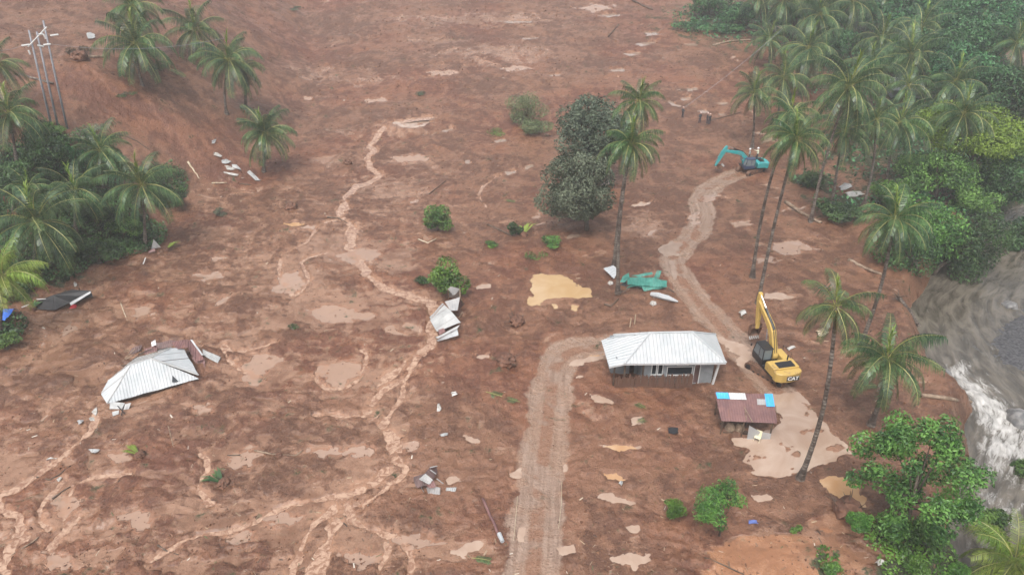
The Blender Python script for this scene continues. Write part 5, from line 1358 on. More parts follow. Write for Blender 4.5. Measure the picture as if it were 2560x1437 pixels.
# ---- green sheet pile at the palm foot
def green_pile():
    g = GP(1600, 715); zg = g.z
    root = empty('green_sheet_pile', (g.x, g.y, zg)); tag(root, 'heap of crumpled green roof sheets around the palm foot', 'metal sheets')
    quads = [
        ([(1568, 712, .65), (1666, 718, .7), (1668, 701, .95), (1605, 692, 1.05), (1568, 695, .9)], 0.0), ([(1610, 728, .25), (1668, 717, .65), (1664, 706, .8), (1600, 708, .75)], 0.0),
        ([(1550, 706, .5), (1556, 690, 1.0), (1572, 682, 1.25), (1574, 694, 1.0), (1562, 706, .6)], 0), ([(1577, 690, .95), (1630, 680, 1.25), (1632, 686, 1.1), (1600, 693, .9)], 0), ([(1634, 694, .8), (1643, 675, 1.5), (1654, 677, 1.5), (1648, 695, .8)], 0),
        ([(1563, 722, .15), (1590, 708, .65), (1620, 722, .35), (1594, 716, .5)], 0),
    ]
    for i, (q, _) in enumerate(quads):
        sheets(rel(root, [P(a, b, zg + c) for a, b, c in q]), (0, 1), root, M['green_zinc'], 1.1, 0.16, 0.03, name='green_sheet', seed=50 + i, warp=0.18, jitter=0.04)
    for a, b, za, zb in (((1545, 735), (1575, 720), .3, .5), ((1668, 718), (1700, 742), .6, .1), ((1530, 745), (1556, 725), .05, .4)):
        mb = MB(); mb.tube(rel(root, [P(*a, zg + za), P(*b, zg + zb)]), 0.07, 5); mb.build('beam', M['wood_dark'], root)
    panel('dark_board', rel(root, [P(1550, 712, zg + .15), P(1566, 700, zg + .6), P(1566, 716, zg + .05)]), M['black'], root)
    w = empty('white_sheet', GP(1528, 682)); tag(w, 'corrugated white roof sheet leaning left of the green pile', 'metal sheet')
    zw = w.location.z
    sheets(rel(w, [P(1508, 671, zw + .55), P(1535, 697, zw + .1), P(1547, 676, zw + .5), P(1533, 663, zw + .8)]), (0, 1), w, M['zinc_white'], 1.2, 0.3, 0.05, name='sheet', seed=61, warp=0.05)
    t = GP(1665, 745); r = empty('rolled_sheet', t); tag(r, 'long white crumpled sheet with shreds below the green pile', 'plastic sheet')
    z0 = t.z
    pts = rel(r, [P(1628, 735, z0 + .15), P(1645, 738, z0 + .3), P(1670, 745, z0 + .28), P(1695, 754, z0 + .12)])
    mb = MB(); mb.tube(pts, [0.22, 0.30, 0.28, 0.08], 7); mb.build('roll', M['zinc_white'], r)
    for i in range(7):
        rg = random.Random(i); a = Vector((rg.uniform(-1.6, -0.6), rg.uniform(-1.2, .4), .12)); b = a + Vector((rg.uniform(-.4, .4), rg.uniform(-.6, .2), .1))
        panel('shred', [a, b, b + Vector((.14, .05, 0)), a + Vector((.16, .02, .05))], M['litter_white'], r, 0.01)
    bag = GP(1633, 765); 
    bm = bmesh.new(); bmesh.ops.create_icosphere(bm, subdivisions=2, radius=0.34)
    for v in bm.verts: v.co *= 1 + 0.25 * math.sin(v.co.x * 13) * math.cos(v.co.y * 11); v.co.z *= 0.6
    me = bpy.data.meshes.new('plastic_bag'); bm.to_mesh(me); bm.free(); me.materials.append(M['litter_white'])
    tag(obj('plastic_bag', me, loc=bag + Vector((0, 0, .1))), 'white plastic bag below the long white sheet', 'bag')
    bag2 = GP(1527, 708)
    tag(obj('plastic_bag', me, loc=bag2 + Vector((0, 0, .12)), scale=0.9), 'white plastic bag left of the palm foot', 'bag')
green_pile()

# ---- crumpled dark wreck left of the road
def wreck():
    g = GP(1070, 1200); zg = g.z
    root = empty('crumpled_metal', (g.x, g.y, zg)); tag(root, 'crumpled dark rusty metal wreck left of the front road', 'wreckage')
    quads = [([(1033, 1192, .4), (1062, 1182, 1.0), (1083, 1200, .9), (1066, 1212, .6), (1045, 1220, .1)], 'rust_dark'), ([(1062, 1182, 1.0), (1075, 1166, 1.0), (1094, 1162, .8), (1096, 1178, .4), (1084, 1196, .7)], 'rust_dark'),
             ([(1048, 1196, .9), (1065, 1184, 1.15), (1082, 1198, 1.05), (1072, 1210, .8)], 'zinc_grey'), ([(1066, 1218, .75), (1102, 1219, .55), (1100, 1234, .05), (1070, 1235, .1)], 'zinc_grey'), ([(1036, 1196, .35), (1060, 1226, .45), (1062, 1232, .05), (1040, 1212, .05)], 'zinc_grey'),
             ([(1066, 1212, .65), (1084, 1200, .9), (1090, 1216, .7), (1070, 1220, .7)], 'rust')]
    for i, (q, m) in enumerate(quads):
        sheets(rel(root, [P(a, b, zg + c) for a, b, c in q]), (0, 1), root, M[m], 2.5, 0.18, 0.03, name='bent_sheet', seed=70 + i, warp=0.22)
    for a, b, za, zb in (((1048, 1196), (1073, 1209), 1.0, .9), ((1075, 1168), (1093, 1164), 1.05, .9), ((1076, 1174), (1090, 1184), 1.0, .7), ((1092, 1196), (1108, 1208), .6, .1)):
        mb = MB(); mb.tube(rel(root, [P(*a, zg + za), P(*b, zg + zb)]), 0.04, 5); mb.build('frame_bar', M['zinc_old'], root)
    s = GP(1130, 1222); r = empty('corrugated_scrap', s); tag(r, 'small ribbed white scrap sheet right of the dark wreck', 'metal sheet')
    sheets(rel(r, [P(1113, 1227, s.z + .06), P(1138, 1228, s.z + .06), P(1142, 1218, s.z + .1), P(1116, 1218, s.z + .1)]), (0, 1), r, M['zinc_old'], 2, 0.14, 0.03, name='sheet')
wreck()

# ---- black sheet at the edge of the left grove
def black_roof():
    g = GP(150, 755); zg = g.z
    root = empty('black_roof', (g.x, g.y, zg)); tag(root, 'long sagging black roof sheet with pale edge at the left grove', 'roof')
    pts = [(54, 768, .35), (71, 772, .1), (137, 775, .1), (175, 756, .45), (232, 741, .35), (227, 727, .75), (180, 724, 1.0), (132, 738, .95)]
    q = rel(root, [P(a, b, zg + c) for a, b, c in pts])
    panel('sheet', [q[0], q[1], q[2], q[7]], M['black'], root, .05); panel('sheet', [q[2] + Vector((0.02, 0, 0)), q[3], q[4], q[5], q[6], q[7] + Vector((0.02, 0, 0))], M['black'], root, .05)
    for a, b in (((174, 757, .55), (226, 728, .85)),):
        p0, p1 = P(a[0], a[1], zg + a[2]) - root.location, P(b[0], b[1], zg + b[2]) - root.location
        panel('edge_flashing', [p0, p0 + Vector((.25, -.3, -.12)), p1 + Vector((.1, -.2, -.1)), p1], M['white_paint'], root)
    for a, b in (((55, 768), (72, 761)), ((92, 748), (114, 747))):
        mb = MB(); mb.tube(rel(root, [P(*a, zg + .6), P(*b, zg + 1.0)]), 0.06, 5); mb.build('white_bar', M['frame_white'], root)
    for px, py in ((80, 765), (150, 760), (220, 736), (200, 728)):
        p = P(px, py, zg) - root.location
        mb = MB(); mb.tube([(p.x, p.y, -.3), (p.x, p.y, .5)], .06, 5); mb.build('post', M['wood_dark'], root)
    t = GP(8, 800); r = empty('blue_tarp', t); tag(r, 'bright blue tarp at the left edge with junk beside it', 'tarp')
    rg = random.Random(2); n = 9; vs = []; fs = []
    for i in range(n):
        for j in range(n):
            x, y = -2.6 + 3.6 * i / (n - 1), -1.0 + 2.2 * j / (n - 1)
            vs.append((x, y, 0.75 + 0.35 * gnoise(x * 1.3 + 2, y * 1.4).item() - 0.5 * max(0, abs(y) - 0.6)))
    for i in range(n - 1):
        for j in range(n - 1): a = i * n + j; fs.append((a, a + n, a + n + 1, a + 1))
    mb = MB(); mb.add(vs, fs); mb.build('cloth', M['tarp_blue'], r, smooth=True)
    for k in range(3):
        mb = MB(); mb.tube([(-2 + 1.3 * k, 0.2, -.2), (-2 + 1.3 * k, .2, .7)], .05, 5); mb.build('post', M['wood'], r)
    c = GP(183, 768); mb = MB(); mb.add([(-.3, -.2, 0), (.35, -.1, .02), (.3, .25, .2), (-.2, .2, .3), (0, 0, .4)], [(0, 1, 4), (1, 2, 4), (2, 3, 4), (3, 0, 4), (3, 2, 1, 0)])
    tag(mb.build('red_cloth', M['red_cloth'], loc=c), 'small red cloth on the mud below the black roof sheet', 'cloth')
    # dark board with splayed pale leaves (360,610 .. 420,640)
    b = GP(385, 625); r = empty('broken_boards', b); tag(r, 'broken grey board and brown plank at the foot of the left grove', 'boards')
    zb = b.z
    panel('board', rel(r, [P(378, 622, zb + .15), P(402, 618, zb + .3), P(384, 598, zb + 1.3)]), M['zinc_grey'], r)
    panel('board', rel(r, [P(370, 632, zb + .25), P(388, 628, zb + .3), P(386, 619, zb + .6), P(372, 626, zb + .5)]), M['rust'], r)
    mb = MB(); mb.tube(rel(r, [P(358, 660, zb + .05), P(364, 644, zb + .5)]), .06, 5); mb.build('white_bar', M['frame_white'], r)
black_roof()

# ---- pale roof among the far trees
def far_shed():
    b = GP(2262, 235); r = empty('far_shed', b); tag(r, 'pale zinc shed roof glimpsed between the far grove palms', 'shed')
    d = ray(2262, 205); t = b.y / d[1]; c = Vector((d[0] * t, d[1] * t, CAM_H + d[2] * t)) - b
    sc = scale_at(b); w = 34 / sc * 1.2
    sheets([c + Vector((-w, -2.2, -.9)), c + Vector((w, -2.2, -.9)), c + Vector((w, 0.2, .7)), c + Vector((-w, .2, .7))], (0, 1), r, M['zinc_white'], 1.0, seed=80)
    sheets([c + Vector((w, 2.4, -.9)), c + Vector((-w, 2.4, -.9)), c + Vector((-w, .2, .7)), c + Vector((w, .2, .7))], (0, 1), r, M['zinc_white'], 1.0, seed=81)
    mb = MB(); mb.box((c.x, c.y + .1, (c.z - .9) / 2 - .2), (2 * w - .6, 3.8, max(1.0, c.z - .9 + .4))); mb.build('wall', M['wall'], r)
far_shed()
# ------------------------------------------------------------------ excavators and their crew
def paint(name, col, mudc=(0.22, 0.11, 0.065), amt=0.75):
    k = NT(name); co = k.coord('Object')
    n = k.noise(1.5, 6, 0.7, 0.6, co)
    k.p(Base_Color=k.mix(k.math('MULTIPLY', k.ramp(n, 0.54, 0.68), amt), col, mudc), Roughness=k.math('MULTIPLY_ADD', n, 0.3, 0.25))
    return k.m
M['yellow'] = paint('yellow_paint', (0.50, 0.335, 0.095), (0.27, 0.17, 0.09), 0.8)
M['teal'] = paint('teal_paint', (0.040, 0.30, 0.31), (0.17, 0.22, 0.19), 0.6)
M['steel_mud'] = plain('muddy_steel', (0.085, 0.050, 0.034), 0.7, (0.20, 0.105, 0.065), 2.0, bump=0.4)
M['machine_black'] = plain('machine_black', (0.018, 0.018, 0.020), 0.4)
M['chrome'] = plain('chrome_rod', (0.62, 0.63, 0.65), 0.2, metal=0.8)
M['rubber'] = plain('hose', (0.015, 0.015, 0.015), 0.5)
M['cab_glass'] = plain('cab_glass', (0.16, 0.19, 0.20), 0.05)
M['cab_blue'] = plain('dark_blue_paint', (0.035, 0.055, 0.105), 0.4)
M['pale_print'] = plain('pale_lettering', (0.80, 0.80, 0.78), 0.5)
def text_mesh(txt, size, mat, offset=0.0):
    cu = bpy.data.curves.new('lettering', 'FONT'); cu.body = txt; cu.size = size; cu.extrude = 0.006; cu.offset = offset
    cu.align_x = 'CENTER'; cu.align_y = 'CENTER'
    o = bpy.data.objects.new('lettering_tmp', cu); COL.objects.link(o)
    dg = bpy.context.evaluated_depsgraph_get()
    me = bpy.data.meshes.new_from_object(o.evaluated_get(dg))
    bpy.data.objects.remove(o); bpy.data.curves.remove(cu)
    me.name = 'lettering'; me.materials.clear(); me.materials.append(mat)
    return me
def excavator(loc, heading, under, body_mat, cab_mat, boom_el, arm_dir, bucket_dir, label, plaque=None, boom_text=None, tilt=(0, 0), S=1.0):
    root = empty('excavator', loc, rot=(tilt[0], tilt[1], 0)); root.scale = (S, S, S)
    tag(root, label, 'excavator', 'tracked excavators clearing the mud')
    # undercarriage, own heading
    for s in (-1, 1):
        R = Matrix.Rotation(under, 3, 'Z')
        prof = []
        L, r = 1.75, 0.46
        for i in range(7): a = -math.pi / 2 + math.pi * i / 6; prof.append((L + r * math.cos(a), 0.48 + r * math.sin(a)))
        for i in range(7): a = math.pi / 2 + math.pi * i / 6; prof.append((-L + r * math.cos(a), 0.48 + r * math.sin(a)))
        mb = MB(); mb.prism(prof, s * 1.19 - 0.30, s * 1.19 + 0.30)
        o = mb.build('track', M['steel_mud'], root, rot=(0, 0, under))
        pads = MB(); pads.box((0, 0, 0), (0.10, 0.62, 0.05)); pm = pads.mesh('track_pad', [M['steel_mud']])
        for i in range(17):
            for z in (0.955, 0.0): obj('track_pad', pm, o, loc=(-1.75 + 3.5 * i / 16, s * 1.19, z + 0.01))
        for x, z, rr in ((-1.75, .48, .30), (1.75, .48, .30), (-1.1, .26, .13), (-.55, .26, .13), (0, .26, .13), (.55, .26, .13), (1.1, .26, .13)):
            wh = MB(); wh.tube([(x, s * (1.19 + 0.27), z), (x, s * (1.19 + 0.34), z)], rr, 10); wh.build('wheel', M['machine_black'], o)
    mb = MB(); mb.box((0, 0, 0.62), (2.2, 1.8, 0.45)); mb.tube([(0, 0, 0.8), (0, 0, 1.12)], 0.65, 16); mb.build('undercarriage', M['steel_mud'], root, rot=(0, 0, under))
    up = empty('upper_body', (0, 0, 0), heading, parent=root)   # x forward, y left
    mb = MB(); mb.box((-0.35, 0, 1.17), (4.3, 2.66, 0.2)); mb.build('deck', M['machine_black'], up)
    cw = [(-2.05, -1.35), (-2.05, 1.35), (-2.55, 1.33), (-2.85, 0.85), (-2.95, 0), (-2.85, -0.85), (-2.55, -1.33)]
    mb = MB(); mb.prism(cw, 1.12, 2.10, axis='z'); o = mb.build('counterweight', body_mat, up, bevel=0.07)
    if plaque:
        mb = MB(); mb.box((-2.96, -0.42, 1.62), (0.02, 1.25, 0.52)); mb.build('plaque', M['machine_black'], up, rot=(0, 0, -0.06))
        me = text_mesh(plaque, 0.56, M['pale_print'], 0.018)
        obj('lettering', me, up, loc=(-2.985, -0.25, 1.62), rot=(math.radians(90), 0, math.radians(-90) - 0.06))
    mb = MB(); mb.prism([(-2.05, 1.27), (-0.55, 1.27), (-0.55, 2.08), (-0.75, 2.22), (-2.05, 2.22)], -1.34, 1.34); mb.build('engine_hood', body_mat, up, bevel=0.05)
    mb = MB(); mb.box((-1.55, -0.1, 2.25), (0.85, 1.7, 0.10))
    for i in range(6): mb.box((-1.88 + 0.13 * i, -0.1, 2.31), (0.05, 1.5, 0.03))
    mb.build('hood_grille', M['machine_black'], up, bevel=0.02)
    mb = MB(); mb.tube([(-0.9, -0.7, 2.2), (-0.9, -0.7, 2.75)], 0.07, 8); mb.build('exhaust_pipe', M['machine_black'], up)
    mb = MB(); mb.box((0.35, -0.95, 1.65), (1.75, 0.78, 0.75)); mb.build('side_tank', body_mat, up, bevel=0.06)
    mb = MB()
    for (a, b) in (((0.9, -1.32, 2.02), (0.9, -1.32, 2.6)), ((0.9, -1.32, 2.6), (-0.5, -1.32, 2.6)), ((-0.5, -1.32, 2.6), (-0.5, -1.32, 2.1)), ((0.9, -1.32, 2.6), (1.2, -1.32, 2.05))): mb.tube([a, b], 0.025, 5)
    mb.build('handrail', body_mat if not plaque else M['machine_black'], up)
    # cab
    cab = empty('cab', (0, 0, 0), parent=up)
    x0, x1, y0, y1, z0, z1 = 0.0, 1.75, 0.38, 1.36, 1.27, 2.98
    mb = MB(); mb.prism([(x0, z0), (x1 + 0.1, z0), (x1 + 0.12, z0 + 0.55), (x0, z0 + 0.55)], y0, y1); mb.build('lower_shell', cab_mat, cab)
    mb = MB()
    for (a, b) in (((x0 + .05, z0), (x0 + .05, z1)), ((x1 + .08, z0 + .5), (x1 - .25, z1)), ((x0 + .75, z0), (x0 + .75, z1))):
        for y in (y0 + .05, y1 - .05): mb.tube([(a[0], y, a[1]), (b[0], y, b[1])], 0.055, 5)
    mb.build('pillars', cab_mat, cab)
    mb = MB(); mb.prism([(x0 - .05, z1 - .02), (x1 - .15, z1 - .02), (x1 - .22, z1 + .08), (x0, z1 + .09)], y0 - .03, y1 + .03); mb.build('cab_roof', cab_mat, cab, bevel=0.03)
    gl = MB(); gl.add([(x1 + .06, y0 + .06, z0 + .5), (x1 + .06, y1 - .06, z0 + .5), (x1 - .27, y1 - .06, z1 - .05), (x1 - .27, y0 + .06, z1 - .05)], [(0, 1, 2, 3)]); gl.build('windscreen', M['cab_glass'], cab)
    for y in (y0 + .03, y1 - .03):
        gl = MB(); gl.add([(x0 + .1, y, z0 + .5), (x1, y, z0 + .5), (x1 - .3, y, z1 - .05), (x0 + .1, y, z1 - .05)], [(0, 1, 2, 3)]); gl.build('side_window', M['cab_glass'], cab)
    gl = MB(); gl.add([(x0 + .02, y0 + .08, z0 + .55), (x0 + .02, y1 - .08, z0 + .55), (x0 + .02, y1 - .08, z1 - .08), (x0 + .02, y0 + .08, z1 - .08)], [(0, 1, 2, 3)]); gl.build('rear_window', M['cab_glass'], cab)
    mb = MB(); mb.tube([(x1 - .1, y1, z0 + 1.2), (x1 + .1, y1 + .25, z0 + 1.2)], .02, 4); mb.box((x1 + .1, y1 + .27, z0 + 1.2), (.06, .16, .28)); mb.build('mirror', M['machine_black'], cab)
    # boom, arm, bucket in the plane y = -0.12
    yb = -0.12
    def place(pts, o, ang): 
        c, s = math.cos(ang), math.sin(ang)
        return [(o[0] + p[0] * c - p[1] * s, o[1] + p[0] * s + p[1] * c) for p in pts]
    foot = (0.35, 1.75); LB = 5.65
    be = math.radians(boom_el)
    boom = place([(-0.18, -0.12), (0.25, -0.28), (2.2, 0.42), (3.0, 0.46), (LB + 0.12, -0.20), (LB + 0.16, 0.16), (3.1, 1.12), (2.3, 1.16), (0.0, 0.32), (-0.2, 0.12)], foot, be)
    mb = MB(); mb.prism(boom, yb - 0.27, yb + 0.27); bo = mb.build('boom', body_mat, up, bevel=0.04)
    tip = place([(LB, 0)], foot, be)[0]
    if boom_text:
        a, b = place([(4.0, 0.42)], foot, be)[0], None
        me = text_mesh(boom_text, 0.42, M['pale_print'], 0.01)
        for sd in (1, -1):
            o = obj('lettering', me, up, loc=(a[0], yb + sd * 0.285, a[1]))
            ang = be - 0.22
            R = Matrix.Rotation(-ang, 4, 'Y') @ (Matrix.Rotation(math.pi / 2, 4, 'X') if sd < 0 else Matrix.Rotation(math.pi / 2, 4, 'X') @ Matrix.Rotation(math.pi, 4, 'Y'))
            o.rotation_euler = R.to_euler()
    ad = math.radians(arm_dir); LA = 2.95
    arm = place([(-0.95, 0.28), (-0.85, -0.02), (-0.1, -0.22), (0.3, -0.24), (LA + 0.08, -0.10), (LA + 0.10, 0.12), (0.4, 0.42), (-0.2, 0.46)], tip, ad)
    mb = MB(); mb.prism(arm, yb - 0.19, yb + 0.19); mb.build('arm', body_mat, up, bevel=0.03)
    hand = place([(LA, 0)], tip, ad)[0]
    bd = math.radians(bucket_dir)
    outer = [(0.0, 0.10), (-0.25, 0.35), (0.0, 0.42), (0.45, 0.40), (0.85, 0.22), (1.12, -0.12), (1.20, -0.55)]
    inner = [(1.14, -0.55), (1.06, -0.14), (0.80, 0.14), (0.42, 0.32), (0.05, 0.30), (0.05, 0.0)]
    bk = empty('bucket', (0, 0, 0), parent=up)
    mb = MB(); po = place(outer + inner, hand, bd); mb.prism(po, yb - 0.55, yb + 0.55); mb.build('shell', M['steel_mud'], bk)
    for sd in (-0.57, 0.55):
        side = place([(0.0, 0.1), (-0.1, 0.3), (0.45, 0.38), (0.82, 0.2), (1.1, -0.12), (1.18, -0.5), (0.6, -0.3), (0.1, -0.08)], hand, bd)
        mb = MB(); mb.prism(side, yb + sd, yb + sd + 0.03); mb.build('side_plate', M['steel_mud'], bk)
    for i in range(5):
        y = yb - 0.46 + 0.23 * i; q = place([(1.12, -0.5), (1.24, -0.5), (1.20, -0.82)], hand, bd)
        mb = MB(); mb.prism(q, y - 0.05, y + 0.05); mb.build('tooth', M['zinc_old'], bk)
    def cyl(a, b, y, r, name):
        A, B = Vector((a[0], y, a[1])), Vector((b[0], y, b[1])); m = A.lerp(B, 0.58)
        mb = MB(); mb.tube([A, m], r, 8, mi=0); mb.tube([m, B], r * 0.55, 8, mi=1); mb.build(name, [body_mat if name != 'arm_cylinder' else M['machine_black'], M['chrome']], up)
    cyl((1.35, 1.35), place([(2.7, 0.65)], foot, be)[0], yb - 0.36, 0.10, 'boom_cylinder'); cyl((1.35, 1.35), place([(2.7, 0.65)], foot, be)[0], yb + 0.36, 0.10, 'boom_cylinder')
    cyl(place([(2.5, 1.22)], foot, be)[0], place([(-0.85, 0.22)], tip, ad)[0], yb, 0.11, 'arm_cylinder')
    cyl(place([(0.2, 0.50)], tip, ad)[0], place([(LA - 0.4, 0.42)], tip, ad)[0], yb, 0.085, 'bucket_cylinder')
    mb = MB(); mb.tube([(*[place([(LA - 0.4, 0.42)], tip, ad)[0]][0][:1], yb, place([(LA - 0.4, 0.42)], tip, ad)[0][1]), (place([(-0.2, 0.33)], hand, bd)[0][0], yb, place([(-0.2, 0.33)], hand, bd)[0][1])], 0.07, 6); mb.build('bucket_link', M['steel_mud'], up)
    hz = MB()
    for sd in (-0.1, 0.1):
        q = [place([p], foot, be)[0] for p in ((0.3, 0.45), (1.5, 1.0), (2.6, 1.3), (3.6, 1.05), (5.0, 0.5))]
        hz.tube([(p[0], yb + sd, p[1]) for p in q], 0.03, 4)
    hz.build('hoses', M['rubber'], up)
    return root, up
ex1 = GP(1940, 952)
excavator((ex1.x, ex1.y + 1.2, ex1.z - 0.12), math.radians(90 + 12), math.radians(90 + 38), M['yellow'], M['machine_black'], 44, -97, -52, 'yellow tracked excavator with black cab standing right of the white roofed house', plaque='CAT', S=0.89)
ex2 = GP(1878, 432)
excavator((ex2.x, ex2.y + 0.5, ex2.z - 0.05), math.radians(188), math.radians(212), M['teal'], M['cab_blue'], 27, -64, -150, 'teal tracked excavator with raised boom at the upper end of the road', boom_text=None, tilt=(0.03, 0), S=0.8)

# two crew members on the teal machine
def person(loc, rz, label, shirt, trousers, pose, group='crew on the teal excavator', hat='helmet'):
    root = empty('person', loc, rz); tag(root, label, 'person', group)
    J = {'pelvis': (0, 0, 0.95), 'chest': (0.02, 0, 1.28), 'neck': (0.03, 0, 1.48), 'head': (0.05, 0, 1.60), 'top': (0.05, 0, 1.74)}
    def limb(pref, s, pts): 
        for i, p in enumerate(pts): J[f'{pref}{s}{i}'] = p
    for s in (-1, 1):
        limb('leg', s, [(0, s * 0.10, 0.90), (0.05 + (0.12 if pose == 'step' and s > 0 else 0), s * 0.12, 0.50 + (0.06 if pose == 'step' and s > 0 else 0)), (0.0, s * 0.13, 0.08), (0.16, s * 0.15, 0.04)])
        if pose == 'point' and s > 0: limb('arm', s, [(0.02, s * 0.20, 1.42), (0.18, s * 0.38, 1.40), (0.42, s * 0.42, 1.46), (0.52, s * 0.42, 1.48)])
        else: limb('arm', s, [(0.02, s * 0.20, 1.42), (0.02, s * 0.28, 1.14), (0.18, s * 0.24, 0.95), (0.25, s * 0.22, 0.90)])
    rad = {'pelvis': .15, 'chest': .17, 'neck': .065, 'head': .10, 'top': .075}
    names = list(J); idx = {n: i for i, n in enumerate(names)}
    E = [('pelvis', 'chest'), ('chest', 'neck'), ('neck', 'head'), ('head', 'top')]
    for s in (-1, 1):
        E += [('pelvis', f'leg{s}0')] + [(f'leg{s}{i}', f'leg{s}{i+1}') for i in range(3)] + [('chest', f'arm{s}0')] + [(f'arm{s}{i}', f'arm{s}{i+1}') for i in range(3)]
    R = lambda n: rad.get(n) or (([.10, .075, .05, .045] if n.startswith('leg') else [.07, .052, .04, .042])[int(n[-1])])
    me = bpy.data.meshes.new('body'); me.from_pydata([J[n] for n in names], [(idx[a], idx[b]) for a, b in E], [])
    o = bpy.data.objects.new('body', me); COL.objects.link(o)
    md = o.modifiers.new('skin', 'SKIN'); sd = o.modifiers.new('sub', 'SUBSURF'); sd.levels = 1; sd.render_levels = 1
    for i, n in enumerate(names):
        me.skin_vertices[0].data[i].radius = (R(n), R(n)); me.skin_vertices[0].data[i].use_root = (n == 'pelvis')
    dg = bpy.context.evaluated_depsgraph_get()
    m2 = bpy.data.meshes.new_from_object(o.evaluated_get(dg)); bpy.data.objects.remove(o)
    m2.name = 'body'
    m2.materials.clear()
    for m in (M['skin'], shirt, trousers): m2.materials.append(m)
    mi = []
    for p in m2.polygons:
        c = p.center
        mi.append(2 if c.z < 0.92 and abs(c.y) < 0.24 and c.z < 0.90 else 1 if c.z < 1.49 and not (abs(c.y) > 0.2 and c.z < 1.0) else 0)
    m2.polygons.foreach_set('material_index', mi); m2.polygons.foreach_set('use_smooth', [True] * len(mi))
    obj('body', m2, root)
    hb = bmesh.new(); bmesh.ops.create_uvsphere(hb, u_segments=14, v_segments=8, radius=0.135, matrix=Matrix.Translation((0.045, 0, 1.69)))
    bmesh.ops.delete(hb, geom=[v for v in hb.verts if v.co.z < 1.665], context='VERTS')
    bmesh.ops.create_cone(hb, cap_ends=True, segments=14, radius1=0.17, radius2=0.14, depth=0.02, matrix=Matrix.Translation((0.07, 0, 1.665)))
    hm = bpy.data.meshes.new('helmet'); hb.to_mesh(hm); hb.free(); hm.materials.append(M[hat]); hm.polygons.foreach_set('use_smooth', [True] * len(hm.polygons))
    obj(hat, hm, root)
    fm = MB(); fm.box((0.155, 0, 1.585), (0.05, 0.03, 0.05)); fm.box((0.145, 0.04, 1.62), (0.02, 0.03, 0.015), mi=1); fm.box((0.145, -0.04, 1.62), (0.02, 0.03, 0.015), mi=1); fm.box((0.14, 0, 1.535), (0.02, 0.06, 0.015), mi=1)
    fm.build('face', [M['skin'], M['machine_black']], root, bevel=0.005)
M['skin'] = plain('skin', (0.24, 0.13, 0.085), 0.6)
M['helmet'] = plain('helmet_white', (0.80, 0.80, 0.80), 0.35)
M['shirt_grey'] = plain('grey_shirt', (0.30, 0.30, 0.29), 0.9)
M['shirt_vest'] = plain('pale_vest', (0.70, 0.72, 0.55), 0.9)
M['trouser'] = plain('dark_trousers', (0.03, 0.035, 0.05), 0.9)
eo = Vector((ex2.x, ex2.y + 0.5, ex2.z))
person(eo + Vector((-0.25, 0.75, 1.45)), 2.8, 'person in grey shirt and white helmet standing behind the teal cab', M['shirt_grey'], M['trouser'], 'stand')
person(eo + Vector((0.75, 0.35, 1.72)), 2.6, 'person in pale vest and white helmet pointing from the teal machine', M['shirt_vest'], M['trouser'], 'point')

M['cap'] = plain('pale_cap', (0.50, 0.36, 0.31), 0.8)
M['dark_jacket'] = plain('dark_jacket', (0.022, 0.024, 0.028), 0.85, (0.05, 0.052, 0.058), 4.0)
for px, py, rz_, lab, ps in ((1705, 296, 0.6, 'person in dark clothes standing alone at the lower end of the slack wire', 'step'), (1748, 309, -1.2, 'person in dark clothes and pale cap, left of three standing on the far mud', 'stand'), (1766, 311, -0.4, 'person in dark clothes and pale cap, middle of three standing on the far mud', 'stand'), (1773, 313, 2.2, 'person in dark clothes, rightmost of three standing on the far mud', 'step')):
    person(GP(px, py), rz_, lab, M['dark_jacket'], M['trouser'], ps, 'people standing on the far mud', 'cap')
# ------------------------------------------------------------------ poles, wires, logs, litter
M['pole'] = plain('pole_concrete', (0.19, 0.20, 0.22), 0.85, (0.28, 0.28, 0.30), 1.5)
M['insulator'] = plain('insulator', (0.66, 0.66, 0.64), 0.35)
M['gravel'] = plain('dark_gravel', (0.028, 0.028, 0.032), 0.9, (0.085, 0.083, 0.085), 4.0, bump=1.0, bscale=5.0)
M['boulder'] = plain('river_boulder', (0.10, 0.10, 0.10), 0.7, (0.22, 0.21, 0.20), 1.5, bump=0.7)
M['clod'] = plain('clod', (0.075, 0.032, 0.019), 0.8, (0.20, 0.098, 0.060), 0.35)
M['chip'] = plain('chip', (0.30, 0.20, 0.13), 0.8, (0.60, 0.50, 0.38), 0.8)
M['scrap_blue'] = plain('blue_scrap', (0.10, 0.14, 0.35), 0.5)
def on_ray(px, py, y):
    d = ray(px, py); t = y / d[1]
    return Vector((d[0] * t, y, CAM_H + d[2] * t))
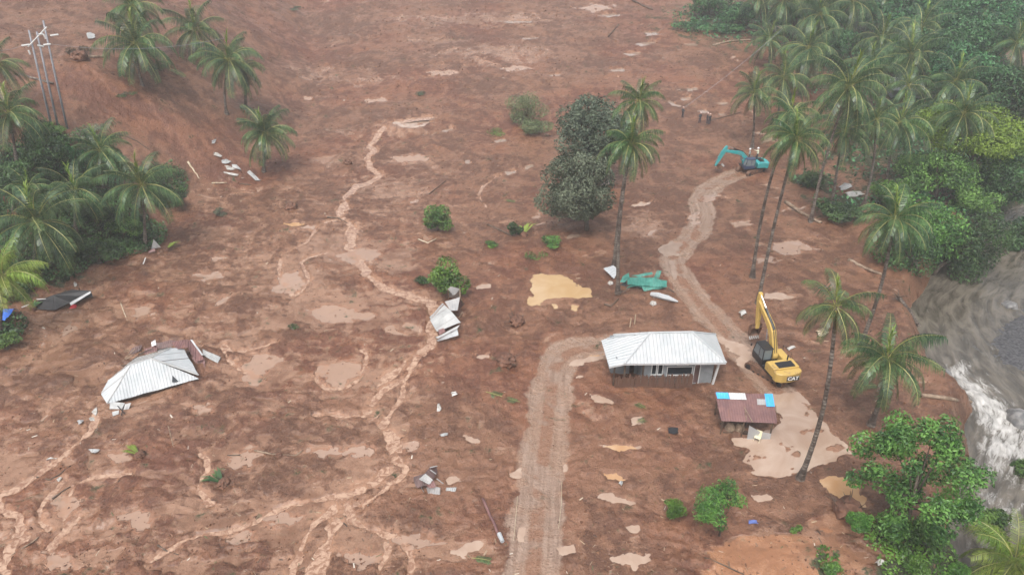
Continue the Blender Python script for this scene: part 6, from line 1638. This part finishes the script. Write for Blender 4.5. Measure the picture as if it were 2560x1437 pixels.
def utility_poles():
    labs = ['leftmost of the three grey utility poles, carrying the cross arm', 'middle of the three grey utility poles', 'rightmost and tallest of the three grey utility poles']
    ends = [((128, 315), (72, 76)), ((142, 310), (92, 80)), ((162, 305), (108, 52))]
    gy = G(142, 316).y
    tops = []
    for i, (b, t) in enumerate(ends):
        g = GP(*b); g = Vector((ray(*b)[0] * (gy + (i - 1) * 0.4) / ray(*b)[1], gy + (i - 1) * .4, 0)); g.z = H(g.x, g.y)
        tp = on_ray(*t, g.y)
        root = empty('utility_pole', g); tag(root, labs[i], 'utility pole', 'grey utility poles at the upper left')
        L = tp - g
        mb = MB(); mb.tube([Vector((0, 0, -0.6)), L * 0.5, L], [0.145, 0.125, 0.10], 8); mb.build('shaft', M['pole'], root, smooth=True)
        tops.append((root, g, tp))
    def ins(root, a, b, y):
        A, B = on_ray(*a, y) - root.location, on_ray(*b, y) - root.location
        n = 7; pts = []; rad = []
        for k in range(n * 2 + 1):
            pts.append(A.lerp(B, k / (2 * n))); rad.append(0.13 if k % 2 else 0.05)
        mb = MB(); mb.tube(pts, rad, 8); mb.build('insulator', M['insulator'], root)
    r0, r1, r2 = tops[0][0], tops[1][0], tops[2][0]
    y = r0.location.y - 0.25
    mb = MB(); A, B = on_ray(70, 118, y) - r0.location, on_ray(117, 68, y) - r0.location
    mb.tube([A, B], 0.07, 4); mb.build('cross_arm', M['insulator'], r0)
    ins(r0, (54, 115), (74, 112), y); ins(r0, (71, 126), (76, 137), y); ins(r1, (93, 114), (110, 117), y); ins(r1, (97, 87), (108, 85), y); ins(r1, (109, 86), (115, 98), y); ins(r2, (109, 113), (127, 111), y); ins(r2, (126, 90), (146, 87), y)
utility_poles()
def wire(a, b, sag, r, label):
    A, B = Vector(a), Vector(b); pts = []
    for i in range(13):
        t = i / 12; p = A.lerp(B, t); p.z -= sag * 4 * t * (1 - t); pts.append(p - A)
    mb = MB(); mb.tube(pts, r, 4); tag(mb.build('power_line', M['pole'], loc=A), label, 'wire', 'slack power lines')
s1 = GP(1705, 288)
wire(s1 + Vector((0, 0, 1.0)), on_ray(1968, 62, s1.y + 18), 0.5, 0.028, 'slack wire running from the far mud up to the grove palms')
wire(on_ray(1700, 38, s1.y + 55), on_ray(2330, -8, s1.y + 42), 0.6, 0.03, 'wire crossing the far grove near the top edge')
yy = tops_y = G(142, 316).y
wire(on_ray(-60, 122, yy - 1.0), on_ray(54, 115, yy - 0.3), 0.4, 0.022, 'wire leaving the pole insulators to the left')
wire(on_ray(127, 111, yy - 0.2), on_ray(560, 96, yy + 6), 0.9, 0.018, 'wire leaving the pole insulators toward the hillside palms')

def log(name, pts, r0, r1, mat, label, cat, group=None, lift=0.0, heights=None, roots=0, smooth=True):
    g = GP(*pts[0]); root = empty(name, g); tag(root, label, cat, group)
    V = []
    for i, p in enumerate(pts):
        q = GP(*p); h = heights[i] if heights else 0.0
        if heights and h is not None and h > 0.8: q = on_ray(p[0], p[1], g.y)
        V.append(q + Vector((0, 0, r0 * 0.5 + lift + (h if h and h <= 0.8 else 0))) - g)
    W = []
    for i in range(len(V) - 1):
        for k in range(4): W.append(V[i].lerp(V[i + 1], k / 4))
    W.append(V[-1])
    rg = random.Random(len(label)); W = [w + Vector((rg.uniform(-1, 1), rg.uniform(-1, 1), rg.uniform(-.5, .5))) * r0 * 0.3 for w in W]
    mb = MB(); mb.tube(W, [r0 + (r1 - r0) * i / (len(W) - 1) for i in range(len(W))], 7)
    mb.build('trunk', M[mat], root, smooth=smooth)
    if roots:
        mb = MB(); rg = random.Random(7)
        for k in range(roots):
            d = Vector((rg.uniform(-1, 1), rg.uniform(-1, 1), rg.uniform(-.3, 1))).normalized() * r0 * rg.uniform(3, 6)
            mb.tube([V[0], V[0] + d * .5 + Vector((0, 0, .05)), V[0] + d], [r0 * .4, r0 * .2, .02], 4)
        mb.build('roots', M['wood_dark'], root)
    return root
FL = 'fallen trunks and branches'
log('fallen_log', [(2243, 752), (2300, 830), (2355, 915)], 0.24, 0.17, 'palm_bark', 'fallen palm trunk lying from the cut bank down to the rapids', 'log', FL, 0.2, roots=9)
log('fallen_log', [(2352, 905), (2390, 928), (2432, 946)], 0.16, 0.09, 'wood_dark', 'dark log reaching into the white rapids', 'log', FL, 0.5)
log('fallen_log', [(2300, 991), (2370, 1000), (2434, 1013)], 0.20, 0.16, 'wood', 'log lying above the rapids near the short stout palm', 'log', FL, 0.05)
log('fallen_log', [(1962, 508), (2005, 535), (2052, 562)], 0.24, 0.2, 'wood', 'grey fallen trunk between the tall palm trunks and the dark bush', 'log', FL)
log('fallen_log', [(2120, 655), (2165, 672), (2205, 690)], 0.22, 0.15, 'wood', 'fallen trunk left of the leaning river palm', 'log', FL)
log('fallen_log', [(1782, 115), (1830, 108), (1880, 103)], 0.22, 0.16, 'wood', 'straight log lying at the far mud edge below the low palm', 'log', FL)
log('fallen_log', [(1845, 77), (1880, 79), (1912, 84)], 0.2, 0.15, 'wood', 'log beside the far pool', 'log', FL)
log('slanting_post', [(1520, 93), (1548, 62)], 0.16, 0.12, 'wood_dark', 'dark post slanting out of the far mud', 'post', FL, heights=[0, 2.0])
log('fallen_log', [(1572, 0), (1600, 13), (1632, 27)], 0.2, 0.15, 'wood_dark', 'dark trunk lying at the top edge right of centre', 'log', FL)
log('fallen_branch', [(1772, 306), (1810, 297), (1852, 284)], 0.12, 0.05, 'wood_dark', 'crooked dark branch beside the people on the far mud', 'branch', FL)
log('fallen_log', [(48, 188), (95, 203), (134, 213)], 0.2, 0.14, 'palm_bark', 'fallen palm trunk behind the three poles', 'log', FL)
log('fallen_log', [(222, 146), (245, 147), (266, 145)], 0.2, 0.18, 'wood', 'pale log beside the uprooted dark bush', 'log', FL)
log('fallen_branch', [(296, 337), (325, 346), (345, 356), (372, 375)], 0.1, 0.05, 'wood_dark', 'broken branch right of the pole feet', 'branch', FL)
log('fallen_log', [(471, 408), (485, 428), (499, 450)], 0.16, 0.05, 'wood_pale', 'pale tapering split trunk on the slope left of the white debris', 'log', FL)
log('fallen_branch', [(530, 459), (568, 458)], 0.1, 0.07, 'wood_pale', 'short pale stick below the white debris', 'branch', FL)
log('fallen_branch', [(600, 462), (630, 466)], 0.1, 0.06, 'wood_dark', 'short dark stick below the white debris', 'branch', FL)
log('fallen_branch', [(92, 1190), (125, 1203), (150, 1190), (176, 1165)], 0.07, 0.05, 'wood_dark', 'curved dark branch beside the left stream', 'branch', FL)
log('fallen_branch', [(132, 1248), (176, 1218)], 0.09, 0.05, 'wood_dark', 'straight dark stick lying across the left silt fan', 'branch', FL)
log('fallen_branch', [(28, 1386), (64, 1366), (97, 1343)], 0.08, 0.05, 'wood', 'straight brown stick crossing the stream at lower left', 'branch', FL)
log('fallen_branch', [(395, 1367), (420, 1376), (446, 1388)], 0.06, 0.04, 'wood_dark', 'dark stick near the bottom edge left of centre', 'branch', FL)
log('fallen_branch', [(568, 1138), (600, 1137)], 0.05, 0.04, 'wood_dark', 'short dark stick on a small silt patch', 'branch', FL)
log('fallen_branch', [(636, 1127), (680, 1137), (740, 1140), (757, 1127)], 0.07, 0.05, 'wood', 'long bent branch lying on the lower mud', 'branch', FL)
log('fallen_branch', [(422, 1068), (434, 1115)], 0.05, 0.03, 'wood', 'thin stick stuck in the mud below the collapsed roof', 'branch', FL)
log('fallen_branch', [(818, 545), (845, 546), (868, 556)], 0.12, 0.08, 'wood_dark', 'dark branch lying across the stream', 'branch', FL)
log('fallen_branch', [(1072, 488), (1115, 455)], 0.08, 0.04, 'wood_dark', 'dark stick on the mud right of the upper stream', 'branch', FL)
log('fallen_branch', [(1220, 566), (1250, 580), (1285, 592)], 0.13, 0.08, 'wood_dark', 'dark broken branch left of the banana plant', 'branch', FL, roots=5)
log('fallen_branch', [(1388, 545), (1410, 548), (1420, 556)], 0.09, 0.05, 'wood', 'grey stick at the foot of the dusty tree', 'branch', FL)
log('fallen_branch', [(1046, 600), (1070, 612), (1092, 598)], 0.09, 0.05, 'wood_pale', 'bent pale branch above the bright shrub', 'branch', FL)
log('fallen_branch', [(303, 762), (318, 800)], 0.05, 0.03, 'wood_pale', 'thin pale stick above the collapsed roof', 'branch', FL)
log('fallen_branch', [(1510, 762), (1528, 768), (1545, 750)], 0.12, 0.06, 'wood_dark', 'dark beam end left of the green sheet pile', 'branch', FL)
log('fallen_branch', [(1940, 900), (1975, 905)], 0.08, 0.05, 'wood_dark', 'short stick right of the yellow excavator', 'branch', FL)
log('fallen_branch', [(1760, 1395), (1800, 1412), (1860, 1437)], 0.06, 0.04, 'wood_dark', 'long dark root across the orange silt', 'branch', FL)
# fallen electric pole with its lamp head
p = log('fallen_pole', [(1206, 1252), (1232, 1305), (1252, 1350)], 0.10, 0.10, 'rust', 'dark reddish pole fallen beside the front road', 'pole', None)
mb = MB(); q = GP(1253, 1347) - p.location; mb.tube([q + Vector((-.15, .3, .12)), q + Vector((.1, -.35, .12))], [0.16, 0.14], 8); mb.build('transformer', M['zinc_white'], p)
def flat_scrap(name, pts, label, cat, mat, h=0.1, group=None, rib=None):
    rj = random.Random(len(label) * 7 + int(pts[0][0])); dn = []
    for i in range(len(pts)):
        a, b = pts[i], pts[(i + 1) % len(pts)]
        dn.append((a[0] + rj.uniform(-1.5, 1.5), a[1] + rj.uniform(-1, 1))); dn.append((a[0] * .5 + b[0] * .5 + rj.uniform(-2.5, 2.5), a[1] * .5 + b[1] * .5 + rj.uniform(-1.5, 1.5)))
    if not rib: pts = dn
    g = GP(*pts[0]); r = empty(name, g); tag(r, label, cat, group)
    q = []
    for i, p in enumerate(pts):
        v = GP(*p); q.append(v + Vector((0, 0, 0.05 + (h if i % 3 == 1 else 0.0))) - g)
    zz = sum(v.z for v in q) / len(q); q = [Vector((v.x, v.y, zz + (v.z - zz) * 0.7 + 0.02)) for v in q]
    if rib: sheets(q, (0, 1), r, M[mat], 3.0, rib, 0.03, name='sheet')
    else: panel('sheet', q, M[mat], r, 0.03)
    return r
SG = 'pale scraps strewn over the mud'
flat_scrap('metal_scrap', [(528, 352), (540, 348), (538, 358), (530, 360)], 'small grey scrap highest in the slope debris strip', 'scrap', 'zinc_grey', .2, SG)
flat_scrap('metal_scrap', [(536, 382), (556, 392), (552, 398), (535, 390)], 'pale scrap at the upper end of the slope debris strip', 'scrap', 'litter_white', .3, SG)
flat_scrap('metal_scrap', [(555, 400), (578, 406), (574, 414), (556, 410)], 'grey white scrap in the middle of the slope debris strip', 'scrap', 'zinc_old', .3, SG)
flat_scrap('metal_scrap', [(560, 415), (580, 422), (590, 432), (568, 428)], 'white cloth scrap in the slope debris strip', 'scrap', 'litter_white', .3, SG)
flat_scrap('metal_scrap', [(562, 432), (598, 444), (596, 448), (560, 436)], 'narrow white strip below the slope debris', 'scrap', 'litter_white', .1, SG)
flat_scrap('metal_scrap', [(582, 412), (603, 426), (600, 432), (580, 420)], 'grey sheet right in the slope debris strip', 'scrap', 'zinc_old', .4, SG)
flat_scrap('metal_scrap', [(618, 434), (626, 434), (652, 454), (640, 458)], 'bluish white sheet below the low bushy palm', 'metal sheet', 'zinc_old', .4, SG, .3)
flat_scrap('metal_scrap', [(218, 84), (238, 90), (240, 100), (220, 98)], 'pale net like scrap on the slope right of the pole tops', 'scrap', 'zinc_old', .3, SG)
flat_scrap('metal_scrap', [(222, 1128), (252, 1126), (240, 1139)], 'folded grey sheet on the lower left mud', 'metal sheet', 'zinc_old', .2, SG)
flat_scrap('metal_scrap', [(228, 1030), (242, 1018), (240, 1040)], 'white scrap left of the collapsed roof corner', 'scrap', 'litter_white', .1, SG)
flat_scrap('metal_scrap', [(222, 1046), (234, 1042), (236, 1050), (226, 1052)], 'small round white scrap below the roof corner', 'scrap', 'litter_white', .1, SG)
flat_scrap('metal_scrap', [(194, 1058), (210, 1054), (208, 1064), (198, 1066)], 'dark and white scrap left of the small stream head', 'scrap', 'zinc_grey', .2, SG)
flat_scrap('metal_scrap', [(115, 1155), (128, 1146), (145, 1146), (126, 1150)], 'curved white pipe piece by the left stream', 'scrap', 'litter_white', .1, SG)
flat_scrap('metal_scrap', [(145, 1203), (154, 1195), (156, 1198), (147, 1206)], 'narrow white board by the curved branch', 'board', 'litter_white', .1, SG)
flat_scrap('metal_scrap', [(2140, 1102), (2156, 1098), (2156, 1114), (2140, 1114)], 'white box at the edge of the riverside tree', 'box', 'litter_white', .5, SG)
flat_scrap('metal_scrap', [(2186, 1408), (2208, 1400), (2215, 1410), (2195, 1415)], 'crumpled white plastic near the bottom edge by the weeds', 'scrap', 'litter_white', .3, SG)
flat_scrap('metal_scrap', [(1870, 1304), (1890, 1304), (1894, 1312), (1872, 1312)], 'small blue scrap right of the feathery shrub', 'scrap', 'scrap_blue', .1, SG)
flat_scrap('dark_box', [(1668, 1072), (1694, 1072), (1696, 1086), (1670, 1086)], 'dark box frame with white corners on the mud', 'box', 'machine_black', .2, SG)
flat_scrap('metal_scrap', [(1846, 786), (1862, 780), (1866, 790), (1852, 794)], 'white scrap left of the yellow boom', 'scrap', 'litter_white', .2, SG)
flat_scrap('metal_scrap', [(1965, 873), (1985, 866), (1988, 873), (1970, 878)], 'pale scrap right of the yellow cab', 'scrap', 'litter_white', .1, SG)
flat_scrap('metal_scrap', [(2035, 836), (2060, 828), (2070, 842), (2045, 846)], 'cream board heap behind the lone leaning palm', 'boards', 'chip', .3, SG)
flat_scrap('metal_scrap', [(1092, 1020), (1100, 1012), (1104, 1032), (1094, 1034)], 'white bottle like scrap in the centre mud', 'scrap', 'litter_white', .2, SG)
flat_scrap('metal_scrap', [(1126, 984), (1140, 980), (1144, 990), (1130, 994)], 'pale scrap above the white bottle', 'scrap', 'litter_white', .1, SG)
flat_scrap('metal_scrap', [(1100, 1090), (1118, 1086), (1120, 1094), (1104, 1096)], 'small bluish scrap in the centre mud', 'scrap', 'zinc_old', .1, SG)
flat_scrap('metal_scrap', [(1545, 1212), (1556, 1206), (1554, 1220)], 'bluish white scrap between the roadside pools', 'scrap', 'zinc_old', .2, SG)
flat_scrap('metal_scrap', [(2095, 470), (2125, 464), (2130, 474), (2100, 480)], 'pale crushed roofing under the grove palms', 'metal sheet', 'zinc_grey', .4, SG)
flat_scrap('metal_scrap', [(2112, 486), (2150, 480), (2160, 492), (2120, 496)], 'second crushed sheet under the grove palms', 'metal sheet', 'litter_white', .3, SG)
flat_scrap('metal_scrap', [(184, 714), (194, 712), (194, 720), (186, 720)], 'white scrap at the upper end of the black roof', 'scrap', 'litter_white', .3, SG)
for i, (a, b, lab) in enumerate((((1574, 822), (1578, 795), 'left one of two pale sticks standing behind the house'), ((1586, 815), (1589, 786), 'right one of two pale sticks standing behind the house'))):
    g = GP(*a); t = on_ray(*b, g.y) - g; mb = MB(); mb.tube([Vector((0, 0, -.2)), t], [.06, .04], 5); tag(mb.build('pale_stick', M['wood_pale'], loc=g), lab, 'stick', 'pale sticks behind the house')
# root balls and torn plants
def root_ball(px, py, size, label, leaves=None, seed=1):
    g = GP(px, py); r = empty('uprooted_plant', g); tag(r, label, 'uprooted plant', 'uprooted plants on the mud')
    rg = random.Random(seed); bm = bmesh.new(); bmesh.ops.create_icosphere(bm, subdivisions=3, radius=size)
    for v in bm.verts:
        n = 1 + 0.35 * gnoise(v.co.x * 3 / size + seed, v.co.y * 3 / size + v.co.z * 2 / size).item(); v.co *= n; v.co.z *= 0.75
    me = bpy.data.meshes.new('root_ball'); bm.to_mesh(me); bm.free(); me.materials.append(M['clod']); obj('root_ball', me, r, loc=(0, 0, size * .3))
    mb = MB()
    for k in range(14):
        d = Vector((rg.uniform(-1, 1), rg.uniform(-1, 1), rg.uniform(0, 1))).normalized() * size
        mb.tube([d * .6, d * 1.3, d * rg.uniform(1.5, 2.1) + Vector((0, 0, rg.uniform(-.2, .2)))], [.05 * size, .03 * size, .012], 4)
    mb.build('roots', M['wood_dark'], r)
    if leaves:
        dx, dy, n, ln, m = leaves; mb = MB()
        for k in range(n):
            a = math.atan2(dy, dx) + rg.uniform(-.5, .5); l = ln * rg.uniform(.6, 1.1)
            d = Vector((math.cos(a), math.sin(a), rg.uniform(.05, .35))); w = Vector((-math.sin(a), math.cos(a), 0)) * 0.09
            s = d * size * .7 + Vector((0, 0, .2)); e = s + d * l; e.z = max(.05, e.z - .35 * l * .5)
            m_ = s.lerp(e, .5) + Vector((0, 0, .15 * l))
            mb.add([s - w * .5, s + w * .5, m_ + w, m_ - w, e], [(0, 1, 2, 3), (3, 2, 4)])
        mb.build('leaves', M[m], r)
root_ball(728, 522, 0.75, 'dark round root ball with a trunk stub on the upper left mud', None, 3)
root_ball(1292, 808, 0.75, 'dark root ball between the ochre pool and the road', None, 4)
root_ball(1266, 912, 0.85, 'tangled dark root mass left of the road bend', None, 5)
root_ball(352, 1143, 0.42, 'uprooted seedling with yellow green leaves pointing left', (-1, .5, 9, 1.3, 'frond_young'), 6)
root_ball(560, 1208, 0.45, 'uprooted seedling with flattened leaves near lower centre left', (-1, .6, 11, 1.5, 'frond'), 7)
root_ball(2120, 1285, 1.0, 'dark mound of roots at the foot of the riverside tree', None, 8)
root_ball(1310, 590, 0.45, 'uprooted banana plant with pale stalks standing in the mud', (.2, 1, 12, 2.6, 'frond_young'), 9)
root_ball(418, 628, 0.35, 'splayed pale leaves beside the broken grey board', (.4, .8, 12, 1.8, 'frond_young'), 10)
root_ball(698, 1142, 0.3, 'small dark root lump near the long bent branch', None, 11)
root_ball(870, 412, 0.55, 'dark root lump left of the upper stream', None, 12)
root_ball(1930, 890, 0.5, 'dark clod pile right of the yellow cab', None, 13)
root_ball(200, 150, 1.1, 'dark root plate on the slope beside the pole tops', None, 14)
root_ball(85, 775, 0.3, 'torn grass tuft below the black roof sheet', (.1, .8, 12, 1.1, 'frond'), 15)
def loose_frond(px, py, azm, s, label, mat=None):
    g = GP(px, py); r = empty('fallen_frond', g + Vector((0, 0, .25)), azm); tag(r, label, 'palm frond', 'fallen fronds on the mud')
    obj('frond', FRONDS[10][0], r, rot=(0, math.radians(8), 0), scale=(s, s, s * 0.22))
loose_frond(1215, 985, -0.25, 0.9, 'pale palm frond lying across to the left road edge')
loose_frond(1300, 1015, 2.6, 0.6, 'short fallen frond touching the left edge of the road')
loose_frond(1590, 1060, 0.6, 0.55, 'fallen green frond on the mud right of the road')
loose_frond(1615, 1030, 2.2, 0.5, 'smaller fallen frond above the green one right of the road')
loose_frond(1180, 1400, 0.0, 0.5, 'fallen frond at the bottom edge left of the road')
loose_frond(425, 175, -0.5, 1.0, 'fallen frond right of the full hillside palm')
loose_frond(2150, 975, 0.4, 0.7, 'dark fallen frond left of the short stout palm')
loose_frond(1260, 505, 0.2, 0.6, 'fallen frond on the mud left of the dusty tree')
for k, (pts, lab) in enumerate((([(1404, 1215), (1403, 1270), (1396, 1330)], 'thin yellow rope along the right edge of the road'), ([(1294, 1250), (1288, 1320), (1284, 1360)], 'thin yellow rope along the left edge of the road'))):
    g = GP(*pts[0]); mb = MB(); mb.tube([GP(*q) + Vector((0, 0, .35)) - g for q in pts], .02, 4); tag(mb.build('rope', M['wood_pale'], loc=g), lab, 'rope', 'marker ropes beside the road')

# river: gravel bar and boulders
def gravel_bar():
    pts = [P(a, b, RIVER_Z) for a, b in ((2470, 870), (2500, 810), (2560, 770), (2640, 800), (2640, 960), (2570, 945), (2515, 915))]
    cx = sum(p.x for p in pts) / 7; cy = sum(p.y for p in pts) / 7
    xs = np.linspace(min(p.x for p in pts) - 1, max(p.x for p in pts) + 1, 110); ys = np.linspace(min(p.y for p in pts) - 1, max(p.y for p in pts) + 1, 110)
    X, Y = np.meshgrid(xs, ys)
    sd = in_poly_sd(X.ravel(), Y.ravel(), [(p.x, p.y) for p in pts]).reshape(X.shape)
    Z = RIVER_Z + 0.45 * (1 - sstep(-2.2, 0.8, sd + 0.7 * fbm(X / 1.5, Y / 1.5, 3))) - 0.15 + 0.10 * fbm(X / 0.5, Y / 0.5, 2)
    n = 110; a = (np.arange(n - 1)[:, None] * n + np.arange(n - 1)[None, :]).ravel()
    me = fast_mesh('gravel_bar', np.stack([X, Y, Z], 2).reshape(-1, 3), quads=np.stack([a, a + 1, a + n + 1, a + n], 1), smooth=True)
    me.materials.append(M['gravel']); tag(obj('gravel_bar', me), kind='structure')
gravel_bar()
def boulder(px, py, r, label, seed):
    g = P(px, py, RIVER_Z); bm = bmesh.new(); bmesh.ops.create_icosphere(bm, subdivisions=3, radius=r)
    for v in bm.verts:
        v.co *= 1 + 0.3 * gnoise(v.co.x * 1.6 / r + seed, v.co.y * 1.6 / r + v.co.z / r).item(); v.co.z *= .65
    me = bpy.data.meshes.new('boulder'); bm.to_mesh(me); bm.free(); me.materials.append(M['boulder']); me.polygons.foreach_set('use_smooth', [True] * len(me.polygons))
    tag(obj('boulder', me, loc=g), label, 'boulder', 'boulders in the river')
boulder(2552, 1050, 1.3, 'boulder at the right edge in the white rapids', 1)
boulder(2525, 765, 0.8, 'dark boulder in the river above the gravel bar', 2)
boulder(2360, 935, 0.7, 'brown boulder where the fallen trunks meet', 3)
boulder(2462, 600, 0.9, 'boulder under the far bend of the river', 4)
boulder(2560, 1385, 0.8, 'boulder at the right edge beside the corner palm', 5)

# clods, chips and shreds all over the mud: uncountable
def strewn(name, label, cat, n, seed, mat, kind):
    r = np.random.RandomState(seed)
    yy = 27 + (205 - 27) * r.rand(n) ** 1.7
    xx = (r.rand(n) * 2 - 1) * (0.74 * (yy * CP + CAM_H * SP))
    dens = 0.5 + 0.9 * fbm(xx / 6, yy / 5, 3)
    k = (r.rand(n) < np.clip(dens, 0.05, 1)) & (xx < river_x(yy) - 2)
    for path, hw, nm in ROADS:
        D, S, L = path_dist(xx, yy, path, 4); k &= ~((D < hw * 0.95) & (r.rand(n) < 0.93))
    for path, w, zl in STREAMS:
        D, S, L = path_dist(xx, yy, path, 3); k &= ~(D < w + .1)
    for poly, lev, tone in POOLS:
        sub = np.nonzero((np.abs(xx - poly[0][0]) < 16) & (np.abs(yy - poly[0][1]) < 16))[0]
        if len(sub): k[sub[in_poly_sd(xx[sub], yy[sub], poly) < 0.3]] = False
    xx, yy = xx[k], yy[k]; n = len(xx)
    zz = np.array([H(a, b) for a, b in zip(xx, yy)])
    far = 1 + np.maximum(0, yy - 60) / 90
    if kind == 'clod':
        base = np.array([(1, 0, 0), (-.5, .85, 0), (-.5, -.85, 0), (.1, .05, .8), (-.1, -.3, .65)])
        T = np.array([(0, 1, 3), (1, 2, 3), (2, 4, 3), (2, 0, 4), (0, 3, 4)])
        s = (0.04 + 0.13 * r.rand(n) ** 4) * far
        sc = np.stack([s * (0.7 + .6 * r.rand(n)), s * (.7 + .6 * r.rand(n)), s * (.5 + .7 * r.rand(n))], 1)
    else:
        base = np.array([(-1, -.12, 0.0), (1, -.12, .05), (1, .12, .05), (-1, .12, 0), (0, 0, .16)])
        T = np.array([(0, 1, 4), (1, 2, 4), (2, 3, 4), (3, 0, 4)])
        s = (0.04 + 0.20 * r.rand(n) ** 4) * far
        sc = np.stack([s, s * (.6 + 1.8 * r.rand(n) ** 2), s * .5 + .03], 1)
    a = r.rand(n) * 6.283; c, sn = np.cos(a), np.sin(a)
    V = base[None] * sc[:, None, :]
    X = V[:, :, 0] * c[:, None] - V[:, :, 1] * sn[:, None] + xx[:, None]; Y = V[:, :, 0] * sn[:, None] + V[:, :, 1] * c[:, None] + yy[:, None]
    Z = V[:, :, 2] + zz[:, None] - (0.02 if kind == 'clod' else -0.01)
    nv = len(base)
    me = fast_mesh(name, np.stack([X, Y, Z], 2).reshape(-1, 3), tris=(T[None] + (np.arange(n) * nv)[:, None, None]).reshape(-1, 3))
    me.materials.append(M[mat]); tag(obj(name, me), label, cat, kind='stuff')
def island_mat(name, cols):
    k = NT(name); g = k.n('ShaderNodeNewGeometry'); r = g.outputs['Random Per Island']
    cr = k.n('ShaderNodeValToRGB'); k.i(cr, 0, r); e = cr.color_ramp; e.interpolation = 'CONSTANT'
    while len(e.elements) < len(cols): e.elements.new(0.5)
    for i, c in enumerate(cols): e.elements[i].position = i / len(cols); e.elements[i].color = (*c, 1)
    k.p(Base_Color=cr.outputs[0], Roughness=0.75); return k.m
M['clods'] = island_mat('clods', [(0.08, 0.034, 0.018), (0.11, 0.05, 0.027), (0.15, 0.07, 0.037), (0.10, 0.042, 0.022), (0.20, 0.10, 0.055), (0.13, 0.058, 0.031)])
M['chips'] = island_mat('chips', [(0.34, 0.25, 0.165), (0.10, 0.065, 0.042), (0.42, 0.34, 0.25), (0.22, 0.15, 0.095), (0.52, 0.47, 0.40), (0.05, 0.035, 0.025), (0.28, 0.20, 0.135), (0.08, 0.10, 0.04), (0.20, 0.12, 0.075), (0.14, 0.085, 0.055)])
strewn('mud_clods', 'loose clods strewn over the whole mudflow', 'clods', 80000, 21, 'clods', 'clod')
strewn('wood_chips', 'splinters, shreds and pale litter strewn over the mud', 'litter', 16000, 22, 'chips', 'chip')
# ------------------------------------------------------------------ mist hanging in the valley
def haze():
    mb = MB()
    mb.box((0, 1465, 37.5), (9000, 3200, 95))
    k = NT('mist')
    for n in list(k.t.nodes): 
        if n.type == 'BSDF_PRINCIPLED': k.t.nodes.remove(n)
    v = k.t.nodes.new('ShaderNodeVolumePrincipled')
    v.inputs['Color'].default_value = (0.93, 0.95, 0.97, 1)
    v.inputs['Density'].default_value = 0.0006
    v.inputs['Anisotropy'].default_value = 0.0
    k.t.links.new(v.outputs[0], k.out.inputs['Volume'])
    o = mb.build('haze', k.m)
    tag(o, 'pale mist filling the valley above the mud', 'mist', kind='stuff')
haze()
